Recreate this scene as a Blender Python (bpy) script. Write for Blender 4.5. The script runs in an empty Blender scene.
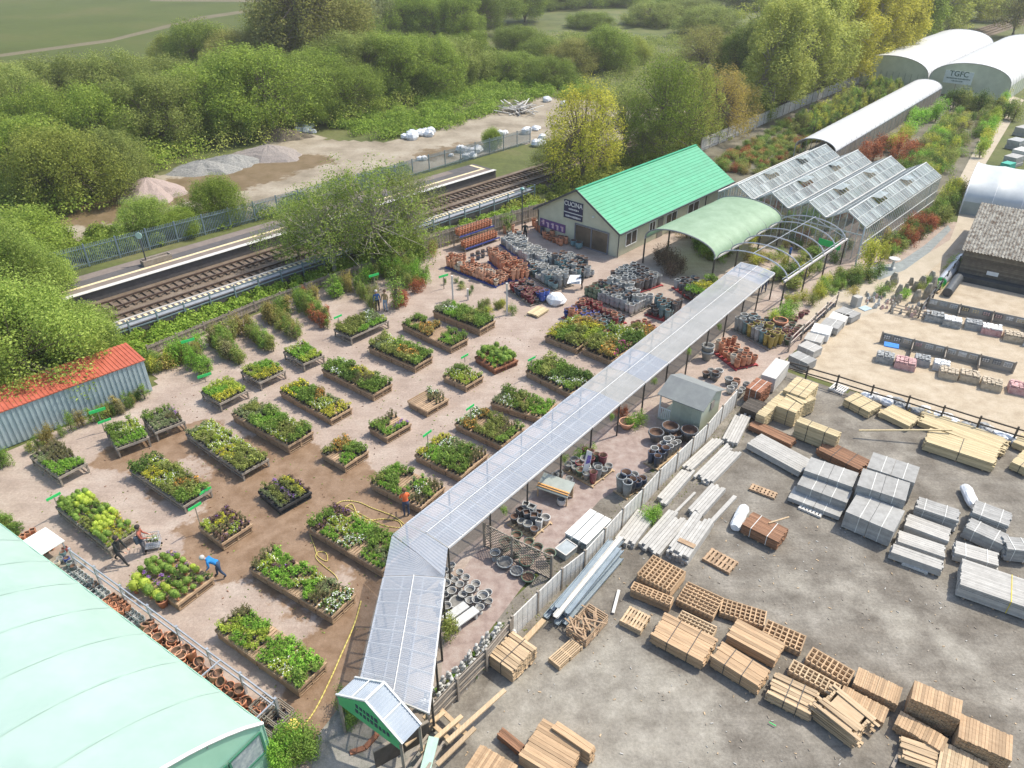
import bpy, math, random
import numpy as np
from mathutils import Vector
rng = np.random.default_rng(11)
R = random.Random(5)
C = bpy.context.scene.collection
PI = math.pi
# ---------------------------------------------------------------- camera geometry
H = 27.5; FL = 735.0; PIT = math.radians(32.5)
cp, sp = math.cos(PIT), math.sin(PIT)
def G(px, py, z=0.0):
    a = (px-512)/FL; b = (384-py)/FL
    dy = cp+b*sp; dz = -sp+b*cp
    t = (z-H)/dz
    return Vector((a*t, dy*t, z))
def az(a): a = math.radians(a); return Vector((math.sin(a), math.cos(a), 0))
# ---------------------------------------------------------------- materials
MATS = {}
def nodes(name):
    m = bpy.data.materials.new(name); m.use_nodes = True
    nt = m.node_tree; return m, nt, nt.nodes['Principled BSDF']
def M(name, c1, c2=None, scale=3.0, rough=.7, metal=0.0, bump=0.0, isl=0.0, obj=0.0, stretch=None, alpha=1.0, detail=5.0, spec=.4, trans=0.0):
    """noise mix of two colours, optional per-island / per-object brightness change"""
    if name in MATS: return MATS[name]
    m, nt, b = nodes(name); N = nt.nodes; L = nt.links
    if c2 is None: c2 = tuple(min(1, x*.82) for x in c1)
    if stretch: co = N.new('ShaderNodeTexCoord').outputs['Object']
    else: co = N.new('ShaderNodeNewGeometry').outputs['Position']
    mp = N.new('ShaderNodeMapping'); L.new(co, mp.inputs[0])
    if stretch: mp.inputs['Scale'].default_value = stretch
    nz = N.new('ShaderNodeTexNoise'); nz.inputs['Scale'].default_value = scale; nz.inputs['Detail'].default_value = detail
    nz.inputs['Roughness'].default_value = .65
    L.new(mp.outputs[0], nz.inputs['Vector'])
    cr = N.new('ShaderNodeValToRGB'); cr.color_ramp.elements[0].position = .34; cr.color_ramp.elements[1].position = .66
    cr.color_ramp.elements[0].color = (*c2, 1); cr.color_ramp.elements[1].color = (*c1, 1)
    L.new(nz.outputs['Fac'], cr.inputs[0]); out = cr.outputs[0]
    for amt, src in ((isl, 'ShaderNodeNewGeometry'), (obj, 'ShaderNodeObjectInfo')):
        if amt:
            g = N.new(src); o = g.outputs['Random Per Island' if src.endswith('Geometry') else 'Random']
            mr = N.new('ShaderNodeMapRange'); mr.inputs[3].default_value = 1-amt; mr.inputs[4].default_value = 1+amt*.6
            L.new(o, mr.inputs[0]); hs = N.new('ShaderNodeHueSaturation'); L.new(mr.outputs[0], hs.inputs['Value']); L.new(out, hs.inputs['Color']); out = hs.outputs[0]
    L.new(out, b.inputs['Base Color'])
    b.inputs['Roughness'].default_value = rough; b.inputs['Metallic'].default_value = metal; b.inputs['Specular IOR Level'].default_value = spec
    if alpha < 1: b.inputs['Alpha'].default_value = alpha
    if bump:
        bp = N.new('ShaderNodeBump'); bp.inputs['Strength'].default_value = bump; bp.inputs['Distance'].default_value = .05
        L.new(nz.outputs['Fac'], bp.inputs['Height']); L.new(bp.outputs[0], b.inputs['Normal'])
    if trans:
        tr = N.new('ShaderNodeBsdfTranslucent'); L.new(out, tr.inputs[0]); mx = N.new('ShaderNodeMixShader'); mx.inputs[0].default_value = trans
        L.new(b.outputs[0], mx.inputs[1]); L.new(tr.outputs[0], mx.inputs[2]); L.new(mx.outputs[0], N['Material Output'].inputs[0])
    MATS[name] = m; return m
def LEAF(name, c1, c2, c3=None):
    """leaf colours vary leaf by leaf and a little from plant to plant"""
    if name in MATS: return MATS[name]
    m, nt, b = nodes(name); N = nt.nodes; L = nt.links
    g = N.new('ShaderNodeNewGeometry'); cr = N.new('ShaderNodeValToRGB')
    e = cr.color_ramp.elements; e[0].color = (*c2, 1); e[1].color = (*c1, 1)
    if c3: k = e.new(.85); k.color = (*c3, 1); e[1].position = .8 if False else 1.0
    L.new(g.outputs['Random Per Island'], cr.inputs[0])
    oi = N.new('ShaderNodeObjectInfo'); mr = N.new('ShaderNodeMapRange'); mr.inputs[3].default_value = .8; mr.inputs[4].default_value = 1.2
    L.new(oi.outputs['Random'], mr.inputs[0])
    nz = N.new('ShaderNodeTexNoise'); nz.inputs['Scale'].default_value = .35; L.new(g.outputs['Position'], nz.inputs['Vector'])
    m2 = N.new('ShaderNodeMath'); m2.operation = 'MULTIPLY_ADD'; L.new(nz.outputs['Fac'], m2.inputs[0]); m2.inputs[1].default_value = .7; m2.inputs[2].default_value = .65
    m3 = N.new('ShaderNodeMath'); m3.operation = 'MULTIPLY'; L.new(mr.outputs[0], m3.inputs[0]); L.new(m2.outputs[0], m3.inputs[1])
    hs = N.new('ShaderNodeHueSaturation'); L.new(m3.outputs[0], hs.inputs['Value']); L.new(cr.outputs[0], hs.inputs['Color'])
    L.new(hs.outputs[0], b.inputs['Base Color']); b.inputs['Roughness'].default_value = .6; b.inputs['Specular IOR Level'].default_value = .1
    tr = N.new('ShaderNodeBsdfTranslucent'); L.new(hs.outputs[0], tr.inputs[0]); mx = N.new('ShaderNodeMixShader'); mx.inputs[0].default_value = .45
    L.new(b.outputs[0], mx.inputs[1]); L.new(tr.outputs[0], mx.inputs[2]); L.new(mx.outputs[0], N['Material Output'].inputs[0])
    MATS[name] = m; return m
# ---------------------------------------------------------------- mesh builder
class MB:
    def __init__(s): s.v = []; s.f = []; s.m = []; s.mi = 0
    def add(s, vs, fs):
        n = len(s.v); s.v += [tuple(v) for v in vs]
        for f in fs: s.f.append(tuple(i+n for i in f)); s.m.append(s.mi)
    def box(s, c, d, rz=0.0):
        x, y, z = d[0]/2, d[1]/2, d[2]/2; ca, sa = math.cos(rz), math.sin(rz); vs = []
        for k in (-z, z):
            for i, j in ((-x, -y), (x, -y), (x, y), (-x, y)): vs.append((c[0]+i*ca-j*sa, c[1]+i*sa+j*ca, c[2]+k))
        s.add(vs, [(0,3,2,1),(4,5,6,7),(0,1,5,4),(1,2,6,5),(2,3,7,6),(3,0,4,7)])
    def beam(s, p, q, w, h, up=(0,0,1)):
        p = Vector(p); q = Vector(q); d = (q-p)
        if d.length < 1e-5: return
        d.normalize(); a = d.cross(Vector(up))
        if a.length < 1e-3: a = Vector((1,0,0))
        a.normalize(); b = a.cross(d); a *= w/2; b *= h/2
        s.add([p-a-b, p+a-b, p+a+b, p-a+b, q-a-b, q+a-b, q+a+b, q-a+b], [(0,1,2,3),(7,6,5,4),(0,4,5,1),(1,5,6,2),(2,6,7,3),(3,7,4,0)])
    def tube(s, p, q, r, r2=None, n=6, cap=True):
        p = Vector(p); q = Vector(q); d = q-p
        if d.length < 1e-5: return
        d.normalize(); a = d.orthogonal().normalized(); b = d.cross(a); r2 = r if r2 is None else r2; vs = []
        for c, rr in ((p, r), (q, r2)):
            for i in range(n): t = 2*PI*i/n; vs.append(c+a*(rr*math.cos(t))+b*(rr*math.sin(t)))
        fs = [(i, (i+1) % n, n+(i+1) % n, n+i) for i in range(n)]
        if cap: fs += [tuple(range(n-1, -1, -1)), tuple(range(n, 2*n))]
        s.add(vs, fs)
    def path(s, pts, r, n=6):
        for a, b in zip(pts[:-1], pts[1:]): s.tube(a, b, r, n=n)
    def lathe(s, prof, c=(0,0,0), n=10):
        vs = []
        for r, z in prof:
            for i in range(n): t = 2*PI*i/n; vs.append((c[0]+r*math.cos(t), c[1]+r*math.sin(t), c[2]+z))
        fs = [(k*n+i, k*n+(i+1) % n, (k+1)*n+(i+1) % n, (k+1)*n+i) for k in range(len(prof)-1) for i in range(n)]
        fs.append(tuple(range(n-1, -1, -1))); fs.append(tuple((len(prof)-1)*n+i for i in range(n)))
        s.add(vs, fs)
    def quad(s, a, b, c, d): s.add([a, b, c, d], [(0,1,2,3)])
    def poly(s, pts): s.add(pts, [tuple(range(len(pts)))])
    def prism(s, pts, off):
        n = len(pts); off = Vector(off); q = [Vector(p)+off for p in pts]
        s.add(list(map(Vector, pts))+q, [tuple(range(n-1,-1,-1)), tuple(range(n, 2*n))]+[(i, (i+1) % n, n+(i+1) % n, n+i) for i in range(n)])
    def build(s, name, mats, parent=None, smooth=False, loc=None, rz=0):
        me = bpy.data.meshes.new(name); me.from_pydata(s.v, [], s.f)
        if not isinstance(mats, (list, tuple)): mats = [mats]
        for m in mats: me.materials.append(m)
        me.polygons.foreach_set('material_index', s.m)
        if smooth: me.polygons.foreach_set('use_smooth', [True]*len(s.f))
        me.update(); o = bpy.data.objects.new(name, me); C.objects.link(o)
        if parent is not None: o.parent = parent
        if loc is not None: o.location = loc
        o.rotation_euler.z = rz
        return o
def tag(o, label=None, cat=None, group=None, kind=None):
    if label: o['label'] = label
    if cat: o['category'] = cat
    if group: o['group'] = group
    if kind: o['kind'] = kind
    return o
def thing(name, label, cat, loc=(0,0,0), rz=0.0, group=None):
    o = bpy.data.objects.new(name, None); C.objects.link(o); o.location = loc; o.rotation_euler.z = rz; o.empty_display_size = .3
    return tag(o, label, cat, group)
def struct(o): o['kind'] = 'structure'; return o
LABELS = {}
class Rect:
    """rectangle on a level z from three picture corners: near C, right R, far-left L; local x runs C->R, y runs C->L"""
    def __init__(s, c, r, l, z):
        c0 = G(*c, z); r0 = G(*r, z)-c0; l0 = G(*l, z)-c0
        if l0.length >= r0.length: v = l0.normalized(); u = Vector((v.y, -v.x, 0))
        else: u = r0.normalized(); v = Vector((-u.y, u.x, 0))
        s.u, s.v = u, v; s.a = max(.15, r0.dot(u)); s.b = max(.15, l0.dot(v)); s.c0 = Vector((c0.x, c0.y, 0)); s.z = z
        s.rz = math.atan2(u.y, u.x); s.mid = s.c0+u*s.a/2+v*s.b/2
    def at(s, x, y, z=0): return s.c0+s.u*x+s.v*y+Vector((0,0,z))
# ---------------------------------------------------------------- palette
wood_new = M('new_timber', (.50,.345,.205), (.39,.255,.145), 5, .75, isl=.3, stretch=(3,.35,3), bump=.2)
wood_tan = M('tan_timber', (.55,.41,.26), (.43,.31,.185), 5, .75, isl=.28, stretch=(3,.35,3), bump=.2)
wood_yel = M('treated_timber', (.58,.48,.29), (.47,.37,.21), 5, .75, isl=.22, stretch=(3,.35,3), bump=.2)
wood_brn = M('brown_timber', (.30,.16,.09), (.2,.10,.055), 5, .8, isl=.35, stretch=(3,.35,3), bump=.2)
wood_pal = M('pallet_wood', (.45,.32,.2), (.32,.21,.13), 4, .8, isl=.3, bump=.2)
wood_grey = M('weathered_wood', (.33,.29,.24), (.24,.2,.16), 4, .85, isl=.25, bump=.2)
wood_dark = M('dark_stained_wood', (.10,.085,.07), (.06,.05,.04), 3, .8, isl=.3, bump=.2)
wood_red = M('red_brown_wood', (.36,.16,.09), (.26,.11,.06), 4, .8, isl=.3)
conc = M('grey_concrete', (.39,.385,.365), (.29,.285,.27), 3, .8, isl=.14, bump=.1)
conc_l = M('pale_concrete', (.47,.455,.42), (.38,.365,.335), 3, .8, isl=.14, bump=.1)
steel = M('galvanised_steel', (.55,.57,.6), (.42,.44,.47), 3, .4, metal=.5, isl=.1)
dsteel = M('dark_steel', (.10,.11,.12), (.07,.075,.08), 3, .5, metal=.3)
white = M('white_paint', (.80,.80,.78), (.7,.7,.68), 2, .5)
offw = M('off_white', (.62,.60,.56), (.52,.5,.46), 2, .6, isl=.15)
blackp = M('black_plastic', (.03,.03,.032), (.022,.022,.022), 3, .5)
terra = M('terracotta', (.62,.27,.15), (.5,.2,.11), 6, .8, isl=0, obj=.3)
terra_l = M('pale_terracotta', (.68,.38,.25), (.56,.28,.17), 6, .8, obj=.3)
mud = M('pot_inside', (.17,.10,.07), (.1,.06,.04), 4, .9)
green_s = M('bright_green_sign', (.05,.62,.16), (.04,.52,.13), 2, .5)
film = M('plastic_film', (.75,.77,.78), (.6,.62,.64), 5, .3, bump=.4)
# ---------------------------------------------------------------- world, sun, camera
SAZ, SEL = 64.0, 56.0
sc = bpy.context.scene
w = bpy.data.worlds.new('World'); sc.world = w; w.use_nodes = True
nt = w.node_tree; bg = nt.nodes['Background']; sky = nt.nodes.new('ShaderNodeTexSky'); sky.sky_type = 'NISHITA'; sky.sun_disc = False
sky.sun_elevation = math.radians(SEL); sky.sun_rotation = math.radians(SAZ); sky.dust_density = 2.0; sky.air_density = 1.2
nt.links.new(sky.outputs[0], bg.inputs[0]); bg.inputs[1].default_value = .15
sl = bpy.data.lights.new('sun', 'SUN'); sl.energy = 3.2; sl.angle = math.radians(.6); sl.color = (1, .93, .80)
so = bpy.data.objects.new('sun', sl); C.objects.link(so); so.location = (40, 20, 60)
sd = az(SAZ)*math.cos(math.radians(SEL)); sd.z = math.sin(math.radians(SEL))
so.rotation_euler = sd.to_track_quat('Z', 'Y').to_euler()
cam = bpy.data.cameras.new('camera'); co = bpy.data.objects.new('camera', cam); C.objects.link(co); sc.camera = co
co.location = (0, 0, H); co.rotation_euler = (PI/2-PIT, 0, 0); cam.sensor_width = 36; cam.lens = 36*FL/1024; cam.clip_end = 5000; cam.clip_start = .1
sc.view_settings.view_transform = 'Standard'; sc.view_settings.look = 'None'; sc.view_settings.gamma = 1; sc.view_settings.exposure = .62
sc.render.resolution_x = 1024; sc.render.resolution_y = 768
# ---------------------------------------------------------------- ground
def inpoly(x, y, P):
    n = len(P); c = False; j = n-1
    for i in range(n):
        if (P[i].y > y) != (P[j].y > y) and x < (P[j].x-P[i].x)*(y-P[i].y)/(P[j].y-P[i].y)+P[i].x: c = not c
        j = i
    return c
def sheet(name, pts, z, mat, px=True):
    mb = MB(); P = [G(*p) for p in pts] if px else [Vector((p[0], p[1], 0)) for p in pts]
    mb.poly([(p.x, p.y, z) for p in P]); o = mb.build(name, mat)
    me = o.data
    if me.polygons[0].normal.z < 0: me.flip_normals()
    return struct(o)
def ground_mat(name, cols, scale, mask=None, maskcol=None, fine=.5, rough=.9, bumps=.3, spec=.3, soft=.12, streak=None):
    """three-scale ground: big mottling, middle blotches, fine grain; mask attribute paints stains"""
    m, nt, b = nodes(name); N = nt.nodes; L = nt.links
    pos = N.new('ShaderNodeNewGeometry').outputs['Position']
    def noise(s, d=6, r=.6):
        n = N.new('ShaderNodeTexNoise'); n.inputs['Scale'].default_value = s; n.inputs['Detail'].default_value = d; n.inputs['Roughness'].default_value = r
        L.new(pos, n.inputs['Vector']); return n.outputs['Fac']
    def ramp(f, stops):
        c = N.new('ShaderNodeValToRGB'); e = c.color_ramp.elements
        e[0].position = stops[0][0]; e[0].color = (*stops[0][1], 1); e[1].position = stops[-1][0]; e[1].color = (*stops[-1][1], 1)
        for p, k in stops[1:-1]: x = e.new(p); x.color = (*k, 1)
        L.new(f, c.inputs[0]); return c.outputs[0]
    def mix(f, a, bb, mode='MIX'):
        x = N.new('ShaderNodeMix'); x.data_type = 'RGBA'; x.blend_type = mode
        if isinstance(f, float): x.inputs[0].default_value = f
        else: L.new(f, x.inputs[0])
        L.new(a, x.inputs[6]); 
        if isinstance(bb, tuple): x.inputs[7].default_value = (*bb, 1)
        else: L.new(bb, x.inputs[7])
        return x.outputs[2]
    n = len(cols); out = ramp(noise(scale), [(.3+.4*i/(n-1), c) for i, c in enumerate(cols)])
    gr = ramp(noise(scale*14, 4, .75), [(.25, (1-fine,)*3), (.75, (1+fine*.25,)*3)])
    out = mix(.75, out, gr, 'MULTIPLY')
    if streak:
        mp = N.new('ShaderNodeMapping'); L.new(pos, mp.inputs[0]); mp.inputs['Rotation'].default_value = (0,0,math.radians(streak[0])); mp.inputs['Scale'].default_value = (.12,1.5,1)
        n_ = N.new('ShaderNodeTexNoise'); n_.inputs['Scale'].default_value = streak[1]; n_.inputs['Detail'].default_value = 7; n_.inputs['Roughness'].default_value = .7; L.new(mp.outputs[0], n_.inputs['Vector'])
        out = mix(streak[2], out, ramp(n_.outputs['Fac'], [(.36, (.6,.59,.57)), (.5, (.95,.95,.94)), (.66, (1.3,1.28,1.24))]), 'MULTIPLY')
    rr = None
    if mask:
        at = N.new('ShaderNodeAttribute'); at.attribute_name = mask
        a = N.new('ShaderNodeMath'); a.operation = 'MULTIPLY_ADD'; L.new(noise(.55, 9, .68), a.inputs[0]); a.inputs[1].default_value = 1.7; 
        s2 = N.new('ShaderNodeMath'); s2.operation = 'SUBTRACT'; L.new(at.outputs['Fac'], s2.inputs[0]); s2.inputs[1].default_value = 1.35; L.new(s2.outputs[0], a.inputs[2])
        mr = N.new('ShaderNodeMapRange'); mr.inputs[1].default_value = 0; mr.inputs[2].default_value = soft; L.new(a.outputs[0], mr.inputs[0])
        wet = ramp(noise(scale*2.5), [(.35, maskcol[0]), (.65, maskcol[1])]); wet = mix(.5, wet, gr, 'MULTIPLY')
        out = mix(mr.outputs[0], out, wet)
        r2 = N.new('ShaderNodeMapRange'); r2.inputs[3].default_value = rough; r2.inputs[4].default_value = rough-.28; L.new(mr.outputs[0], r2.inputs[0]); rr = r2.outputs[0]
    L.new(out, b.inputs['Base Color']); b.inputs['Specular IOR Level'].default_value = spec
    if rr: L.new(rr, b.inputs['Roughness'])
    else: b.inputs['Roughness'].default_value = rough
    bp = N.new('ShaderNodeBump'); bp.inputs['Strength'].default_value = bumps; bp.inputs['Distance'].default_value = .04
    L.new(noise(scale*22, 3, .7), bp.inputs['Height']); L.new(bp.outputs[0], b.inputs['Normal'])
    return m
def grid_sheet(name, pts, z, mat, attr, blobs, cell=.5, A=41.0):
    P = [G(*p) for p in pts]; u = az(A); v = az(A-90)
    us = [p.dot(u) for p in P]; vs = [p.dot(v) for p in P]; idx = {}; V = []; F = []; val = []
    B = [(G(x, y), r, s) for x, y, r, s in blobs]
    def vert(i, j):
        if (i, j) in idx: return idx[i, j]
        p = u*(min(us)+i*cell)+v*(min(vs)+j*cell); p.z = z; idx[i, j] = len(V); V.append(p)
        t = 0.0
        for c, r, s in B:
            d = (Vector((p.x, p.y, 0))-c).length/r
            if d < 2: t += s*math.exp(-d*d*1.2)
        val.append(max(-1, min(1.0, t))); return idx[i, j]
    for i in range(int((max(us)-min(us))/cell)+1):
        for j in range(int((max(vs)-min(vs))/cell)+1):
            c = u*(min(us)+(i+.5)*cell)+v*(min(vs)+(j+.5)*cell)
            if inpoly(c.x, c.y, P): F.append((vert(i,j), vert(i+1,j), vert(i+1,j+1), vert(i,j+1)))
    me = bpy.data.meshes.new(name); me.from_pydata(V, [], F); me.materials.append(mat)
    a = me.attributes.new(attr, 'FLOAT', 'POINT'); a.data.foreach_set('value', val); me.update()
    o = bpy.data.objects.new(name, me); C.objects.link(o); return struct(o)
g_scrub = ground_mat('scrub_ground', [(.07,.085,.025), (.12,.14,.04), (.17,.16,.07)], .12, fine=.5)
sheet('ground', [(-2000,-300), (2000,-300), (2000,2500), (-2000,2500)], -.03, g_scrub, px=False)
g_field = ground_mat('field_grass', [(.062,.080,.010), (.075,.098,.012), (.10,.105,.022)], .03, fine=.25)
sheet('field', [(-400,95), (0,72), (120,62), (220,52), (300,42), (470,20), (560,-2), (520,-40), (-600,-40)], -.015, g_field)
for i, ps in enumerate([[(-60,63), (0,57), (110,42), (200,20), (300,4), (300,2), (200,16.5), (110,39), (0,54), (-60,60)], [(150,1.2), (250,2), (400,9), (520,-1), (520,-8), (300,-9), (150,-6)]]):
    sheet('field_track', ps, -.010, ground_mat('field_track_soil', [(.15,.13,.07), (.2,.17,.1)], .1))
g_rough = ground_mat('rough_grass', [(.085,.12,.03), (.14,.16,.05), (.2,.19,.08)], .15, fine=.5)
sheet('meadow', [(440,70), (520,45), (600,5), (720,0), (800,30), (760,70), (700,100), (600,105), (500,120)], -.008, g_rough)
g_dirt = ground_mat('compound_dirt', [(.2,.165,.115), (.33,.28,.21), (.42,.37,.29)], .2, mask='damp', maskcol=((.15,.105,.05), (.21,.15,.085)), fine=.35)
grid_sheet('dirt_compound', [(58,222), (110,190), (140,178), (190,170), (240,158), (290,128), (330,140), (390,142), (430,130), (490,112), (545,96), (620,105), (700,112), (640,140), (540,140), (430,168), (330,198), (250,218), (190,235), (110,243), (62,240)], -.004, g_dirt, 'damp',
           [(270,165,6,1.0), (230,175,7,1.0), (200,188,5,.9), (130,205,6,.9), (80,215,5,.9), (430,155,5,.8), (470,145,4,.6), (320,160,4,.6)], .9)
g_yard = ground_mat('yard_tarmac', [(.335,.26,.213), (.41,.325,.27), (.475,.395,.335)], .5, mask='wet', maskcol=((.205,.128,.075), (.30,.205,.135)), fine=.45, streak=(48,2.0,.2))
YARD = [(-120,510), (0,455), (157,385), (150,356), (330,284), (440,247), (545,216), (600,200), (700,220), (770,250), (880,215), (985,225), (830,325), (745,392), (700,430), (600,495), (520,585), (430,700), (380,800), (-120,800)]
grid_sheet('yard', YARD, .004, g_yard, 'wet',
           [(275,475,3,1.1), (255,455,2.5,.9), (300,520,3,1.2), (330,495,3.2,1.2), (365,520,2.4,1.2), (400,540,2.2,1), (235,520,2.2,1), (215,545,2,.8), (330,560,1.5,.7), (180,440,2,.8), (130,450,1.5,.9), (160,490,1.5,.8),
            (235,555,2.5,.8), (360,620,1.6,1.2), (350,660,1.6,1.2), (335,690,1.6,1.2), (320,720,1.8,1.2), (380,590,1.6,1.1), (200,430,2,.6), (290,455,2,.5), (250,490,2,.8), (345,480,1.6,.6), (290,600,1.8,.5), (310,640,1.6,.35), (265,590,1,.4),
            (150,460,2,.6), (110,460,1.5,.7), (205,470,2,.35), (390,520,1.5,.7), (170,520,1.6,.3), (375,640,2,1.0)], .35)
g_pav = ground_mat('block_paving', [(.27,.20,.175), (.36,.28,.245), (.43,.36,.32)], 2.2, fine=.4)
sheet('paved_display', [(428,700), (445,600), (470,560), (560,470), (600,430), (652,405), (660,440), (700,440), (600,500), (520,590), (445,690)], .009, g_pav)
g_walk = ground_mat('walkway_slabs', [(.24,.195,.155), (.34,.29,.24)], .5, fine=.35)
sheet('walkway', [(352,700), (384,570), (410,540), (590,395), (745,275), (790,275), (700,355), (600,430), (500,520), (452,560), (440,690), (425,720), (400,745)], .014, g_walk)
g_setts = ground_mat('entrance_setts', [(.2,.2,.16), (.33,.31,.27), (.42,.38,.33)], 1.6, fine=.55)
sheet('entrance_paving', [(305,800), (318,735), (345,700), (405,742), (440,715), (440,800)], .019, g_setts)
g_mat = ground_mat('merchant_yard_ground', [(.14,.122,.10), (.2,.178,.148), (.262,.238,.20), (.34,.31,.265)], .55, mask='dust', maskcol=((.32,.295,.24), (.45,.42,.355)), fine=.6, soft=1.1, streak=(32,1.1,.35))
grid_sheet('merchant_yard', [(745,392), (772,368), (1100,470), (1100,900), (380,900), (430,702), (520,590), (600,500), (700,440)], .006, g_mat, 'dust',
           [(600,690,3,1.1), (560,730,2.5,1), (500,700,1.5,.8), (650,720,2.5,.9), (700,700,1.5,.6), (620,660,1.5,.8), (560,690,2,.8), (820,600,2.5,.5), (900,620,2.5,.55), (960,650,2.5,.6), (780,570,2,.5), (860,570,2,.35), (990,700,1.5,.5), (850,420,2.5,.6), (820,440,2,.6), (900,450,2,.5), (980,480,2,.3), (600,760,2.5,.9), (700,760,2,.8), (640,600,1,.4), (480,740,1,.6), (760,600,1.2,.35)], .5)
g_gravel = ground_mat('golden_gravel', [(.40,.32,.225), (.49,.405,.295), (.56,.475,.36)], .9, fine=.45, streak=(30,2.2,.12))
sheet('gravel_yard', [(780,366), (845,310), (870,296), (985,225), (1150,230), (1150,500), (1024,447)], .011, g_gravel)
sheet('gravel_path', [(800,318), (840,285), (868,262), (905,268), (950,240), (957,222), (960,205), (948,200), (985,130), (1010,95), (1024,100), (1000,140), (970,190), (985,225), (968,235), (940,262), (905,292), (880,310), (830,330)], .016, ground_mat('path_gravel', [(.42,.36,.27), (.52,.45,.35)], .8, fine=.3))
g_dark = ground_mat('dark_garden_ground', [(.10,.09,.06), (.17,.155,.11), (.24,.22,.17)], .35, fine=.5)  # the ground's own dark colour: mulch, matting and gravel
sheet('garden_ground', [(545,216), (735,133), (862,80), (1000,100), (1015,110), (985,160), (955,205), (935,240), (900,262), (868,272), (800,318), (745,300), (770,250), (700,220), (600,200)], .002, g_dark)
sheet('stone_setts', [(870,268), (900,262), (925,245), (948,225), (951,230), (930,252), (905,270), (880,280), (868,276)], .021, ground_mat('blue_slate_chippings', [(.22,.24,.24), (.33,.36,.35)], 2, fine=.4))
g_weed = LEAF('verge_grass', (.25,.27,.06), (.11,.15,.03))
# ---------------------------------------------------------------- railway
RU, RV = az(43.6), az(-46.4)
def RP(u, v, z=0): p = RU*u+RV*v; return Vector((p.x, p.y, z))
def strip(name, u0, u1, v0, v1, z, mat):
    mb = MB(); mb.quad(RP(u0,v1,z), RP(u0,v0,z), RP(u1,v0,z), RP(u1,v1,z)); return struct(mb.build(name, mat))
ballast = ground_mat('ballast', [(.13,.095,.065), (.2,.155,.115), (.25,.2,.155)], .7, fine=.5)
strip('trackbed', -60, 330, 56.9, 64.2, .01, ballast)
tar = M('platform_tarmac', (.115,.105,.105), (.085,.08,.08), 1.5, .9, bump=.2)
tarb = M('platform_paving', (.22,.18,.155), (.17,.14,.12), 1.5, .9, bump=.2)
cream = M('platform_edge_paint', (.74,.62,.38), (.62,.5,.3), 2, .7)
def boxrv(mb, u0, u1, v0, v1, z0, z1): mb.prism([RP(u0,v0,z0), RP(u1,v0,z0), RP(u1,v1,z0), RP(u0,v1,z0)], (0,0,z1-z0))
fp = thing('railway_platform', 'far railway platform with dark surface, cream line and white edge before the palisade fence', 'platform')
mb = MB(); boxrv(mb, -60, 64.5, 64.2, 68.2, 0, .95); mb.build('platform_body', tar, fp)
mb = MB(); boxrv(mb, -60, 64.5, 64.05, 64.6, .955, .99); mb.build('coping', offw, fp)
mb = MB(); boxrv(mb, -60, 64.0, 65.5, 65.85, .952, .962); boxrv(mb, 63.6, 64.0, 65.85, 68, .952, .962); mb.build('safety_line', cream, fp)
mb = MB(); boxrv(mb, -60, 64.0, 64.6, 65.5, .952, .958); boxrv(mb, -60, 60, 67.0, 68.15, .952, .957); mb.build('paving_band', tarb, fp)
npf = thing('railway_platform', 'near railway platform with dotted yellow edge strip above the grass bank', 'platform')
mb = MB(); boxrv(mb, -60, 62, 55.6, 57.1, 0, .95); mb.build('platform_body', tar, npf)
mb = MB(); boxrv(mb, -60, 62, 56.95, 57.2, .955, .98); mb.build('coping', M('pale_coping', (.45,.43,.4), (.36,.34,.31), 2, .8), npf)
mb = MB()
for i in range(190): u = -35+i*.5; boxrv(mb, u, u+.26, 56.45, 56.9, .953, .97)
mb.build('tactile_strip', cream, npf)
mb = MB(); boxrv(mb, -60, 62, 55.75, 56.2, .952, .96); mb.build('paving_band', M('blue_grey_paving', (.3,.32,.35), (.22,.24,.27), 2, .8), npf)
railm = M('rail_steel', (.15,.10,.075), (.1,.068,.05), 2, .5, metal=.3)
slp = M('sleeper_timber', (.17,.128,.094), (.13,.095,.07), 2, .9, isl=.2)
for tl, va, vb in (('railway track beside the far platform, with rusty steel rails on sleepers', 62.9, 61.4), ('railway track beside the near platform, with rusty steel rails on sleepers', 59.7, 58.2)):
    t = thing('railway_track', tl, 'railway track')
    for vv in (va, vb): mb = MB(); mb.beam(RP(-60,vv,.24), RP(330,vv,.24), .13, .16); mb.build('rail', railm, t)
    mb = MB()
    for i in range(330):
        u = -20+i*.7; m_ = (va+vb)/2; mb.beam(RP(u,m_-1.1,.09), RP(u,m_+1.1,.09), .25, .14)
    o = mb.build('sleeper', slp, t); o['kind'] = 'stuff'
# bench planter and post on the far platform
t = thing('platform_planter', 'long dark planter box with green plants on the far platform', 'planter', G(157,262,.95), math.radians(46))
mb = MB()
for s in (-1, 1): mb.box((0,s*.35,.25), (2.6,.06,.5)); mb.box((s*1.27,0,.25), (.06,.64,.5))
mb.box((0,0,.2), (2.48,.64,.3)); mb.build('box', wood_grey, t)
t = thing('platform_sign_post', 'slim dark post with a small white and green round sign beside the platform planter', 'sign', G(147,264,.95))
mb = MB(); mb.tube((0,0,0), (0,0,2.6), .06); mb.build('post', dsteel, t)
mb = MB(); mb.tube((0,-.08,2.7), (0,-.03,2.7), .3, n=12); mb.build('sign_face', M('pale_green_sign', (.5,.7,.6), rough=.4), t)
def lamp_post(px, py, h, label):
    t = thing('lamp_post', label, 'lamp post', G(px, py))
    mb = MB(); mb.tube((0,0,0), (0,0,h), .07, .045, 8); mb.build('pole', dsteel, t)
    mb = MB(); mb.lathe([(.05,0), (.22,.06), (.22,.16), (.08,.26)], (0,0,h), 10); mb.build('lamp_head', M('lamp_teal', (.12,.3,.28), rough=.4), t)
lamp_post(522, 232, 4.4, 'slim dark lamp post by the left corner of the green roofed shop')
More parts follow.
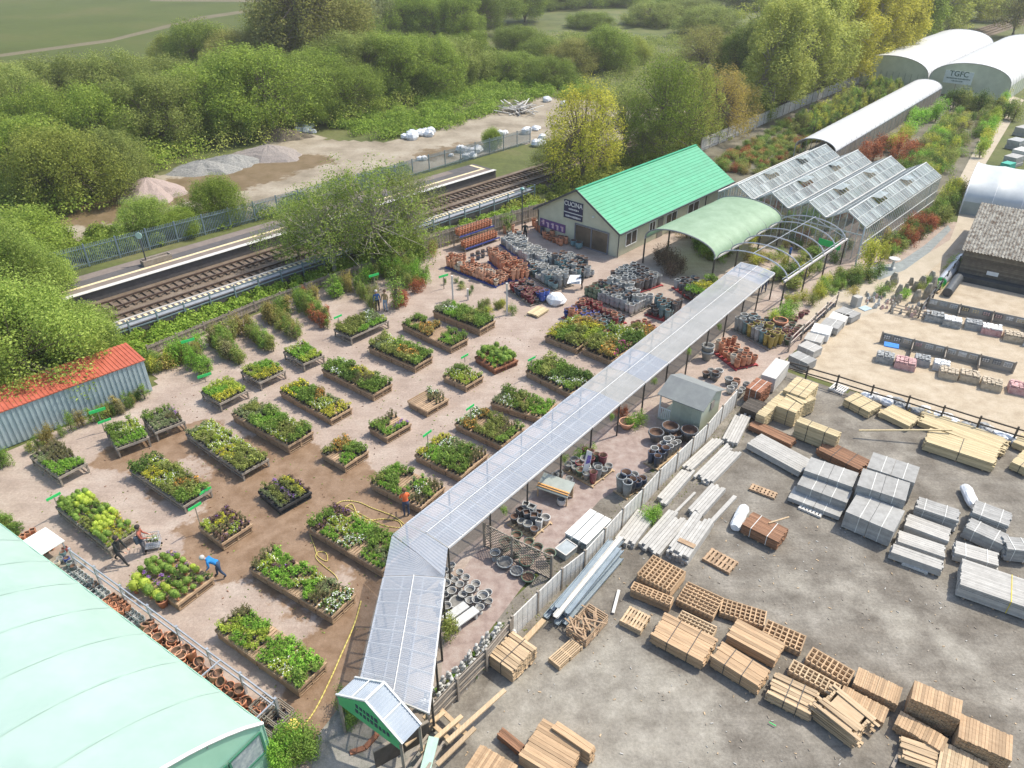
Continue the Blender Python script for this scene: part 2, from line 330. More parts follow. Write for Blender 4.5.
# ---------------------------------------------------------------- fences
def fence(name, label, cat, pts, h, panel, mats, px=True, z0=0.0):
    """panel: 'board' close boards, 'palisade' spaced pales, 'rail' post and rail, 'slab' concrete panels, 'lattice'"""
    P = [G(*p) for p in pts] if px is True else [G(p[0], p[1], px)-Vector((0,0,px)) for p in pts] if px else pts
    t = thing(name, label, cat, P[0])
    o0 = P[0].copy()
    for a, b in zip(P[:-1], P[1:]):
        L_ = (b-a).length; step = {'board':2.4, 'palisade':2.75, 'rail':2.2, 'slab':1.85, 'lattice':1.8, 'low':1.5}[panel]; n = max(1, round(L_/step)); d = (b-a)/n; dn = d.normalized(); nr = Vector((-dn.y, dn.x, 0))
        for i in range(n+1):
            if i == n and b is not P[-1]: continue
            p = a+d*i-o0; mb = MB(); mb.box((p.x, p.y, h/2+.03), (.11,.11,h+.06+R.uniform(0,.05)), math.atan2(dn.y, dn.x)); mb.build('post', mats[1], t)
        for i in range(n):
            p = a+d*i-o0; q = p+d; mb = MB(); z = Vector((0,0,1)); wob = R.uniform(-.03,.03)
            if panel == 'board':
                m = int(d.length/.15)
                for k in range(m): c = p+d*((k+.5)/m)+nr*(.02*(k % 2)); mb.box((c.x, c.y, h/2+R.uniform(-.03,.03)), (.14,.02,h*.94), math.atan2(dn.y, dn.x))
                for zz in (.25,.8): mb.beam(p+z*h*zz-nr*.04, q+z*h*zz-nr*.04, .04, .08)
            elif panel == 'palisade':
                m = int(d.length/.16)
                for k in range(m): c = p+d*((k+.5)/m); mb.box((c.x, c.y, h/2), (.07,.02,h), math.atan2(dn.y, dn.x))
                for zz in (.15,.85): mb.beam(p+z*h*zz-nr*.04, q+z*h*zz-nr*.04, .04, .05)
            elif panel == 'rail':
                for zz in (.55,.93): mb.beam(p+z*(h*zz+wob), q+z*(h*zz-wob), .05, .09)
            elif panel == 'low':
                for zz in (.3,.6,.92): mb.beam(p+z*h*zz, q+z*h*zz, .04, .07)
            elif panel == 'slab':
                for k in range(3): mb.beam(p+z*(h*(k+.5)/3), q+z*(h*(k+.5)/3), .05, h/3*.96)
                for k in range(1, 5): c = p+d*(k/5); mb.box((c.x, c.y, h/2), (.03,.07,h), math.atan2(dn.y, dn.x))
            elif panel == 'lattice':
                m = 9
                for k in range(m+1):
                    for sgn in (1,-1):
                        x0 = k/m; mb2 = None
                        a0 = max(0, x0-.5); a1 = min(1, x0+.5)
                        q0 = (a0-x0+.5) if sgn > 0 else 1-(a0-x0+.5); q1 = (a1-x0+.5) if sgn > 0 else 1-(a1-x0+.5)
                        mb.beam(p+d*a0+z*h*q0+nr*.013*sgn, p+d*a1+z*h*q1+nr*.013*sgn, .02, .035)
                for zz in (.03,.97): mb.beam(p+z*h*zz, q+z*h*zz, .05, .06)
            mb.build('panel', mats[0], t)
    return t
fgrey = M('grey_fence_boards', (.36,.31,.25), (.27,.23,.19), 2, .9, isl=.2)
fpale = M('pale_fence_panel', (.62,.60,.56), (.5,.48,.44), 2, .85, isl=.1)
blues = M('blue_grey_palisade', (.27,.34,.38), (.2,.26,.3), 2, .5, metal=.3)
fence('palisade_fence', 'blue grey steel palisade fence behind the far railway platform', 'fence', [(20,284), (57,275), (256,221), (530,143)], 2.1, 'palisade', (blues, blues))
fence('boundary_fence', 'low grey timber board fence between the plant yard and the railway bank', 'fence', [(150,357), (256,312), (330,284.5), (425,253)], .95, 'board', (fgrey, fgrey))
fence('boundary_fence', 'taller grey board fence behind the terracotta rack, up to the green roofed shop', 'fence', [(425,253), (440,248), (545,217.5)], 1.75, 'board', (fgrey, fgrey))
fence('boundary_fence', 'pale timber board fence running from behind the green shop to the far polytunnel', 'fence', [(700,152), (735,137), (800,108), (860,83)], 1.9, 'board', (fpale, fgrey))
fence('platform_railing', 'light blue metal railing along the back of the near platform', 'railing', [RP(-15,55.45), RP(62,55.45)], 1.5, 'rail', (blues, blues), px=False)
fence('panel_fence', 'whitish panel fence between the pot displays and the concrete post piles', 'fence', [(738,390), (723,406), (708,424), (678,453), (660,470), (643,489), (623,509), (605,529), (585,551), (562,569), (512,617)], 1.4, 'slab', (fpale, wood_grey), px=1.4)
rb = fence('board_fence', 'grey horizontal board fence beside the white statues, right of the clear canopy', 'fence', [(510,621), (486,650), (457,679), (427,711)], 1.4, 'low', (wood_grey, wood_grey), px=1.4)
mbx = MB()
FP_ = [G(x,y,1.4)-Vector((0,0,1.4))-rb.location for x, y in ((510,621), (486,650), (457,679), (427,711))]
for a_, b_ in zip(FP_[:-1], FP_[1:]):
    for k in range(5): mbx.beam(a_+Vector((-.05,.03,.12+.28*k)), b_+Vector((-.05,.03,.12+.28*k)), .02, .24)
mbx.build('boarding', wood_grey, rb)
fence('post_and_rail_fence', 'dark post and rail fence between the gravel yard and the timber yard', 'fence', [(776,372), (835,390), (905,411), (975,432), (1050,454)], 1.15, 'rail', (wood_dark, wood_dark))
fence('paling_fence', 'thick pale rail fence on the left of the stacked slab packs', 'fence', [(788,352), (835,307)], 1.3, 'rail', (M('pinkish_timber', (.6,.5,.42), rough=.8), wood_grey))
fence('lattice_screen', 'dark wooden lattice screen around the urn display', 'lattice screen', [(484,523), (512,537), (552,556)], 1.6, 'lattice', (wood_grey, wood_grey), px=1.6)
fence('low_rail_fence', 'low grey rail fence in front of the standing stones', 'fence', [(890,312), (928,321)], .8, 'low', (wood_grey, wood_grey))
fence('wire_fence', 'thin dark fence beside the weathered barn and the path', 'fence', [(918,318), (962,262), (985,218)], 1.2, 'rail', (dsteel, wood_dark))
# ---------------------------------------------------------------- foliage
def quads(cen, nrm, size, asp=1.0):
    """numpy: one leaf quad per centre"""
    n = len(cen); r = rng.normal(size=(n,3)); a = np.cross(nrm, r); a /= np.linalg.norm(a, axis=1)[:,None]+1e-9; b = np.cross(nrm, a); b /= np.linalg.norm(b, axis=1)[:,None]+1e-9
    s = (size*(.6+.8*rng.random(n)))[:,None] if np.isscalar(size) else size[:,None]
    a = a*s*asp; b = b*s*.62
    return np.stack([cen-a, cen-b, cen+a, cen+b], 1).reshape(-1, 3)
def clumps(cs, rs, n, leaf, flat=.85, asp=1.0, upw=.6):
    """leaves over a set of clump balls; cs (k,3), rs (k)"""
    cs = np.asarray(cs, float); rs = np.asarray(rs, float); k = len(cs); w_ = rs**2; idx = rng.choice(k, n, p=w_/w_.sum())
    d = rng.normal(size=(n,3)); d /= np.linalg.norm(d, axis=1)[:,None]; rad = (.3+.85*rng.random(n)**.55)
    c = cs[idx]+d*(rs[idx]*rad)[:,None]*np.array([1,1,flat]); nr = d+rng.normal(size=(n,3))*.6+np.array([0,0,upw]); nr /= np.linalg.norm(nr, axis=1)[:,None]
    return quads(c, nr, leaf, asp)
def mesh_np(name, V, F4, mi, mats, extra=None):
    """V (n,3) array, F4 (m,4) quads; extra: MB whose faces are appended"""
    ev = np.array(extra.v, float).reshape(-1,3) if extra else np.zeros((0,3)); nv = len(V)
    V = np.concatenate([V, ev]); me = bpy.data.meshes.new(name); loops = list(F4.reshape(-1)); 
    starts = list(range(0, len(F4)*4, 4)); tot = [4]*len(F4); mi = list(mi)
    if extra:
        for f, m in zip(extra.f, extra.m): starts.append(len(loops)); tot.append(len(f)); loops += [i+nv for i in f]; mi.append(m)
    me.vertices.add(len(V)); me.vertices.foreach_set('co', V.astype('f').reshape(-1)); me.loops.add(len(loops)); me.loops.foreach_set('vertex_index', loops)
    me.polygons.add(len(starts)); me.polygons.foreach_set('loop_start', starts); me.polygons.foreach_set('material_index', mi)
    for m in mats: me.materials.append(m)
    me.update(calc_edges=True); me.validate(); return me
def Fq(n): return np.arange(n*4).reshape(-1,4)
LF = {k: LEAF('leaf_'+k, *[tuple(min(.75, x*g) for x, g in zip(c, (1.14,1.22,.82))) for c in v]) for k, v in dict(
    lime=((.50,.56,.08), (.24,.34,.05), (.6,.62,.18)), bright=((.28,.50,.08), (.12,.27,.04), (.38,.56,.14)), green=((.23,.34,.09), (.10,.18,.045), (.33,.42,.14)),
    dark=((.12,.2,.06), (.05,.10,.03), (.2,.28,.1)), olive=((.30,.32,.11), (.14,.17,.05), (.4,.4,.18)), grey=((.30,.34,.22), (.15,.19,.12), (.44,.46,.34)),
    purple=((.19,.10,.12), (.08,.045,.055), (.30,.2,.2)), red=((.42,.09,.09), (.22,.05,.04), (.5,.2,.14)), bronze=((.38,.29,.13), (.22,.17,.07), (.48,.38,.2)),
    heather=((.3,.26,.17), (.15,.14,.08), (.4,.34,.26)), yellow=((.52,.46,.07), (.30,.32,.06), (.62,.56,.16)),
    tbright=((.27,.34,.09), (.14,.20,.045), (.37,.43,.15)), tgreen=((.26,.33,.07), (.12,.175,.03), (.36,.42,.12)), tgrey=((.28,.31,.10), (.14,.175,.05), (.38,.40,.17)),
    tolive=((.29,.31,.08), (.15,.17,.04), (.38,.39,.13)), tyell=((.52,.45,.08), (.3,.28,.045), (.62,.54,.13)), torange=((.44,.31,.11), (.29,.21,.075), (.52,.39,.16)), tlime=((.48,.48,.15), (.29,.31,.08), (.58,.57,.24)),
    tbrown=((.28,.26,.10), (.155,.15,.055), (.37,.34,.15)), tsilver=((.46,.46,.30), (.22,.25,.14), (.6,.58,.44)), tdark=((.20,.25,.06), (.09,.13,.03), (.29,.34,.10)),
    bramble=((.26,.37,.07), (.12,.2,.03), (.36,.44,.12))).items()}
FL_ = {k: M('flower_'+k, c, rough=.6, spec=.2) for k, c in dict(y=(.80,.66,.03), w=(.8,.8,.76), k=(.62,.10,.30), v=(.28,.12,.42), o=(.8,.32,.05), r=(.6,.04,.05), b=(.1,.16,.5)).items()}
pot_black = blackp
# plant species: leaf colour, flower colour, flower share, radius, height, shape
SPEC = {
 'l': ('lime', None, 0, .17, .26, 'm', 'lime green plant'), 'g': ('bright', None, 0, .17, .22, 'm', 'bright green plant'), 'd': ('green', None, 0, .17, .3, 'm', 'mid green plant'),
 'D': ('dark', None, 0, .17, .3, 'm', 'dark green plant'), 'y': ('green', 'y', .3, .16, .28, 'm', 'yellow flowering plant'), 'w': ('green', 'w', .2, .16, .22, 'm', 'white flowering plant'),
 'k': ('green', 'k', .3, .16, .22, 'm', 'pink flowering plant'), 'v': ('green', 'v', .4, .15, .2, 'm', 'violet flowering plant'), 'p': ('purple', 'v', .06, .16, .2, 'm', 'dark purple leaved plant'),
 'h': ('heather', None, 0, .14, .34, 't', 'brownish twiggy plant'), 'a': ('grey', None, 0, .15, .24, 'm', 'grey green plant'), 'r': ('red', None, 0, .17, .3, 'm', 'red leaved plant'),
 'o': ('bronze', 'o', .1, .16, .28, 'm', 'bronze leaved plant'), 'b': ('lime', None, 0, .2, .34, 'b', 'clipped lime topiary ball'), 'B': ('green', None, 0, .19, .36, 'b', 'clipped green topiary ball'),
 'O': ('olive', None, 0, .17, .3, 'm', 'olive green plant'), 'Y': ('yellow', 'y', .1, .16, .26, 'm', 'golden yellow plant'), 'L': ('lime', 'w', .12, .16, .26, 'm', 'lime plant with white tags')}
PROTO = {}
def plant_proto(code, var):
    k = (code, var)
    if k in PROTO: return PROTO[k]
    lf, fl, share, r, h, sh, _ = SPEC[code]; hp = .11
    if sh == 'm':
        cs = [(R.uniform(-.55,.55)*r, R.uniform(-.55,.55)*r, hp+h*R.uniform(.2,.7)) for _ in range(5)]; q = clumps(cs, [r*.62]*5, 85, .034)
    elif sh == 'b':
        q = clumps([(0,0,hp+.03+r)], [r*.95], 150, .034, flat=1.0)
    else:
        n = 60; t = rng.random(n); an = rng.random(n)*2*PI; rr = r*(.25+.75*t)*rng.random(n)**.5
        c = np.stack([np.cos(an)*rr, np.sin(an)*rr, hp+h*t], 1); nr = rng.normal(size=(n,3)); nr[:,2] *= .3; nr /= np.linalg.norm(nr, axis=1)[:,None]; q = quads(c, nr, .032, 1.7)
    nq = len(q)//4; mi = np.zeros(nq, int)
    if fl:
        z = q.reshape(-1,4,3)[:,:,2].mean(1); hi = z > np.quantile(z, .35); mi[hi & (rng.random(nq) < share*1.4)] = 2
    mb = MB(); mb.mi = 1; mb.lathe([(.055,0), (.075,.12)], n=6)
    if sh == 'b': mb.mi = 0; mb.lathe([(r*.35,hp+.03+r*.2), (r*.72,hp+.03+r*.5), (r*.85,hp+.03+r), (r*.68,hp+.03+r*1.55), (r*.25,hp+.03+r*1.85)], n=8)
    mats = [LF[lf], pot_black if code not in 'bB' else terra, FL_[fl] if fl else LF[lf]]
    me = mesh_np('plant', q, Fq(nq), mi, mats, mb)
    PROTO[k] = (me, q, mi, mats, mb); return PROTO[k]
POOL = {}
def place(kind, me, label, group, cat, loc, rz=0.0, s=(1,1,1), mats=None, tilt=0.0):
    POOL.setdefault(kind, []).append((me, label, group, cat, Vector(loc), rz, s, mats, tilt))
def flush_pool():
    camp = Vector((0,0,H))
    for kind, it in POOL.items():
        it.sort(key=lambda e: (e[4]-camp).length/max(e[6]))
        cut = 296 if len(it) > 300 else len(it)
        for (me, label, group, cat, loc, rz, s, mats, tilt) in it[:cut]:
            o = bpy.data.objects.new(kind, me); C.objects.link(o); o.location = loc; o.rotation_euler = (tilt, 0, rz); o.scale = s; tag(o, label, cat, group)
            if mats:
                for i, m in enumerate(mats): o.material_slots[i].link = 'OBJECT'; o.material_slots[i].material = m
        rest = it[cut:]
        if rest:
            V = []; loops = []; starts = []; mi = []; MT = []; nv = 0; cache = {}
            for (me, label, group, cat, loc, rz, s, mats, tilt) in rest:
                if me.name not in cache:
                    v = np.zeros(len(me.vertices)*3, 'f'); me.vertices.foreach_get('co', v); lp = np.zeros(len(me.loops), 'i'); me.loops.foreach_get('vertex_index', lp)
                    st = np.zeros(len(me.polygons), 'i'); me.polygons.foreach_get('loop_start', st); pm = np.zeros(len(me.polygons), 'i'); me.polygons.foreach_get('material_index', pm)
                    cache[me.name] = (v.reshape(-1,3), lp, st, pm)
                v, lp, st, pm = cache[me.name]; v = v*np.array(s); y = v[:,1]*math.cos(tilt)-v[:,2]*math.sin(tilt); z = v[:,1]*math.sin(tilt)+v[:,2]*math.cos(tilt)
                x = v[:,0]*math.cos(rz)-y*math.sin(rz); y = v[:,0]*math.sin(rz)+y*math.cos(rz)
                ms = mats or list(me.materials); 
                for m in ms:
                    if m not in MT: MT.append(m)
                rm = np.array([MT.index(m) for m in ms])
                V.append(np.stack([x+loc.x, y+loc.y, z+loc.z], 1)); starts.append(st+sum_l(loops)); loops.append(lp+nv); mi.append(rm[pm]); nv += len(v)
            me = bpy.data.meshes.new(kind+'_mass'); V = np.concatenate(V); lo = np.concatenate(loops); st = np.concatenate(starts)
            me.vertices.add(len(V)); me.vertices.foreach_set('co', V.astype('f').reshape(-1)); me.loops.add(len(lo)); me.loops.foreach_set('vertex_index', lo)
            me.polygons.add(len(st)); me.polygons.foreach_set('loop_start', st); me.polygons.foreach_set('material_index', np.concatenate(mi))
            for m in MT: me.materials.append(m)
            me.update(calc_edges=True); o = bpy.data.objects.new(kind+'_mass', me); C.objects.link(o)
            tag(o, 'the many smaller %ss standing farther off among the displays' % kind.replace('_', ' '), kind.replace('_', ' ')+'s', kind='stuff')
_sl = {'n': 0, 'k': 0}
def sum_l(lst):
    if not lst: _sl['n'] = 0; _sl['k'] = 0
    while _sl['k'] < len(lst): _sl['n'] += len(lst[_sl['k']]); _sl['k'] += 1
    return _sl['n']
def put_plant(code, loc, where, s=1.0):
    var = R.randrange(4); me = plant_proto(code, var)[0]; d = SPEC[code][6]
    kind = 'topiary_ball' if code in 'bB' else ('flowering_plant' if SPEC[code][2] >= .2 else 'potted_plant')
    lab = '%s %s' % (d, where); place(kind, me, lab, lab, {'topiary_ball':'topiary', 'flowering_plant':'flower', 'potted_plant':'potted plant'}[kind], loc, R.uniform(0,6.28), (s, s, s*R.uniform(.8,1.2)))
# ---------------------------------------------------------------- trees
def tree_proto(seed, w_, h, k, n, leaf, trunkf=.3, cr=.3, spread=1.0, bare=False):
    """returns (crown mesh, trunk mesh) for unit use: width w_, height h"""
    r = random.Random(seed); cs = []; rs = []
    for i in range(k):
        a = r.uniform(0, 6.28); t = r.random(); z = trunkf*h+(1-trunkf)*h*(.12+.78*t); f = math.sqrt(max(.05, 1-((t-.35)/.72)**2)); q = (r.random()**.5)
        lob = 1+.16*math.sin(2*a+seed)+.11*math.sin(3*a+seed*2)+.09*math.sin(5*a); rad = w_/2*f*q*spread*lob; c = cr*w_/2*(.45+1.0*r.random()**1.6); cs.append((math.cos(a)*rad*(1-cr*.5), math.sin(a)*rad*(1-cr*.5), min(z, h-c*.8))); rs.append(c)
    q = clumps(cs, rs, n, leaf, flat=1.55, upw=.35); mb = MB(); fork = h*trunkf*r.uniform(.5,.8)
    mb.tube((0,0,-.1), (0,0,fork), .035*h*.6+.04, .028*h*.6+.03, 8)
    main = [(r.uniform(-.12,.12)*w_, r.uniform(-.12,.12)*w_, h*r.uniform(.55,.75)) for _ in range(3)]
    for m in main: mb.tube((0,0,fork*.9), m, .02*h*.6+.03, .008*h+.01, 6)
    for c in cs:
        m = min(main, key=lambda m: (m[0]-c[0])**2+(m[1]-c[1])**2); t = r.uniform(.25,.85); p = Vector((0,0,fork*.9)).lerp(Vector(m), t); mb.tube(p, c, .006*h+.012, .012, 4, cap=False)
        if bare:
            for _ in range(4): e = Vector(c)+Vector((r.uniform(-1,1), r.uniform(-1,1), r.uniform(-.2,1.1)))*cr*w_*.55; mb.tube(Vector(c)*.97+p*.03, e, .018, .006, 3, cap=False)
    cm = mesh_np('crown', q, Fq(len(q)//4), np.zeros(len(q)//4, int), [LF['tgreen']]); tm = bpy.data.meshes.new('trunk'); tm.from_pydata(mb.v, [], mb.f); 
    return cm, tm
bark = M('bark', (.22,.18,.13), (.13,.105,.08), 4, .9)
bark_l = M('pale_bark', (.42,.38,.31), (.28,.25,.2), 4, .9)
TP = {}
def tproto(kind, v):
    if (kind, v) not in TP:
        sd_ = hash((kind == 'bush', v)) % 1000+v*13+len(kind)
        TP[kind, v] = {'bush': lambda: tree_proto(sd_, 10, 7, 170, 46000, .078, .02, .17), 'round': lambda: tree_proto(sd_, 10, 10, 200, 48000, .078, .06, .155),
                       'open': lambda: tree_proto(sd_, 10, 10, 130, 19000, .08, .1, .16, bare=True), 'tall': lambda: tree_proto(sd_, 9, 16, 190, 38000, .11, .05, .18),
                       'thin': lambda: tree_proto(sd_, 10, 10, 110, 13000, .08, .1, .17, bare=True), 'big': lambda: tree_proto(sd_, 10, 8, 220, 60000, .07, .06, .17),
                       'shrub': lambda: tree_proto(sd_, 2.0, 1.8, 18, 1300, .06, .06, .4), 'spiky': lambda: tree_proto(sd_, 1.2, 2.6, 22, 950, .05, .05, .4)}[kind]()
    return TP[kind, v]
BASEWH = {'bush': (10,7), 'round': (10,10), 'open': (10,10), 'tall': (9,16), 'thin': (10,10), 'big': (10,8), 'shrub': (2,1.8), 'spiky': (1.2,2.6)}
def tree(px, py, w_, h, kind, leaf, label, group=None, v=None, bk=None, cat='tree', name=None, loc=None):
    v = R.randrange(3) if v is None else v; cm, tm = tproto(kind, v); bw, bh = BASEWH[kind]
    p = loc if loc is not None else G(px, py); name = name or {'shrub':'shrub', 'spiky':'slender_shrub', 'bush':'bushy_tree'}.get(kind, 'tree')
    t = thing(name, label, cat, p, R.uniform(0, 6.28), group); t.scale = (w_/bw, w_/bw*R.uniform(.9,1.1), h/bh)
    for nm, me, m in (('crown', cm, LF[leaf]), ('trunk', tm, bk or bark)):
        if not me.materials: me.materials.append(m)
        o = bpy.data.objects.new(nm, me); C.objects.link(o); o.parent = t; o.material_slots[0].link = 'OBJECT'; o.material_slots[0].material = m
    return t
def under(name, label, pts, n, leaf, h, size, mound=2.5, cat='undergrowth'):
    P = [G(*p) for p in pts]; x0, x1 = min(p.x for p in P), max(p.x for p in P); y0, y1 = min(p.y for p in P), max(p.y for p in P); cs = []; rs = []
    area = 0
    for a, b in zip(P, P[1:]+P[:1]): area += a.x*b.y-b.x*a.y
    k = max(4, int(abs(area)/2/(mound*mound)*1.1)); t = 0
    while len(cs) < k and t < k*60:
        t += 1; x, y = R.uniform(x0,x1), R.uniform(y0,y1)
        if inpoly(x, y, P): r = mound*R.uniform(.5,1.1); cs.append((x, y, h*R.uniform(.1,.55))); rs.append(r)
    cs = np.array(cs); rs = np.array(rs); idx = rng.integers(0, len(cs), n); d = rng.normal(size=(n,3)); d[:,2] = np.abs(d[:,2]); d /= np.linalg.norm(d, axis=1)[:,None]
    c = cs[idx]+d*rs[idx][:,None]*(.45+.6*rng.random((n,1)))*np.array([1,1,0]); c[:,2] = cs[idx][:,2]*rng.random(n)+d[:,2]*h*(.35+.4*rng.random(n))
    nr = d*.8+rng.normal(size=(n,3))*.5+np.array([0,0,.3]); nr /= np.linalg.norm(nr, axis=1)[:,None]; q = quads(c, nr, size)
    me = mesh_np(name, q, Fq(n), np.zeros(n, int), [LF[leaf]]); o = bpy.data.objects.new(name, me); C.objects.link(o); tag(o, label, cat, kind='stuff'); return o
def grass(name, label, pts, n, mat, h=.3, sz=.13):
    P = [G(*p) for p in pts]; x0, x1 = min(p.x for p in P), max(p.x for p in P); y0, y1 = min(p.y for p in P), max(p.y for p in P)
    X = rng.uniform(x0, x1, n*3); Y = rng.uniform(y0, y1, n*3); ok = [i for i in range(n*3) if inpoly(X[i], Y[i], P)][:n]; X = X[ok]; Y = Y[ok]
    hh = h*(.4+.9*rng.random(len(ok))); c = np.stack([X, Y, hh*.5], 1); nr = rng.normal(size=(len(ok),3)); nr[:,2] = np.abs(nr[:,2])*.6; nr /= np.linalg.norm(nr, axis=1)[:,None]
    q = quads(c, nr, sz, 1.0); q[:,2] = np.maximum(q[:,2], .02); me = mesh_np(name, q, Fq(len(ok)), np.zeros(len(ok), int), [mat]); o = bpy.data.objects.new(name, me); C.objects.link(o); tag(o, label, 'grass', kind='stuff')
# ---- background trees
TH = 'grey green bushy tree in the thicket left of the gravel heaps'
for px, py, w_, h, kd, lf in [(20,135,15,9,'bush','tgrey'), (70,118,16,9,'bush','tgrey'), (120,112,16,9,'bush','tgrey'), (60,160,14,9,'bush','tgreen'), (110,158,14,9,'bush','tgreen'), (165,150,15,10,'round','tgrey'), (215,138,15,10,'round','tgreen'), (20,195,13,9,'round','tgreen'), (70,205,12,8,'bush','tolive'), (120,190,10,6.5,'bush','tgrey'), (175,118,16,8.5,'bush','tgrey'), (-25,165,13,9,'bush','tgreen')]:
    tree(px, py, w_, h, kd, lf, TH, TH)
TB = 'tree at the back of the left thicket beside the open field'
for px, py, w_, h, kd, lf in [(30,97,16,5.5,'bush','tgrey'), (90,92,16,5,'bush','tbrown'), (150,90,15,5,'bush','tolive'), (-20,112,14,5.5,'bush','tgrey'), (5,95,14,5,'bush','tbrown')]:
    tree(px, py, w_, h, kd, lf, TB, TB)
tree(205, 70, 16, 9, 'bush', 'tdark', 'dark blotchy tree with pale flecks behind the left thicket', v=1)
tree(175, 66, 11, 6, 'bush', 'tolive', 'small olive tree left of the dark blotchy one at the field edge')
tree(262, 132, 17, 12, 'round', 'tgreen', 'rounded grey green willow just left of the grey spoil heap', v=0)
tree(238, 110, 14, 9, 'round', 'tgrey', 'grey willow behind the rounded one near the spoil heap', v=1)
tree(240, 75, 15, 8, 'bush', 'tbrown', 'low brown tree between the dark tree and the big bronze tree')
tree(318, 72, 30, 22, 'round', 'tbrown', 'big bronze leaved tree towering beside the field', v=2)
tree(285, 66, 18, 13, 'round', 'tolive', 'olive side tree left of the big bronze tree')
tree(375, 42, 18, 12, 'bush', 'tsilver', 'silvery blossoming tree right of the big bronze tree')
tree(345, 52, 18, 11, 'bush', 'tgreen', 'green tree between the bronze and the silvery tree')
BG = 'green tree in the row along the far edge of the field'
for px, py, w_, h in [(410,40,19,12), (435,42,18,11), (460,45,17,12), (450,28,20,13), (490,25,20,13), (525,22,18,12), (478,36,16,12)]:
    tree(px, py, w_, h, 'round', 'tgreen' if px < 470 else 'tdark', BG, BG)
WL = 'tall grey green willow in the middle thicket behind the dirt compound'
for px, py, w_, h, lf in [(330,104,17,9,'tgreen'), (360,100,16,11,'tgrey'), (395,98,17,11,'tgreen'), (430,95,15,10,'tgreen'), (455,88,14,9,'tgrey'), (470,80,12,9,'tgreen'), (345,118,14,8,'tgreen'), (300,112,13,9,'tgreen'), (380,88,15,9,'tgrey'), (280,118,10,7,'tdark'), (315,125,9,5,'tgreen')]:
    tree(px, py, w_, h, 'round', lf, WL, WL)
tree(605, 70, 15, 8, 'bush', 'tdark', 'dark evergreen bush with pale flecks in the middle of the meadow')
tree(575, 72, 14, 6, 'bush', 'tbrown', 'brownish bush left of the dark evergreen in the meadow')
tree(630, 62, 12, 5, 'bush', 'tolive', 'olive bush right of the dark evergreen in the meadow')
SB = 'low green bush scattered on the rough meadow'
for px, py, w_, h in [(520,50,16,5), (540,65,14,5), (548,85,12,5), (515,80,14,5), (655,25,22,6), (690,22,22,6), (610,5,30,7), (560,8,25,6), (710,35,22,7), (740,8,30,8), (668,15,18,6), (590,28,16,4)]:
    tree(px, py, w_, h, 'bush', R.choice(['tgreen', 'tgrey', 'tdark']), SB, SB)
tree(582, 180, 12.5, 11, 'open', 'tyell', 'yellow green tree with visible branches left of the green shop roof', v=0)
tree(556, 178, 8, 5, 'thin', 'tolive', 'low straggly tree leaning over the tracks under the yellow tree', v=1)
tree(625, 150, 9, 8, 'open', 'tgrey', 'grey green tree between the yellow tree and the tall green one')
tree(662, 160, 12, 13, 'open', 'tgreen', 'tall upright green tree right behind the green shop roof', v=1)
tree(690, 152, 10, 11, 'open', 'tolive', 'second tall green tree behind the roof ridge of the green shop', v=2)
tree(645, 165, 9, 6, 'thin', 'tgreen', 'low leafy tree growing under the tall green tree')
tree(716, 138, 11, 9.5, 'thin', 'torange', 'orange leaved tree behind the right end of the green roof', v=0)
tree(728, 132, 8, 7.5, 'thin', 'torange', 'smaller orange tree right of the larger orange one')
tree(703, 75, 17, 9, 'open', 'tbrown', 'bronze tree in the distance behind the orange trees')
tree(742, 78, 15, 9, 'bush', 'tdark', 'dark green bush behind the pale leafless trunk')
tree(752, 118, 8, 4, 'bush', 'tgreen', 'low green bush beside the fence right of the orange trees')
RT = [(768,118,13,20,'tlime'), (790,104,14,20,'tlime'), (812,98,14,20,'tlime'), (838,88,14,20,'tyell'), (862,76,15,21,'tyell'), (885,66,15,21,'tyell'), (775,80,15,20,'tlime'), (812,66,16,22,'tlime'), (905,50,16,22,'tgreen'), (930,40,18,20,'tlime'), (955,28,20,20,'tlime'), (850,50,16,20,'tlime'), (980,20,20,16,'tgreen'), (890,30,22,24,'tlime')]
RL = {'tgreen': 'tall mid green tree in the row beside the far white polytunnels', 'tlime': 'tall pale lime tree in the row beside the far white polytunnels', 'tyell': 'tall yellow leaved tree in the row beside the far white polytunnels', 'tgrey': 'tall grey green tree in the row beside the far white polytunnels'}
for px, py, w_, h, lf in RT: tree(px, py, w_, h*.9, 'tall', lf, RL[lf], RL[lf], bk=bark_l)
tree(1012, 37, 17, 14, 'open', 'tbrown', 'brown leaved tree with a dark trunk at the top right corner')
# ---- near trees
tree(28, 388, 12.5, 7.4, 'big', 'tbright', 'large bright green tree overhanging the red roofed container', v=0)
tree(-22, 398, 10, 7.5, 'big', 'tbright', 'bright green tree at the left edge behind the container', v=1)
tree(12, 338, 11, 8.5, 'big', 'tbright', 'tallest bright green tree at the left edge beside the railway', v=2)
tree(84, 366, 7.5, 4.6, 'big', 'tbright', 'smaller bright green tree between the container and the railway', v=1)
tree(10, 262, 12, 4.5, 'bush', 'tgreen', 'green bush left of the palisade fence at the left edge')
tree(32, 300, 8, 5, 'bush', 'tbright', 'low green bush where the palisade fence meets the left trees')
tree(372, 268, 11, 9.5, 'thin', 'tbright', 'sparse fresh green tree over the railway behind the plant tables', v=0, bk=bark_l)
tree(335, 272, 9.5, 8.5, 'thin', 'tbright', 'left neighbour of the sparse green tree over the railway', v=1, bk=bark_l)
tree(412, 258, 6.5, 8.5, 'thin', 'tgrey', 'pale twiggy tree right of the sparse green tree by the fence', v=2, bk=bark_l)
tree(300, 262, 7, 6, 'thin', 'tbright', 'low sparse tree at the left end of the railway side trees', v=2)
tree(385, 262, 6, 4, 'bush', 'tgreen', 'dense low bush at the foot of the sparse green tree')
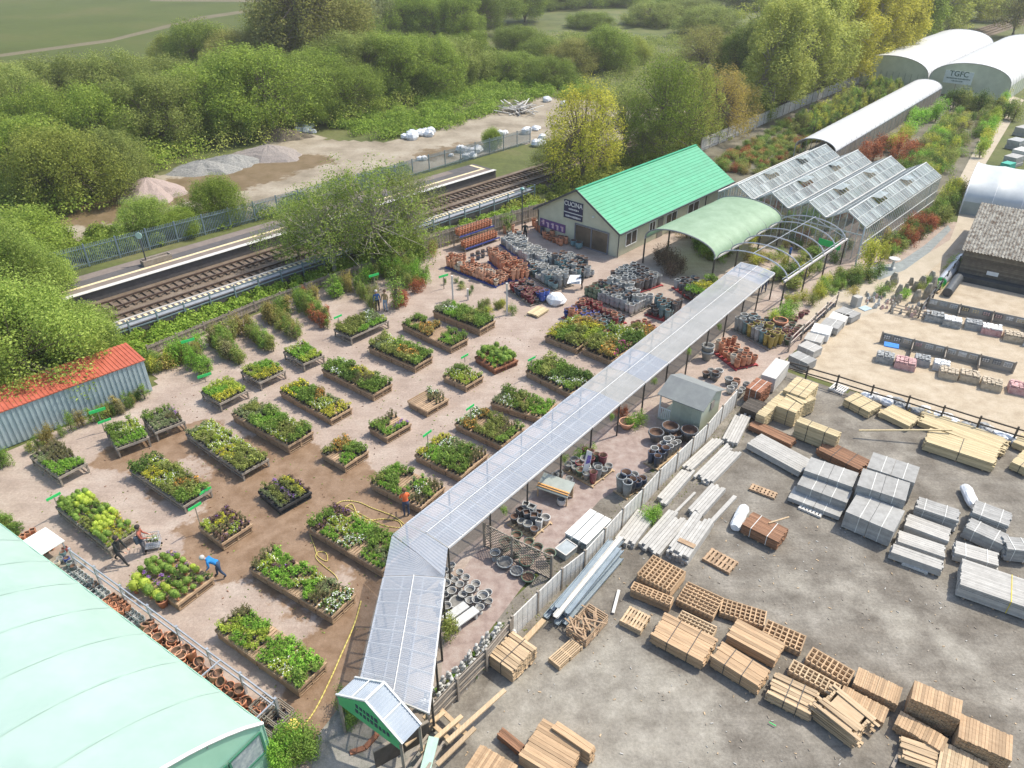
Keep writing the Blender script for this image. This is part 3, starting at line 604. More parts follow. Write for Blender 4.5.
tree(150, 238, 6.5, 4, 'bush', 'tbright', 'left rounded bush between the dirt compound and the palisade fence')
tree(220, 222, 6.5, 4.5, 'bush', 'tgreen', 'right rounded bush between the dirt compound and the palisade fence')
tree(185, 232, 5, 2.4, 'bush', 'tgreen', 'small low bush between the two rounded bushes')
tree(492, 148, 3.5, 2.6, 'bush', 'tgreen', 'small bush among white sacks beyond the palisade fence')
for i, (px, py, s) in enumerate([(508,232,1.5)]): tree(px, py, s, 2.2, 'spiky', 'green', 'tall slim potted shrub by the fence left of the lamp post')
under('scrub_undergrowth', 'dense leafy undergrowth below the thicket trees', [(-40,240), (-40,100), (120,80), (300,62), (420,45), (480,60), (480,90), (340,128), (290,122), (240,152), (190,165), (130,175), (60,222), (20,245)], 120000, 'tgreen', 3.0, .15, 4, 'undergrowth')
under('bramble_patch', 'broad patch of brambles right of the willows beyond the dirt compound', [(330,128), (390,112), (470,80), (560,70), (600,100), (545,98), (500,108), (460,124), (420,135), (380,140)], 75000, 'bramble', 1.6, .14, 2.2)
under('thicket_understorey', 'paler olive saplings mixed into the undergrowth of the thicket', [(-40,240), (-40,120), (160,100), (340,80), (470,62), (470,92), (340,130), (240,154), (130,178), (60,222)], 50000, 'tlime', 3.6, .12, 1.6)
under('meadow_scrub', 'low scrub and rank grass scattered over the distant meadow', [(470,60), (560,35), (760,40), (760,110), (620,108), (560,80)], 60000, 'tgrey', 1.6, .15, 3)
under('trackside_scrub', 'low scrub between the dirt compound and the palisade fence', [(20,262), (60,236), (110,236), (190,228), (256,214), (330,192), (430,163), (430,168), (330,200), (256,219), (130,252), (60,272), (20,282)], 44000, 'tgreen', 1.6, .11, 1.7)
under('railway_edge_scrub', 'low scrub under the trees on the railway side of the fence behind the shop', [(545,213), (600,190), (700,150), (735,134), (735,118), (690,128), (640,150), (560,180), (500,200), (505,215)], 24000, 'tolive', .9, .14, 1.5)
under('bank_scrub', 'yellow green weeds on the bank between the near platform and the boundary fence', [(112,338), (256,291), (330,266), (440,233), (540,202), (536,212), (440,246), (330,281), (256,309), (150,354), (120,362)], 34000, 'bramble', .8, .1, 1)
grass('bank_grass', 'rank yellowish grass covering the bank beside the near platform', [(110,340), (256,292), (330,268), (540,200), (545,212), (440,244), (330,281), (256,308), (150,354), (118,372)], 30000, g_weed, .3)
grass('yard_edge_weeds', 'tufts of green weeds along the foot of the white panel fence', [(732,402), (748,402), (745,440), (700,482), (665,512), (600,590), (530,640), (500,610), (560,560), (620,500), (690,440)], 3600, LF['olive'], .07, .045)
def heap(px, py, wx, wy, h, m1, label):
    mb = MB(); n = 28; k = 9; vs = []
    for i in range(k+1):
        for j in range(n):
            a = 2*PI*j/n; t = i/k; r = t*(1+.13*math.sin(3*a+px)+.08*math.sin(7*a)); z = h*(1-t)**1.0*(1-.25*(1-t))+R.uniform(-.07,.07)*(0 if i == k else 1)
            vs.append((math.cos(a)*r*wx/2+R.uniform(-.08,.08), math.sin(a)*r*wy/2, max(-.02, z) if i < k else -.03))
    mb.add(vs, [(i*n+j, i*n+(j+1) % n, (i+1)*n+(j+1) % n, (i+1)*n+j)[::-1] for i in range(k) for j in range(n)])
    tag(mb.build('spoil_heap', m1, loc=G(px, py), smooth=False), label, 'heap')
pinkg = M('pink_gravel', (.42,.33,.29), (.27,.21,.185), 9, .95, bump=.8, detail=8)
greyg = M('grey_rubble', (.33,.32,.29), (.17,.17,.16), 5, .95, bump=.8, detail=8)
heap(150, 196, 8.0, 7.5, 2.9, pinkg, 'conical heap of pinkish gravel at the left end of the dirt compound')
heap(203, 170, 9, 6, 1.7, greyg, 'long grey rubble heap between the pink cone and the second gravel heap')
heap(232, 163, 8, 6, 1.5, greyg, 'small pale grey rubble heap in the middle of the heap row')
heap(268, 156, 10, 7, 2.0, M('mixed_gravel', (.34,.29,.26), (.2,.18,.16), 7, .95, bump=.8), 'mixed pink and grey gravel heap at the right end of the heap row')
heap(283, 138, 8, 4, 2.0, M('dark_soil', (.17,.14,.1), (.09,.075,.05), 5, .95, bump=.8), 'dark soil heap behind the gravel heaps')
def sack(px, py, s, label, grp=None, m=None, cat='sack', name='white_sack'):
    mb = MB(); n = 10
    for t in range(3):
        c = (R.uniform(-.5,.5)*s, R.uniform(-.4,.4)*s, 0); k = s*R.uniform(.35,.6); mb.lathe([(k*.8,0), (k,k*.35), (k*.85,k*.9), (k*.35,k*1.15)], c, 8)
    for i, v in enumerate(mb.v): mb.v[i] = (v[0]+R.uniform(-.07,.07)*s, v[1]+R.uniform(-.07,.07)*s, max(0, v[2]+R.uniform(-.05,.05)*s))
    tag(mb.build(name, m or film, loc=G(px, py), rz=R.uniform(0,3)), label, cat, grp)
S1 = 'white bulk sack dumped just beyond the palisade fence'
for px, py, s in [(423,161,1.2), (463,151,1.5), (469,158,1.3), (476,153,1.4), (450,156,.6), (503,134,1.2), (527,133,1.4), (536,130,1.2), (541,138,1.1), (549,102,1.3), (562,106,1.3), (540,146,1.4)]: sack(px, py, s, S1, S1)
S2 = 'crumpled white sack lying beside the dark soil heap'
for px, py, s in [(304,127,1.5), (300,132,1.3), (312,132,1.5)]: sack(px, py, s, S2, S2)
S3 = 'crumpled pale sheeting at the foot of the brambles'
for px, py, s in [(407,139,1.6), (415,137,1.8), (424,136,1.6), (428,134,1.4)]: sack(px, py, s, S3, S3)
t = thing('timber_rubbish_pile', 'messy pile of pale broken timber at the end of the dirt track', 'timber pile', G(519,112))
for i in range(46):
    mb = MB(); a = R.uniform(0,PI); l = R.uniform(1.2,2.8); c = Vector((R.gauss(0,1.6), R.gauss(0,1.1), .15+R.random()*1.1)); d = Vector((math.cos(a), math.sin(a), R.uniform(-.25,.25)))*l; mb.beam(c-d, c+d, .16, .1); mb.build('plank', offw if i % 3 else wood_grey, t)
# ---------------------------------------------------------------- buildings
def frame(o, a): return thing(o[0], o[1], o[2], o[3], PI/2-math.radians(a))   # local x points along azimuth a, local y = a-90
cream_w = M('sage_cladding', (.62,.61,.47), (.54,.53,.40), 1.2, .8, bump=.1)
roofg = M('mint_green_roof', (.05,.36,.19), (.04,.30,.155), .9, .5, isl=.05, detail=12)
shop = thing('garden_shop', 'cream clad shop with a bright mint green roof, glazed doors and navy sign', 'shop', G(617,257.5), PI/2-math.radians(42.5))
LS, WS, ZE, ZA = 21.2, 10.0, 2.65, 5.55
mb = MB(); mb.prism([(0,0,0), (0,WS,0), (0,WS,ZE), (0,WS/2,ZA-.12), (0,0,ZE)], (LS,0,0)); 
for i in range(68): y = .08+i*.145; zt = ZE+(ZA-ZE-.12)*(1-abs(y-WS/2)/(WS/2)); mb.box((-.012, y, zt/2), (.02,.03,zt-.05))
for i in range(int(LS/.15)): mb.box((.1+i*.15, -.012, ZE/2), (.03,.02,ZE-.05))
mb.build('wall', cream_w, shop)
mb = MB()
for sd_ in (0, 1):
    n = 16
    for i in range(n):
        t0, t1 = i/n, (i+1)/n; oy = -.35
        def yy(t): y = oy+(WS/2-oy)*t; return y if sd_ == 0 else WS-y
        def zz(t): return ZE-.19+(ZA-ZE+.19)*t
        a = [(-.35,yy(t0),zz(t0)+.05), (LS+.35,yy(t0),zz(t0)+.05), (LS+.35,yy(t1),zz(t1)+.012), (-.35,yy(t1),zz(t1)+.012)]
        b = [(p[0],p[1],p[2]-.05) for p in a]; mb.add(a+b, [(0,1,2,3),(7,6,5,4),(0,4,5,1),(1,5,6,2),(2,6,7,3),(3,7,4,0)])
rf = mb.build('roof', roofg, shop)
mb = MB(); mb.beam((-.36,WS/2,ZA+.04), (LS+.36,WS/2,ZA+.04), .3, .06); mb.build('ridge_cap', roofg, rf)
mb = MB()
for y0, y1 in ((-.36, WS/2), (WS+.36, WS/2)): mb.beam((-.37,y0,ZE-.22), (-.37,y1,ZA-.03), .05, .2, up=(0,0,1))
mb.beam((-.3,-.42,ZE-.2), (LS+.3,-.42,ZE-.2), .1, .1); mb.build('gutter', dsteel, shop)
for x, y in ((-.06,-.08), (-.06,WS-.1), (9.5,-.08), (16,-.08)): mb = MB(); mb.tube((x,y,0), (x,y,ZE-.25), .05); mb.build('downpipe', dsteel, shop)
glassd = M('dark_window_glass', (.08,.07,.055), (.05,.045,.04), .7, .12)
glasst = M('tan_door_glass', (.17,.13,.09), (.08,.065,.05), .6, .12)
dr = thing('sliding_door', None, None); del_ = dr; dr.parent = shop; dr.location = (-.04, 3.1, 0)
for i in (0, 1):
    mb = MB(); mb.box((-.03, -1.0+i*2.0, 1.05), (.03,1.8,1.95)); mb.build('door_glass', glasst, dr)
mb = MB()
for y in (-2,0,2): mb.box((-.05,y,1.1), (.09,.12,2.2))
for z in (.06,2.15): mb.box((-.05,0,z), (.085,3.88,.12))
mb.build('door_frame', M('grey_door_frame', (.22,.22,.24), rough=.4), dr)
for x0, x1 in ((1.2,3.0), (5.2,6.2), (8.2,10.2), (12.4,14.6)):
    mb = MB()
    for zz in (.75,2.05): mb.box(((x0+x1)/2,-.05,zz), (x1-x0,.08,.08))
    for x in (x0,(x0+x1)/2,x1): mb.box((x,-.05,1.4), (.07,.075,1.22))
    wn = mb.build('window', white, shop); mb = MB(); mb.box(((x0+x1)/2,-.035,1.4), (x1-x0-.1,.02,1.2)); mb.build('pane', glassd, wn)
mb = MB(); mb.box((7.2,-.05,1.0), (.95,.05,2.0)); mb.build('side_door', M('side_door_grey', (.2,.19,.17), rough=.5), shop)
navy = M('navy_board', (.035,.04,.09), (.03,.034,.075), 1, .5)
def text(s, size, mat, parent, loc, rot, name='lettering', sx=1.0, ext=.008, font=None):
    cu = bpy.data.curves.new(name, 'FONT'); cu.body = s; cu.size = size; cu.align_x = 'CENTER'; cu.align_y = 'CENTER'; cu.extrude = ext; cu.offset = size*.012
    o = bpy.data.objects.new(name+'_src', cu); C.objects.link(o); bpy.context.view_layer.update()
    me = bpy.data.meshes.new_from_object(o.evaluated_get(bpy.context.evaluated_depsgraph_get())); bpy.data.objects.remove(o)
    me.materials.clear(); me.materials.append(mat); t = bpy.data.objects.new(name, me); C.objects.link(t); t.parent = parent; t.location = loc; t.rotation_euler = rot; t.scale = (sx,1,1); return t
def scribble(mb, y0, z, wd, h, x=-.13, ax='y'):
    """illegible small print: a run of short strokes"""
    y = y0
    while y < y0+wd:
        l = R.uniform(.05,.16)
        if ax == 'y': mb.box((x, y+l/2, z), (.01,l*.8,h*R.uniform(.6,1)))
        else: mb.box((y+l/2, x, z), (l*.8,.01,h*R.uniform(.6,1)))
        y += l+.03
sg = thing('shop_sign', None, None); sg.parent = shop; sg.location = (0, 5.45, 3.55)
mb = MB(); mb.box((-.07,0,.12), (.06,2.3,1.15)); mb.box((-.07,0,-.83), (.06,2.3,.55)); mb.build('sign_board', navy, sg)
mb = MB(); mb.box((-.05,0,-.49), (.03,2.25,.14)); mb.build('sign_band', white, sg)
text('CUCINA', .62, white, sg, (-.105, 0, .36), (PI/2, 0, -PI/2), sx=.95)
mb = MB(); scribble(mb, -.7, -.12, 1.2, .2, -.105); scribble(mb, -.95, -.85, 1.9, .2, -.105); mb.build('small_print', white, sg)
mb = MB(); mb.lathe([(.03,0), (.12,.04), (.12,.16), (.02,.2)], (-.1,3.0,3.2), 10); mb.build('wall_lamp', white, shop)
bn = thing('shop_banner', None, None); bn.parent = shop; bn.location = (0, 8.0, 1.2)
mb = MB(); mb.box((-.06,0,0), (.03,3.3,.85)); mb.build('banner_sheet', M('purple_banner', (.10,.06,.22), (.2,.08,.2), 4, .6), bn)
mb = MB()
for k in range(5): mb.box((-.085, -1.3+k*.62, R.uniform(-.1,.1)), (.012,.22,.5)); mb.box((-.087, -1.2+k*.62, .12), (.012,.3,.12))
mb.build('banner_figures', M('banner_pale', (.55,.5,.62), (.7,.4,.4), 6, .6), bn)

# container shed with red roof
cr_ = thing('corrugated_container', 'pale blue corrugated steel container shed with a rusty red roof under the bright trees', 'container', G(153,391), PI/2-math.radians(44.5)+PI)
steelb = M('pale_blue_steel', (.42,.50,.52), (.34,.42,.44), 1.5, .5, metal=.1); redr = M('rusty_red_roof', (.50,.13,.08), (.38,.09,.05), 1.5, .7)
mb = MB(); LC, WC, HC = 17.0, 2.9, 2.45; mb.box((LC/2, -WC/2-.03, HC/2), (LC, WC, HC))
for i in range(int(LC/.3)): mb.box((.15+i*.3, .0, HC/2), (.15,.06,HC-.1))
for i in range(9): mb.box((-.0, -.2-i*.31, HC/2), (.06,.15,HC-.1))
mb.build('corrugated_wall', steelb, cr_)
mb = MB()
for i in range(int(LC/.25)+1): mb.beam((i*.25,.1,HC+.04), (i*.25,-WC-.12,HC+.12), .12, .06); 
mb.beam((LC/2,.1,HC+.02), (LC/2,-WC-.12,HC+.1), LC+.2, .04); mb.build('roof', redr, cr_)

# generic vault
def vault(name, label, cat, P, a, ln, wd, z0, z1, skin, rib, step=2.0, gable=None, gmat=None, sag=.05, posts=False, ground=True, n=18, nw=None):
    """P: front corner on the right (ground), local x along the axis, local y across (to the left)"""
    t = thing(name, label, cat, P, PI/2-math.radians(a)); mb = MB()
    def sec(k, x, dz=0):
        th = PI*k/n; return (x, wd/2-wd/2*math.cos(th), z0+(z1-z0)*math.sin(th)**.9+dz)
    m = max(1, round(ln/step)); sub = 6; vs = []
    for i in range(m*sub+1):
        x = ln*i/(m*sub); ph = (i % sub)/sub; d = -sag*math.sin(PI*ph)
        for k in range(n+1): vs.append(sec(k, x, d*(.4+.6*math.sin(PI*k/n))))
    q = n+1; mb.add(vs, [(i*q+k, (i+1)*q+k, (i+1)*q+k+1, i*q+k+1) for i in range(m*sub) for k in range(n)])
    mb.build('cover', skin, t, smooth=True)
    if rib:
        for i in range(m+1):
            x = ln*i/m; mb = MB(); pts = [sec(k, x, -.045) for k in range(n+1)]
            if i in (0, m): pts = [sec(k, x+(-.02 if i == 0 else .02), .02) for k in range(n+1)]
            if ground: pts = [(x, 0, 0)]+pts+[(x, wd, 0)]
            mb.path(pts, .045 if i not in (0, m) else .07, 6); mb.build('hoop', rib, t)
    if gable:
        for x in gable:
            mb = MB(); pts = [sec(k, x) for k in range(n+1)]; pts = [(x,0,0)]+pts+[(x,wd,0)]; mb.poly(pts); mb.build('end_wall', gmat, t)
    if posts == 'walls':
        mb = MB(); mb.quad((0,0,0), (ln,0,0), (ln,0,z0), (0,0,z0)); mb.quad((0,wd,0), (ln,wd,0), (ln,wd,z0), (0,wd,z0)); mb.build('side_wall', gmat, t)
    return t
whitefilm = M('white_film', (.62,.62,.61), (.54,.55,.55), .5, .45)
gabf = M('grey_green_film', (.50,.54,.42), (.42,.46,.35), .8, .6)
hoopm = M('hoop_steel', (.5,.5,.48), (.4,.4,.38), 2, .5, metal=.3)
v_ = az(-50); P2 = Vector((78,142.4,0))+v_*2.3; P3 = P2-v_*13.4
vault('polytunnel', 'left one of the two big white polytunnels at the top right', 'polytunnel', P2, 41, 50, 13.4, 2.5, 5.5, whitefilm, hoopm, 2.2, (0.02,49.9), gabf, .06, 'walls')
t2 = vault('polytunnel', 'right one of the two big white polytunnels, with a white lettered sign at its end', 'polytunnel', P3, 41, 50, 13.2, 2.5, 5.5, whitefilm, hoopm, 2.2, (0.02,49.9), gabf, .06, 'walls')
for t_, nm in ((bpy.data.objects['polytunnel'], 0),):
    for k in range(12): mb = MB(); mb.box((-.04, 1.1*k+.6, 1.4), (.05,.05,2.8)); mb.build('mullion', M('green_frame', (.18,.25,.17), rough=.6), t_)
tb = thing('lettered_sign', 'white board on a post lettered TGFC in front of the right big polytunnel', 'sign', P3+v_*8.2-az(41)*1.6, PI/2-math.radians(41))
sgr = M('sign_dark_green', (.03,.11,.08), rough=.5)
mb = MB(); mb.box((0,0,1.5), (.1,.1,3.0)); mb.build('post', wood_grey, tb)
mb = MB(); mb.box((-.1,-.1,3.3), (.06,4.6,2.1)); mb.build('sign_board', M('sign_pale', (.62,.70,.68), rough=.5), tb)
text('TGFC', 1.25, sgr, tb, (-.14,-.1,3.85), (PI/2,0,-PI/2), ext=.01)
mb = MB(); scribble(mb, -2.1, 3.1, 3.9, .26, -.14); scribble(mb, -1.0, 2.68, 1.8, .22, -.14); mb.build('small_print', sgr, tb)
vault('tube_tunnel', 'long narrow white tube tunnel leading from the glasshouse to the big polytunnels', 'tunnel', G(838,150,2.2)-az(39.5)*.8, 39.5, 53, 5.2, 2.0, 3.3, whitefilm, hoopm, 2.0, None, gabf, .03).location.z = 0
tt = bpy.data.objects['tube_tunnel']
netm = M('grey_netting', (.20,.18,.15), (.14,.125,.1), 2, .9)
mb = MB(); mb.beam((0,0.02,1.05), (53,0.02,1.05), .03, 2.1); mb.build('side_netting', netm, tt)
mb = MB(); mb.beam((0,-.03,2.2), (53,-.03,2.2), .06, .08); mb.build('gutter_rail', steel, tt)
wf2 = M('milky_film', (.54,.57,.57), (.45,.48,.48), .6, .35, spec=.5)
p = G(964,199,1.6); p.z = 0
vault('polytunnel', 'milky white polytunnel at the right edge, directly behind the weathered barn', 'polytunnel', p, 124, 24, 11, 1.4, 3.9, wf2, M('white_hoop', (.8,.8,.8), rough=.4), 2.6, (0.02,), M('milky_end', (.4,.44,.42), (.3,.35,.33), 1, .6), .12, 'walls')
# big mint tunnel, bottom left
mint = M('mint_film', (.365,.48,.425), (.31,.43,.37), .45, .4, spec=.5, detail=12, bump=.35)
mintd = M('mint_end_film', (.36,.62,.48), (.3,.55,.42), .8, .4)
p = G(262,722,2.6); p.z = 0
va = 123.6
bt = vault('mint_polytunnel', 'huge pale mint green polytunnel filling the bottom left corner', 'polytunnel', p, va+180, 34, 13, 0, 1, mint, None, 2.4, None, None, .0)
for c in list(bt.children): bpy.data.objects.remove(c)
# cross-section: low wall on the pot side rising to a crown on the left
mb = MB(); n = 22; m = 14; sub = 8; vs = []; WB, ZB0, ZB1 = 15.0, 2.5, 5.4
def bsec(k, x, d=0):
    s_ = k/n; return (x, WB*s_, ZB0+(ZB1-ZB0)*(4*s_*(1-s_))**.92+d)
for i in range(m*sub+1):
    x = 34*i/(m*sub); ph = (i % sub)/sub
    for k in range(n+1): vs.append(bsec(k, x, -.09*math.sin(PI*ph)**.8*(.25+.75*math.sin(PI*k/n))+.012*math.sin(k*2.1+i*1.3)))
q = n+1; mb.add(vs, [(i*q+k, i*q+k+1, (i+1)*q+k+1, (i+1)*q+k) for i in range(m*sub) for k in range(n)])
mb.build('cover', mint, bt, smooth=True)
for i in range(m+1):
    x = 34*i/m; mb = MB(); mb.path([bsec(k, x, -.05 if i else .02) for k in range(n+1)], .04 if i else .07); mb.build('hoop', hoopm if i else white, bt)
hoop_shade = M('hoop_shade_strip', (.335,.465,.40), (.29,.41,.35), 1, .5)  # darker strips on the cover paint the hoops' shade showing through the film
for i in range(1, m+1):
    x = 34*i/m
    for w2 in (0, ):
        mb = MB(); a = [bsec(k, x-.05, .012) for k in range(n+1)]; b2 = [bsec(k, x+.05, .012) for k in range(n+1)]; mb.add(a+b2, [(k, k+1, n+2+k, n+1+k) for k in range(n)]); mb.build('hoop_shade_strip', hoop_shade, bt)
for k in (3, 6, 9): mb = MB(); a = bsec(k, 0, -.2); mb.beam(a, (34, a[1], a[2]), .05, .05); mb.build('purlin', hoopm, bt)
mb = MB(); mb.poly([(.03,0,0)]+[bsec(k, .03, -.04) for k in range(n+1)]+[(.03,WB,0)]); mb.build('end_wall', mintd, bt)
mb = MB(); mb.beam((0,-.02,1.25), (34,-.02,1.25), .03, 2.5); mb.build('side_wall', mintd, bt)
gf = M('dark_green_frame', (.05,.2,.13), rough=.5)
for k in range(3):
    mb = MB(); mb.box((-.04, .9+k*1.5, 1.7), (.03,1.25,1.1)); wn = mb.build('end_window', M('window_slate', (.2,.26,.3), (.45,.5,.5), 5, .3), bt)
    mb = MB()
    for z in (1.1,2.3): mb.box((-.07,.9+k*1.5,z), (.05,1.4,.08))
    for y in (.22,1.58): mb.box((-.07,y+k*1.5,1.7), (.045,.08,1.1))
    mb.build('window_frame', gf, wn)

# clear corrugated canopy walkway
clear = M('clear_corrugated_sheet', (.47,.51,.57), (.39,.43,.49), .6, .3, alpha=.6, spec=.6)
clear2 = M('weathered_clear_sheet', (.47,.47,.455), (.38,.385,.37), .6, .4, alpha=.7, spec=.4)
NRA = 39
cw = thing('canopy_walkway', 'long flat canopy of clear corrugated sheeting on slim posts, with an elbow near the porch', 'canopy', G(406,523))
O_ = cw.location.copy(); ZC = 2.5
def cpt(px, py, z=ZC): return G(px, py, z)-Vector((O_.x, O_.y, 0))
def corr(a0, a1, b0, b1, mat, nw, mid=.12, name='roof_sheet'):
    """corrugated strip between edge lines a (left) and b (right); waves run across"""
    mb = MB(); vs = []; ks = 6; N_ = nw*4
    for i in range(N_+1):
        t = i/N_; a = a0.lerp(a1, t); b = b0.lerp(b1, t); wv = .014*math.sin(2*PI*i/4)
        for k in range(ks+1): s_ = k/ks; p = a.lerp(b, s_); p.z += wv+mid*(1-abs(2*s_-1)); vs.append(p)
    q = ks+1; mb.add(vs, [(i*q+k, i*q+k+1, (i+1)*q+k+1, (i+1)*q+k) for i in range(N_) for k in range(ks)]); return mb.build(name, mat, cw, smooth=True)
A0, A1, B0, B1 = cpt(406,523), cpt(741,262), cpt(448,546.5), cpt(775,272.5)
ns = 13
for i in range(ns):
    a0, a1 = A0.lerp(A1, i/ns), A0.lerp(A1, (i+1)/ns-.0006); b0, b1 = B0.lerp(B1, i/ns), B0.lerp(B1, (i+1)/ns-.0006)
    corr(a0, a1, b0, b1, clear if i in (0,1,2,3,4,12) or i == 6 else clear2, 20)
E0, E1 = cpt(392,534), cpt(383.5,576)
corr(cpt(392.5,534.5), cpt(405.5,523.7), cpt(444.5,577), cpt(447.8,548), clear, 8)
corr(cpt(383.6,576), cpt(392,535), cpt(444.6,577.5), cpt(444.7,577.2), clear, 12)
S0, S1_, T0, T1 = cpt(383.5,576.5), cpt(358.5,687), cpt(444.7,578), cpt(428.5,712)
for i in range(4):
    corr(S0.lerp(S1_, i/4), S0.lerp(S1_, (i+1)/4-.001), T0.lerp(T1, i/4), T0.lerp(T1, (i+1)/4-.001), clear, 18)
mb = MB()
for i in range(NRA+1):
    a, b = A0.lerp(A1, i/NRA), B0.lerp(B1, i/NRA); m_ = (a+b)/2; dz = Vector((0,0,.06)); mb.beam(a-dz, m_+Vector((0,0,.05)), .06, .08); mb.beam(m_+Vector((0,0,.05)), b-dz, .06, .08)
for i in range(9):
    a, b = S0.lerp(S1_, i/8), T0.lerp(T1, i/8); m_ = (a+b)/2; mb.beam(a-Vector((0,0,.06)), m_+Vector((0,0,.05)), .06, .08); mb.beam(m_+Vector((0,0,.05)), b-Vector((0,0,.06)), .06, .08)
mb.build('rafter', offw, cw)
mb = MB()
for p, q in ((A0, A1), (B0, B1), (S0, S1_), (T0, T1)): mb.beam(p-Vector((0,0,.12)), q-Vector((0,0,.12)), .07, .12)
for f in (.33,.66):
    mb.beam(A0.lerp(B0, f)+Vector((0,0,.0)), A1.lerp(B1, f), .05, .05); mb.beam(S0.lerp(T0, f), S1_.lerp(T1, f), .05, .05)
mb.build('purlin', M('white_purlin', (.7,.7,.7), rough=.5), cw)
mb = MB(); mb.beam((A0+B0)/2+Vector((0,0,.155)), (A1+B1)/2+Vector((0,0,.155)), .03, .02); mb.beam((S0+T0)/2+Vector((0,0,.155)), (S1_+T1)/2+Vector((0,0,.155)), .03, .02); mb.build('ridge_strip', white, cw)
for i in range(ns+1):
    for a, b, s_ in ((A0, A1, .3), (B0, B1, -.0)):
        if i % 1 == 0:
            p = a.lerp(b, i/ns); mb = MB(); mb.beam((p.x, p.y, 0), (p.x, p.y, ZC-.1), .09, .09, up=(0,1,0)); mb.build('post', wood_dark, cw)
for i in range(4):
    for a, b in ((S0, S1_), (T0, T1)): p = a.lerp(b, (i+.5)/4); mb = MB(); mb.beam((p.x, p.y, 0), (p.x, p.y, ZC-.1), .09, .09, up=(0,1,0)); mb.build('post', wood_dark, cw)
hb = LF['olive']
for i, f in enumerate((.1,.235,.36,.49,.61,.73)):
    p = B0.lerp(B1, f)+O_; put = tree(0,0,.45,.5,'shrub','green', 'hanging basket plant on the right edge of the long clear canopy', 'hanging baskets along the clear canopy', cat='hanging basket', name='hanging_basket', loc=Vector((p.x+.1, p.y-.1, 1.75)))
# entrance porch
pr = thing('entrance_porch', 'small gabled porch with a green lettered fascia at the near end of the clear canopy', 'porch', G(338,696,2.35))
pr.location.z = 0; O2 = pr.location.copy(); o3 = lambda px, py, z: G(px, py, z)-O2
el, er, ap = o3(338,696,2.35), o3(400.6,742.5,2.35), None
ap = (el+er)/2; ap.z = 3.35; dd = az(38)*.95; ridge_b = ap+dd
gcl = M('porch_sheet', (.45,.50,.55), (.36,.41,.47), .8, .25, alpha=.9)
for nm, e in (('left', el), ('right', er)):
    mb = MB(); vs = []; N_ = 60; out = (e-ap)*1.06+ap
    for i in range(N_+1):
        t = i/N_
        a = ap.lerp(out, t) if nm == 'right' else ap.lerp(out, t)
        for k in range(2): p = a+dd*k; p = p+Vector((0,0,.05+.02*math.sin(i*PI/2))); vs.append(p)
    mb.add(vs, [(2*i, 2*i+1, 2*i+3, 2*i+2) for i in range(N_)]); mb.build('porch_roof', gcl, pr)
fm = M('white_trim', (.78,.78,.75), rough=.5)
mb = MB()
for e in (el, er):
    for k in (0, 1): mb.beam(ap+dd*k+Vector((0,0,.08)), (e-ap)*1.06+ap+dd*k+Vector((0,0,.08)), .07, .07)
    mb.beam((e-ap)*.5+ap+Vector((0,0,.09)), (e-ap)*.5+ap+dd+Vector((0,0,.09)), .05, .04)
mb.beam(ap+Vector((0,0,.1)), ap+dd+Vector((0,0,.1)), .1, .05); mb.build('trim', fm, pr)
fwd = Vector((-dd.x, -dd.y, 0)).normalized()
mb = MB(); mb.prism([el+Vector((0,0,-.45)), el+Vector((0,0,.0)), ap, er, er+Vector((0,0,-.45))], fwd*.04); fs = mb.build('fascia', M('fascia_green', (.10,.50,.20), (.08,.43,.17), 1, .5), pr)
mb = MB(); dx = (er-el).normalized()
for r_, (s0, s1) in enumerate(((.32,.62), (.3,.85))):
    x = (er-el).length*s0
    while x < (er-el).length*s1:
        l = R.uniform(.1,.19); p = el+dx*(x+l/2)+Vector((0,0,.36-r_*.34))+fwd*.05; mb.beam(p-dx*l*.4, p+dx*l*.4, .014, R.uniform(.14,.22)); x += l+.05
mb.build('fascia_lettering', navy, fs)
for e in (el, er, el+dd, er+dd): mb = MB(); mb.beam((e.x, e.y, 0), (e.x, e.y, 2.3), .1, .1, up=(0,1,0)); mb.build('post', wood_grey, pr)

# green arched canopy and bare hoops
archg = M('pale_green_sheet', (.44,.60,.42), (.33,.48,.31), .9, .5, trans=.35, detail=12)
p = G(715,258,2.55); p.z = 0; darkp = M('grey_pole', (.25,.26,.26), rough=.5)
ac = vault('arched_canopy', 'pale green arched canopy on posts beside the green roofed shop', 'canopy', p, 43, 12.6, 7.2, 2.5, 3.9, archg, darkp, 3.1, None, None, .03, None, False)
for x in (0,4.2,8.4,12.6):
    for y in (0,7.2): mb = MB(); mb.tube((x,y,0), (x,y,2.5), .08, n=8); mb.build('post', wood_dark, ac)
mb = MB()
for y in (0,7.2): mb.beam((-.1,y,2.5), (12.7,y,2.5), .12, .14)
mb.build('eave_beam', M('pale_beam', (.5,.48,.46), rough=.6), ac)
hf = thing('bare_hoop_frame', 'bare curved steel hoop frame without cover between the green canopy and the glasshouse', 'frame', p-az(-47)*6.5, PI/2-math.radians(43))
for i in range(6):
    x = .2+i*2.35; mb = MB(); mb.path([(x, 6.4-3.2+3.2*math.cos(PI*k/14), 2.5+1.35*math.sin(PI*k/14)) for k in range(15)], .06); mb.build('hoop', steel, hf)
mb = MB(); mb.beam((-.3,0,2.45), (12.5,0,2.45), .12, .16); mb.build('side_rail', M('pale_rail', (.66,.62,.6), rough=.6), hf)
mb = MB(); mb.beam((-.2,.22,2.56), (12.3,.22,2.56), .05, .05); mb.beam((0,3.2,3.88), (12.2,3.2,3.88), .045, .045); mb.build('ridge_rod', steel, hf)
for x in (0,4.1,8.2,12.3): mb = MB(); mb.tube((x,0,0), (x,0,2.4), .07, n=8); mb.build('post', wood_dark, hf)
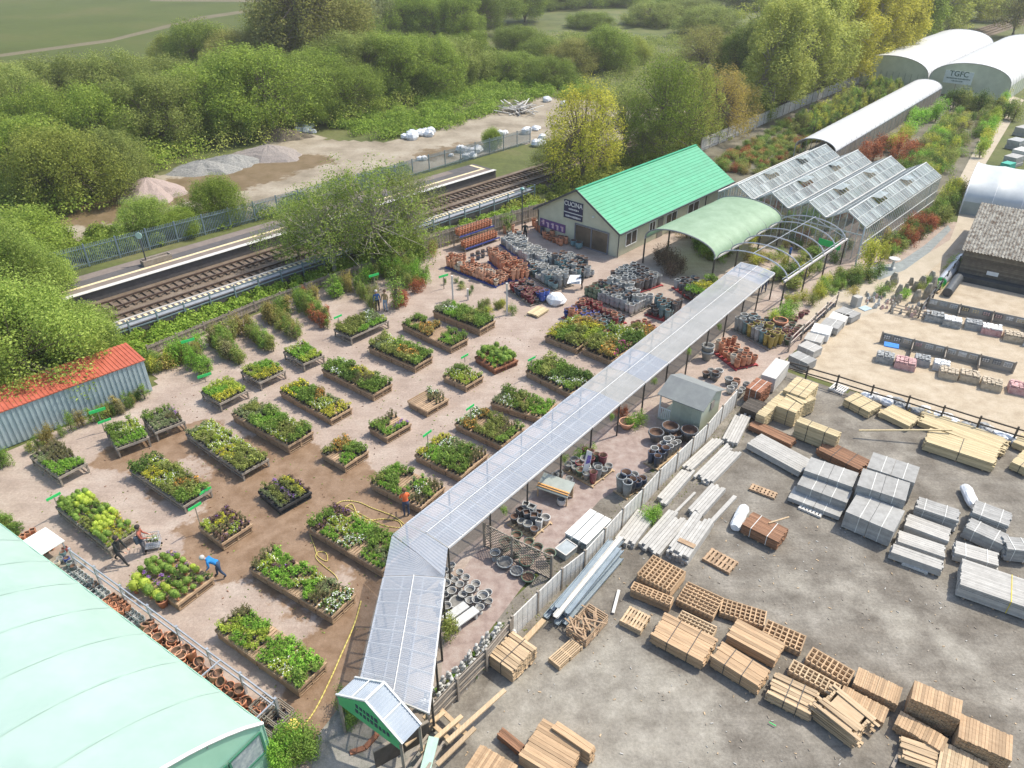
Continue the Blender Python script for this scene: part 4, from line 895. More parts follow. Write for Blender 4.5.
for a_, b_ in (((12.4,0,2.5), (12.4,3.2,3.6)), ((12.4,1.6,2.2), (12.4,1.6,3.4))): mb = MB(); mb.tube(a_, b_, .03); mb.build('brace', steel, hf)

# glasshouse
gh = thing('glasshouse', 'white framed glasshouse with four parallel whitewashed ridge roofs', 'glasshouse', G(866,227.5,3.3)*1, PI/2-math.radians(43)); gh.location.z = 0
glassr = M('whitewashed_glass', (.50,.54,.52), (.30,.36,.36), 1.6, .2, alpha=.6, spec=.5, isl=.5)
glassw = M('clear_wall_glass', (.5,.55,.53), (.4,.45,.43), 1.5, .1, alpha=.22, spec=.5)
wfr = M('glazing_bar_white', (.56,.58,.56), rough=.5)
GL, NB, BW, GE, GA = 21.5, 4, 3.78, 3.3, 4.4
for b in range(NB):
    y0 = b*BW; ym = y0+BW/2; y1 = y0+BW
    for sd_, (ya, yb) in (('r', (y0, ym)), ('l', (y1, ym))):
        mb = MB(); n = 36
        for i in range(n):
            xa, xb = GL*i/n+.02, GL*(i+1)/n-.02
            for s0, s1 in ((0,.5), (.5,1.0)):
                f = lambda s: (ya+(yb-ya)*s, GE+(GA-GE)*s+.03)
                (u0, w0), (u1, w1) = f(s0+.01), f(s1-.01)
                if s0 == .5 and i in (9,10,11,12,22,23,24) and sd_ == 'r': continue
                mb.quad((xa,u0,w0), (xb,u0,w0), (xb,u1,w1), (xa,u1,w1))
        mb.build('roof_glass', glassr, gh)
        mb = MB()
        for i in range(n+1): x = GL*i/n; mb.beam((x,ya,GE+.04), (x,yb,GA+.04), .028 if i % 6 else .08, .05)
        mb.beam((0,(ya+yb)/2,(GE+GA)/2+.05), (GL,(ya+yb)/2,(GE+GA)/2+.05), .04, .04); mb.build('glazing_bars', wfr, gh)
    mb = MB(); mb.beam((-.05,ym,GA+.06), (GL+.05,ym,GA+.06), .14, .08); mb.build('ridge', wfr, gh)
    mb = MB(); mb.beam((-.05,y1,GE+.02), (GL+.05,y1,GE+.02), .28, .1); mb.build('valley_gutter', offw, gh)
    for xx in (9,22):   # open ridge vents
        mb = MB(); x0, x1 = GL*xx/36, GL*(xx+(4 if xx == 9 else 3))/36
        mb.quad((x0,ym,GA+.1), (x1,ym,GA+.1), (x1,ym-BW*.24,GA+.12), (x0,ym-BW*.24,GA+.12)); mb.build('open_vent', glassr, gh)
    for x in (0, GL):
        mb = MB(); mb.beam((x,y0,GE), (x,ym,GA), .1, .1); mb.beam((x,ym,GA), (x,y1,GE), .1, .1)
        for k in range(7): y = y0+BW*k/6; zt = GA-(GA-GE)*abs(y-ym)/(BW/2); mb.beam((x,y,0), (x,y,zt-.03), .05, .05, up=(0,1,0))
        mb.beam((x-.03,y0,2.5), (x-.03,y1,2.5), .07, .1); mb.build('gable_frame', wfr, gh)
        mb = MB(); mb.poly([(x,y0,0), (x,y1,0), (x,y1,GE), (x,ym,GA), (x,y0,GE)]); mb.build('gable_glass', glassw, gh)
for y in (0, NB*BW):
    mb = MB()
    for i in range(37): mb.beam((GL*i/36,y,0), (GL*i/36,y,GE), .05 if i % 6 else .09, .05, up=(0,1,0))
    for z in (.6,1.7,3.2): mb.beam((0,y-.03,z), (GL,y-.03,z), .06, .08)
    mb.build('side_frame', wfr, gh); mb = MB(); mb.quad((0,y,0), (GL,y,0), (GL,y,GE), (0,y,GE)); mb.build('side_glass', glassw, gh)
mb = MB(); mb.tube((-1.2,-.3,0), (-.3,0,3.4), .07); mb.build('corner_prop', steel, gh)

# weathered barn
bn_ = thing('weathered_barn', 'dark boarded barn with a lichen spotted grey corrugated roof at the right edge', 'barn', G(966,249,2.6)*1, PI/2-math.radians(125)); bn_.location.z = 0
lich = None
m, nt, b = nodes('lichen_sheet'); N = nt.nodes; Lk = nt.links; g = N.new('ShaderNodeTexCoord')
n1 = N.new('ShaderNodeTexNoise'); n1.inputs['Scale'].default_value = 2.6; n1.inputs['Detail'].default_value = 8; n1.inputs['Roughness'].default_value = .8; Lk.new(g.outputs['Object'], n1.inputs[0])
c1 = N.new('ShaderNodeValToRGB'); e = c1.color_ramp.elements; e[0].position = .42; e[0].color = (.10,.07,.05,1); e[1].position = .62; e[1].color = (.46,.44,.38,1); x = e.new(.5); x.color = (.25,.235,.2,1)
Lk.new(n1.outputs['Fac'], c1.inputs[0]); Lk.new(c1.outputs[0], b.inputs['Base Color']); b.inputs['Roughness'].default_value = .9; lich = m
LB, DB, EB, RB = 16, 14.5, 2.6, 4.7
mb = MB(); vs = []; nw_ = 64
for i in range(nw_*4+1):
    x = -.3+(LB+.3)*i/(nw_*4); wv = .05*math.sin(2*PI*i/4+.4)
    for (y, z) in ((-.3,EB-.08), (DB/2,RB), (DB+.3,EB-.08)): vs.append((x, y, z+wv+.06))
mb.add(vs, [(3*i+k, 3*i+3+k, 3*i+4+k, 3*i+1+k) for i in range(nw_*4) for k in (0,1)]); mb.build('corrugated_roof', lich, bn_)
barnw = M('old_barn_boards', (.19,.16,.12), (.12,.1,.08), 3, .9, isl=.35)
mb = MB()
mb.prism([(0,0.02,0), (0,DB,0), (0,DB,EB-.06), (0,DB/2,RB-.08), (0,0.02,EB-.06)], (LB,0,0))
for k in range(15): z = .12+k*.165; mb.beam((0,-.02,z), (LB,-.02,z), .04, .15)
for k in range(25): z = .12+k*.165; h_ = DB/2 if z < EB else max(.1, (RB-z)/(RB-EB)*DB/2); mb.beam((-.02,DB/2-h_,z), (-.02,DB/2+h_,z), .04, .15)
mb.build('board_wall', barnw, bn_)
mb = MB(); mb.box((LB/2,-.6,.25), (LB,.9,.5)); mb.build('tarpaulin_roll', M('dark_tarp', (.06,.07,.07), (.04,.045,.05), 2, .6), bn_)
mb = MB(); mb.box((2.6,-.07,.9), (.9,.04,.35)); mb.build('notice', white, bn_)

# summer house
sr = Rect((698,434.5), (721.5,416), (657,418), 0)
sh = thing('summer_house', 'sage green wooden summer house with a grey felt roof beside the panel fence', 'garden shed', sr.c0, sr.rz)
sageg = M('sage_paint', (.47,.50,.40), (.42,.45,.36), 1, .7); W_, L_ = max(sr.a, 2.6), sr.b; mb = MB()
mb.prism([(0,0,0), (W_,0,0), (W_,0,1.95), (W_/2,0,2.5), (0,0,1.95)], (0,L_-.9,0))
for k in range(int((L_-.9)/.14)): mb.box((-.01,.07+k*.14,.97), (.02,.02,1.9))
mb.build('wall', sageg, sh)
mb = MB(); mb.box((W_/2,L_-.45,.05), (W_,.88,.1)); mb.build('porch_floor', sageg, sh)
mb = MB()
for x in (.06,W_-.06): mb.box((x,L_-.06,1), (.08,.08,1.95))
for k in range(6): mb.box((.06,L_-.8+k*.13,.45), (.03,.04,.8))
mb.box((.06,L_-.45,.88), (.06,.8,.05)); mb.build('porch_rail', white, sh)
felt = M('grey_felt', (.235,.25,.24), (.19,.2,.2), 1.5, .9, bump=.2); mb = MB()
for s_ in (0,1):
    x0 = -.2 if s_ == 0 else W_+.2; z0 = 1.87
    a = [(x0,-.2,z0+.06), (x0,L_+.1,z0+.06), (W_/2,L_+.1,2.6), (W_/2,-.2,2.6)]; mb.add(a+[(p[0],p[1],p[2]-.05) for p in a], [(0,1,2,3),(7,6,5,4),(0,4,5,1),(1,5,6,2),(2,6,7,3),(3,7,4,0)])
mb.build('felt_roof', felt, sh)
mb = MB(); mb.box((-.02,1.0,1.15), (.03,.75,1.4)); mb.build('door', M('sage_door', (.4,.43,.34), rough=.6), sh)
mb = MB(); mb.box((W_*.55,-.03,1.45), (.5,.04,.55)); mb.build('window', M('shed_window', (.35,.3,.27), rough=.3), sh)
# ---------------------------------------------------------------- plant tables
def table(c, r, l, z, seq, label, where, legs=True, sp=.25, s=1.0, sign=None, pal=None, rows=False):
    z = z*1.28 if not legs else z*1.1; q = Rect(c, r, l, z); t = thing('plant_table', label, 'plant table', q.mid, q.rz); a, b = q.a, q.b; wd = pal or (wood_pal if not legs else wood_grey)
    mb = MB(); n = max(3, int(b/.16))
    for i in range(n): mb.box((0, -b/2+(i+.5)*b/n, z-.02), (a, b/n*.78, .025))
    mb.build('deck', wd, t)
    mb = MB()
    for x in (-a/2, 0, a/2): mb.box((x, 0, z-.09), (.07, b, .11))
    for y in (-b/2, b/2): mb.box((0, y, z-.03), (a+.07, .05, .14))
    mb.build('frame_rail', wd, t)
    if legs:
        m = max(1, round(b/1.3))
        for k in range(m+1):
            for x in (-a/2+.04, a/2-.04): mb = MB(); mb.box((x, -b/2+.05+(b-.1)*k/m, (z-.14)/2), (.09,.09,z-.14)); mb.build('leg', wd, t)
        mb = MB(); mb.box((-a/2,0,.2), (.04,b,.08)); mb.box((a/2,0,.2), (.04,b,.08)); mb.build('stretcher', wd, t)
    else:
        m = max(1, round(b/1.2))
        for k in range(m):
            y = -b/2+b*(k+.5)/m
            for zz in np.arange(.06, z-.12, .15):
                mb = MB(); mb.box((0,y,zz), (a,b/m-.06,.022))
                for x in (-a/2+.05, 0, a/2-.05): mb.box((x,y,zz+.06), (.1,b/m-.06,.09))
                mb.build('pallet_layer', wd, t)
    if sign:
        sgn = thing('table_sign', None, None); sgn.parent = t; sx, sy, sh_ = sign; sgn.location = (a*sx, b*sy, z-.1)
        mb = MB(); mb.box((0,0,sh_/2), (.04,.04,sh_)); mb.build('sign_pole', wood_grey, sgn)
        mb = MB(); mb.box((0,0,sh_+.02), (.75,.03,.16)); mb.build('sign_strip', green_s, sgn)
    nx = max(2, int(a/sp)); ny = max(2, int(b/sp)); S = [(R.uniform(0,1), (i+R.uniform(.15,.85))/len(seq), ch) for i, ch in enumerate(seq)]
    if len(seq) > 6: S += [(R.random(), min(1, max(0, (i+R.uniform(-.6,1.6))/len(seq))), ch) for i, ch in enumerate(seq)]
    for i in range(nx):
        for j in range(ny):
            x, y = (i+.5)/nx, (j+.5)/ny
            if rows: ch = seq[min(len(seq)-1, int(x*len(seq)))]
            else: ch = min(S, key=lambda e: ((e[0]-x)*a)**2*1.0+((e[1]-y)*b)**2)[2]
            if ch == '.' or R.random() < .035: continue
            p = q.at((x)*a+R.uniform(-.04,.04), y*b+R.uniform(-.04,.04), z); put_plant(ch, p, where, s*R.uniform(.8,1.25)*(1.25 if ch in 'dDOo' else 1))
    return q
T = table
T((117,449.5),(149,438),(105,430),.62,'gdLd','slatted bench table of green plants with a green sign, left twin before the container','on the left of the twin bench tables before the container',sign=(-.45,.3,1.0))
T((155.5,433),(182.5,419),(142.5,418),.62,'ahvad','slatted bench table of grey and lilac plants, right of its twin before the container','on the right of the twin bench tables before the container')
T((59,478),(89,465),(30,456.5),.62,'gghah','slatted table with a bright green row and grey twiggy plants, alone near the left edge','on the lone slatted table near the left edge',s=1.05)
T((109,549),(141,532),(56,507),.6,'lBYbOBldbB','long table crowded with lime clipped balls beside the person in black','on the long table beside the person in black',sp=.25,s=.85,sign=(-.48,.46,.9))
T((184,506.5),(214,491.5),(130,470),.5,'dOoOLOYLD','long table of green and golden shrubs with a green strip on its front edge','on the long table whose front carries a green strip',sign=(.3,-.5,.25),s=1.1)
T((242.5,474),(268,459),(186,434),.5,'OOLYLLOLa','long table of lime and olive shrubs just right of the bench tables','on the long lime and olive shrub table',s=1.1)
T((220,404),(249.5,391.5),(201,392),.6,'Ylgl','small raised table of yellow and lime plants beyond the container','on the small raised yellow and lime table',s=1.1)
T((222.5,544),(255,526.5),(199,526.5),.4,'pLhpYplL','small table of dark purple and lime foliage above the person in the blue jacket','on the small purple and lime table',legs=False,sign=(-.45,.5,1.4))
T((178,604.5),(217,580),(136,575),.4,'BBDbBvBBvB','table of clipped balls and violet flowers right beside the person in the blue jacket','on the table right beside the blue jacketed person',legs=False,sp=.33,s=.95)
T((288.5,446.5),(315,433),(232,414),.5,'dOLdgdaOa','long table of mixed green plants ending in grey green ones above the wet ground','on the long mixed green table left of the wet ground',legs=False,s=1.1)
T((331,420),(353.5,409),(280,391.5),.4,'YYLaodgyY','long pallet table with yellow flowers at both ends','on the long pallet table with yellow ends',legs=False,s=1.1)
T((373.5,395),(393.5,385),(322,369.5),.45,'ddhYDdwd','long dark green table with a yellow spot in the middle','on the long dark green table with a yellow spot',legs=False,s=1.15)
T((345,466.5),(369,451.5),(321.5,453),.4,'gd.oO','small square pallet table, half green and half empty, at the top of the wet ground','on the small half empty table at the wet ground',legs=False)
T((387,438),(411,424),(367,428),.4,'gv.dh','small square pallet table with purple flowers at one corner','on the small table with purple flowers',legs=False)
T((427,411.5),(448.5,399),(407,401.5),.4,'.h.w.','nearly empty small pallet table with a few twigs','on the nearly empty small pallet table',legs=False)
T((466,387),(482,376),(443,376),.4,'lLd','small pallet table of lime plants left of the clipped globe table','on the small lime pallet table',legs=False,sign=(.9,.6,.5))
T((280,510),(310,491.5),(258.5,491.5),.35,'aOhYvOYp','low black trolley with straight rows of violet, yellow and dark plants','on the low black trolley with rows',legs=False,rows=True,pal=M('black_trolley', (.05,.05,.05)))
T((382,571),(414,548),(307,526.5),.42,'dagd.wgLLgpd','long pallet table with a bare brown patch beside the coiled yellow hose','on the long pallet table beside the coiled hose',legs=False)
T((421,508),(446,488),(370.5,483),.4,'hdwag.dgdO','long pallet table with white and orange spots beside the person in orange','on the long pallet table beside the person in orange',legs=False,s=1.0)
T((461,477),(491,456),(415,455),.4,'hdDdadgwY','long table of violet and dark green plants with yellow at its right end','on the long violet and dark green table',legs=False,sign=(-.25,.35,1.5))
T((502,446),(526,430),(455,424),.4,'dhOO.ow','long table of pinkish and green plants with a bare orange pallet end','on the long table with a bare orange end',legs=False,sign=(-.3,.25,1.5))
T((543,419),(560,405),(491,403),.4,'ggdOdwda','long bright and dark green table against the middle of the clear canopy','on the long green table against the canopy',legs=False)
T((298.5,690),(332,667),(215.5,630),.45,'dgLggg.lgglh','long low pallet table of bright green plants with bare boards, closest to the porch','on the low pallet table closest to the porch',legs=False,s=1.1,sp=.24)
T((332,617),(361,598.5),(250,568),.45,'wwhagL.ggpgLh','long low pallet table of white flecked and green plants, second closest to the porch','on the low pallet table second closest to the porch',legs=False,s=1.1,sp=.24)
T((351,338),(388.5,321),(333.5,329.5),.6,'gLawOO','raised table with a green sign just below the standing couple','on the raised table just below the couple',s=1.15,sign=(-.4,.4,1.1))
T((415,367),(436,358),(368.5,347),.45,'dOoddOLaO','long full table of tall mixed shrubs with a white slatted end','on the long full shrub table',legs=False,s=1.3)
T((451,347.5),(468.5,339),(402,324.5),.45,'dgd..ood.d','long table of blue potted plants on bare orange boards','on the orange boarded table with blue pots',legs=False)
T((480,329.5),(495.5,321),(433,311),.5,'ddOddgwa','long table of soft green plants with a pale patch at its right end','on the long soft green table',legs=False,s=1.25)
T((303.5,364.5),(322,354.5),(283.5,352),.6,'lgL','small raised bench with one clump of lime plants','on the small raised lime bench',s=1.1)
T((260,383),(283.5,370),(241,372),.6,'Ylg','small bench of yellow and lime plants left of the raised lime bench','on the small yellow and lime bench',s=1.1)
T((495,370),(514,358),(475,357),.35,'BgBB','small pallet table of round green globes','on the small table of green globes',legs=False,sp=.4,s=1.3,pal=wood_red)
T((577,349),(606,330),(545,336.5),.4,'lOYodYL','long table of golden and orange shrubs below the blue and red pots, left section','on the left section of the golden shrub table',legs=False,s=1.5,sp=.32)
T((612,361),(645,339),(580,350.5),.4,'kDoLOLd','long table of pinkish and green shrubs next to the golden ones, touching the canopy','on the shrub table next to the golden ones',legs=False,s=1.5,sp=.32)
T((571,394),(592,379),(526,371),.4,'dwDdOd','long dark green flowering table between the golden shrubs and the canopy','on the dark green flowering table near the canopy',legs=False,s=1.25,sp=.3,sign=(-.45,.4,1.2))
T((640,344),(655,333),(620,336),.3,'oLdO','short table of orange tinted shrubs touching the canopy by the red pots','on the short table by the red pots',legs=False,s=1.3,sp=.32)
T((707,302),(736,291),(684,290),.7,'gLgYd','dark raised table of bright plants under the green arched canopy','on the dark raised table under the green canopy',s=1.4,sp=.33,pal=wood_dark)
# ---------------------------------------------------------------- shrubs on the ground in rows
def rowshrubs(c, r, l, n, kinds, leafs, wr, hr, label, cat='potted shrub'):
    q = Rect(c, r, l, 0)
    for i in range(n):
        k = R.choice(kinds); lf = R.choice(leafs); lb = '%s %s' % ({'green':'green','olive':'olive','bright':'bright green','red':'red','bronze':'bronze','heather':'brownish','lime':'lime','purple':'dark purple','dark':'dark green','yellow':'yellow','grey':'grey green','tgreen':'green','tolive':'olive','tdark':'dark green','torange':'orange'}[lf], label)
        tree(0, 0, R.uniform(*wr), R.uniform(*hr), k, lf, lb, lb, loc=q.at(q.a*R.random(), q.b*(i+.5)/n), cat=('slender ' if k == 'spiky' else 'potted ' if 'potted' in label else '')+'shrub', name=('slender_shrub' if k == 'spiky' else 'potted_shrub' if 'potted' in label else 'shrub'))
rs = rowshrubs; sl_ = ['spiky','spiky','shrub']
rs((293.5,342),(304,337),(262,316),38,sl_,['olive','green','heather','bronze'],(.6,1.0),(.8,1.5),'slender potted shrub in the second planted row by the boundary fence')
rs((266,354.5),(275,351),(244,335),24,sl_,['olive','green','heather'],(.6,1.0),(.8,1.6),'slender potted shrub in the first planted row by the boundary fence')
rs((322,331),(332,324.5),(293.5,301),34,sl_,['green','olive','red','green'],(.6,1.0),(.8,1.5),'slender potted shrub in the third planted row by the boundary fence')
rs((202,379),(212,373),(180,357),22,['spiky','shrub'],['green','bright','olive'],(.6,1.1),(.9,1.8),'potted climber in the row beside the green bench end')
rs((234,367),(245,362),(211,345),28,sl_,['olive','heather','green'],(.6,1.1),(.9,1.7),'potted climber in the row next to the first planted row')
rs((373.5,312),(384,306),(345,290),18,['shrub','spiky'],['green','olive','heather'],(.7,1.1),(.8,1.6),'potted shrub in the dense row left of the standing couple')
rs((408,291),(432,279),(382,277),22,['shrub'],['green','green','olive','bright'],(.9,1.5),(1.0,1.9),'leafy potted shrub in the dense block right of the standing couple')
rs((160,372),(440,254),(157,368),64,['shrub','spiky','shrub'],['green','olive','bronze','bright'],(.9,1.6),(1.1,2.1),'potted shrub in the line along the boundary fence')
rs((400,306),(423,290),(399,304),5,['shrub'],['red'],(1.1,1.4),(1.0,1.4),'leaved round potted shrub in the short row near the tree pot')
tree(397,309,1.7,3.6,'spiky','green','tall upright potted tree right of the standing couple',v=0)
rs((10,466),(12,465),(-2,470),3,['shrub'],['green'],(.8,1.1),(1,1.4),'leafy potted plant at the left end of the container')
rs((20,458),(150,399),(19,455),20,['spiky','shrub','spiky'],['green','yellow','olive','bronze'],(.5,.9),(.7,1.5),'potted climber lined up along the container wall')
rs((118,418),(150,398),(112,413),12,['shrub'],['dark','heather'],(.5,.8),(.5,.9),'small potted plant in the dark group at the container end')
rs((152,378),(186,362),(148,368),14,['shrub','spiky'],['green','olive','yellow'],(.7,1.2),(.8,1.5),'potted shrub in the corner between container and boundary fence')
rs((8,545),(22,536),(-10,525),14,['shrub','spiky'],['green','olive','dark'],(.5,1),(.5,1.1),'small potted plant by the left edge above the mint polytunnel')
rs((282,775),(318,755),(262,758),12,['shrub'],['bright','green'],(.9,1.3),(.9,1.5),'leafy potted shrub at the bottom edge beside the mint polytunnel')
rs((350,728),(368,720),(343,706),7,['shrub'],['green','dark'],(.6,.9),(.7,1.1),'leafy potted shrub under the entrance porch')
rs((476,312),(512,316),(478,303),12,['shrub'],['green','olive','yellow'],(.6,1.0),(.5,.9),'small potted shrub round the two poles above the orange boarded table')
rs((440,285),(470,296),(445,278),6,['shrub'],['dark','olive'],(.5,.8),(.4,.6),'dark small plant in the trough left of the terracotta block')
rs((668,278),(684,276),(655,262),6,['shrub'],['purple'],(1.3,1.8),(1.4,2.0),'leaved maple before the left post of the green arched canopy')
rs((690,262),(735,262),(680,240),12,['shrub'],['green','dark','tolive'],(1.2,2.0),(1.0,1.6),'leafy shrub beneath the green arched canopy')
rs((672,228),(720,206),(670,224),14,['shrub'],['green','olive','bronze','red'],(.9,1.5),(.7,1.1),'bedding shrub along the long wall of the shop')
rs((730,270),(850,250),(715,225),46,['shrub'],['green','dark','olive','yellow','bronze'],(1.1,1.9),(.7,1.5),'leafy shrub under the bare hoop frame')
rs((790,290),(850,262),(780,270),20,['shrub','spiky'],['yellow','green','dark','olive'],(1.1,1.9),(.9,1.7),'leafy shrub beside the bare hoop frame and the glasshouse corner')
rs((850,296),(880,276),(835,282),12,['shrub'],['dark','green','yellow','olive'],(1.1,1.8),(.8,1.4),'leafy shrub where the gravel path bends')
tree(868,272,2.4,3.0,'shrub','yellow','tall golden yellow shrub at the near corner of the glasshouse',v=1)
tree(880,262,1.8,2.0,'shrub','yellow','second golden yellow shrub right of the tall golden one')
rs((885,262),(948,222),(872,250),30,['shrub','spiky'],['green','dark','bronze','olive','red'],(1.1,1.9),(1.0,1.8),'shrub along the right wall of the glasshouse')
rs((945,226),(962,190),(935,215),14,['shrub'],['bright','green','yellow','olive'],(1.4,2.2),(1.3,2.4),'tall shrub beside the path at the far corner of the glasshouse')
rs((905,255),(935,228),(895,245),9,['shrub'],['red'],(1.2,1.8),(1.2,1.9),'tinted shrub along the right wall of the glasshouse')
# far nursery right of the tube tunnel
for lf, lst, lb in [('red', [(873,160),(862,166),(905,162),(893,168),(912,158),(897,155),(880,152),(905,172),(866,158)], 'red leaved bush between the glasshouse and the tube tunnel'),
    ('yellow', [(898,145),(905,140),(893,148),(890,152)], 'golden bush right beside the tube tunnel'), ('bright', [(915,128),(922,124),(930,120),(938,116),(908,134),(935,122),(912,122)], 'bright green bush along the tube tunnel')]:
    for (x, y) in lst: tree(x, y, R.uniform(2.2,3.2), R.uniform(1.8,2.8), 'shrub', lf, lb, lb)
FN = 'mixed green bush standing in rows in the far nursery beds'
for i in range(230):
    t_, s_ = R.random(), R.random(); x = 960-75*t_+s_*50; y = 112+68*t_-s_*2+R.uniform(-2,2)
    if 975 < x+(y-110)*.35 < 985: continue
    tree(x, y, R.uniform(1.3,2.6), R.uniform(.9,2.0), 'shrub', R.choice(['green','dark','olive','bright','olive','heather','yellow']), FN, FN, cat='nursery bush', name='nursery_bush')
FH = 'dark conifer in the hedge row before the right big polytunnel'
for i in range(15): tree(948+i*4.6, 108+i*.9+R.uniform(-1,1), 2.6, R.uniform(2.2,3.6), 'shrub', R.choice(['dark','olive']), FH, FH, cat='conifer', name='conifer')
FY = 'yellow green hedge plant along the far right path'
for i in range(14): tree(985+i*2.3-6, 158-i*5.2, 2.0, 2.2, 'shrub', R.choice(['yellow','bright','lime']), FY, FY, cat='hedge plant', name='hedge_plant')
FT = 'slender young tree in rows left of the tube tunnel'
for i in range(270):
    t_, s_ = R.random(), R.random(); x = 790+t_*85+s_*30; y = 132-t_*42-s_*0+R.uniform(-4,4)+s_*4
    tree(x, y, R.uniform(1.0,1.7), R.uniform(1.6,3.2), 'spiky', R.choice(['green','olive','yellow','dark','olive']), FT, FT, cat='young tree', name='young_tree')
FP = 'low potted plant in the beds behind the green roofed shop'
for i in range(240):
    t_, s_ = R.random(), R.random(); x = 708+t_*80+s_*45; y = 168-t_*48+s_*14
    if (x-740)*.42 < (182-y) and y < 178: tree(x, y, R.uniform(1,1.8), R.uniform(.5,1.1), 'shrub', R.choice(['green','red','bronze','dark','olive','olive']), FP, FP, cat='bed plant', name='bed_plant')
GI = 'potted plant seen through the glass of the glasshouse'
for i in range(60):
    p = gh.location+az(43)*R.uniform(.8,20.5)+az(-47)*R.uniform(.6,14.4); tree(0, 0, R.uniform(1,1.7), R.uniform(.8,1.6), 'shrub', R.choice(['green','dark','bright','olive','red']), GI, GI, loc=p, cat='glasshouse plant', name='glasshouse_plant')
for x, y, lf in [(632,428,'bright'), (640,424,'green'), (622,418,'red'), (583,462,'bright'), (588,458,'green'), (650,521,'bright'), (654,519,'green')]:
    tree(x, y, 1.1, .9, 'shrub', lf, {632:'bright green plant left of the shed porch',640:'darker green plant against the shed porch',622:'red leaved plant in front of the canopy post by the shed',583:'bright green plant behind the purple feather flag',588:'second green plant behind the purple feather flag',650:'large leaved green weed between the white fence and the posts',654:'darker half of the weed clump by the white fence'}[x])
tree(783,318,1.8,1.1,'shrub','bright','bright leafy plant behind the tall blue green pots',v=0); tree(772,322,1.5,1.0,'shrub','lime','lime leafy plant left of the bowl behind the tall blue green pots'); tree(790,312,1.6,1.1,'shrub','green','green leafy plant by the hoop frame post')
tree(640,233,.5,.9,'shrub','bright','small clipped green plant in a pot at the shop corner')
GS = 'leafy green plant among the standing stones'
for x, y in [(960,262),(955,268),(968,258),(948,272),(925,285),(918,292),(905,298),(888,290),(935,290),(880,296),(975,250),(990,236),(985,240)]: tree(x, y, R.uniform(1,1.6), R.uniform(.6,1.1), 'shrub', R.choice(['bright','green','olive']), GS, GS, cat='rockery plant', name='rockery_plant')
# ---------------------------------------------------------------- pots
def lathe_mesh(name, prof, n=12, inner=True, soil=True):
    """open pot with a wall and a dark inside"""
    mb = MB(); r1, z1 = prof[-1]; vs = []
    p = list(prof)+[(r1*.86, z1), (r1*.80, z1*.72)]
    mb.lathe(p, n=n); mb.m[-1] = 1
    for k in range(n*(len(p)-2), n*(len(p)-1)): mb.m[k] = 1
    me = bpy.data.meshes.new(name); me.from_pydata(mb.v, [], mb.f); me.materials.append(terra); me.materials.append(mud); me.polygons.foreach_set('material_index', mb.m); me.polygons.foreach_set('use_smooth', [True]*len(mb.f)); me.update(); return me
PM = {'flare': lathe_mesh('flared_pot', [(.13,0), (.2,.3), (.22,.31), (.22,.37)]), 'tall': lathe_mesh('tall_pot', [(.13,0), (.17,.35), (.19,.62), (.2,.63), (.2,.67)]),
      'round': lathe_mesh('round_pot', [(.11,0), (.2,.12), (.23,.25), (.19,.36), (.21,.4)]), 'bowl': lathe_mesh('bowl_pot', [(.14,0), (.27,.16), (.3,.18), (.3,.22)]), 'urn': lathe_mesh('urn', [(.15,0), (.16,.05), (.06,.14), (.07,.2), (.2,.32), (.22,.46), (.26,.5)], 14)}
def sqp():
    mb = MB(); a = .17
    mb.add([(-a*.75,-a*.75,0), (a*.75,-a*.75,0), (a*.75,a*.75,0), (-a*.75,a*.75,0), (-a,-a,.6), (a,-a,.6), (a,a,.6), (-a,a,.6), (-a*.8,-a*.8,.6), (a*.8,-a*.8,.6), (a*.8,a*.8,.6), (-a*.8,a*.8,.6), (-a*.75,-a*.75,.48), (a*.75,-a*.75,.48), (a*.75,a*.75,.48), (-a*.75,a*.75,.48)],
           [(0,3,2,1)]+[(i,(i+1)%4,4+(i+1)%4,4+i) for i in range(4)]+[(4+i,4+(i+1)%4,8+(i+1)%4,8+i) for i in range(4)]+[(8+i,8+(i+1)%4,12+(i+1)%4,12+i) for i in range(4)]+[(12,13,14,15)])
    for k in range(9, 14): mb.m[k] = 1
    me = bpy.data.meshes.new('square_planter'); me.from_pydata(mb.v, [], mb.f); me.materials.append(terra); me.materials.append(mud); me.polygons.foreach_set('material_index', mb.m); me.update(); return me
PM['square'] = sqp()
gl = lambda n, c, c2=None, r=.3: M('glaze_'+n, c, c2, 5, r, spec=.6, obj=.2)
GZ = {'blue': gl('blue', (.04,.10,.42), (.02,.05,.25)), 'teal': gl('teal', (.17,.28,.30), (.10,.19,.21)), 'navy': gl('navy', (.08,.11,.17), (.05,.065,.1)), 'red': gl('red', (.33,.05,.05), (.2,.03,.035)), 'green': gl('green', (.13,.2,.13), (.07,.12,.08)),
      'gold': gl('gold', (.42,.34,.08), (.3,.24,.05)), 'grey': M('stoneware_grey', (.36,.38,.38), (.25,.27,.27), 5, .7, obj=.25), 'white': M('stoneware_white', (.55,.55,.53), (.43,.43,.41), 5, .6, obj=.15), 'char': M('charcoal_pot', (.15,.16,.17), (.10,.105,.115), 5, .5, obj=.3),
      'terra': terra, 'terral': terra_l, 'cream': M('cream_pot', (.66,.55,.42), (.55,.45,.34), 5, .7, obj=.2), 'maroon': gl('maroon', (.25,.06,.08), (.16,.04,.05)), 'pink': M('pink_stone', (.6,.42,.37), (.5,.34,.3), 5, .7)}
CNAME = {'blue':'cobalt blue glazed','teal':'teal glazed','navy':'navy glazed','red':'red glazed','green':'mossy green glazed','gold':'mustard glazed','grey':'grey stoneware','white':'whitish stoneware','char':'charcoal','terra':'orange terracotta','terral':'pale terracotta','cream':'cream','maroon':'maroon glazed','pink':'pinkish stone'}
inner_g = M('stoneware_inside', (.22,.215,.2), (.15,.145,.135), 5, .8)
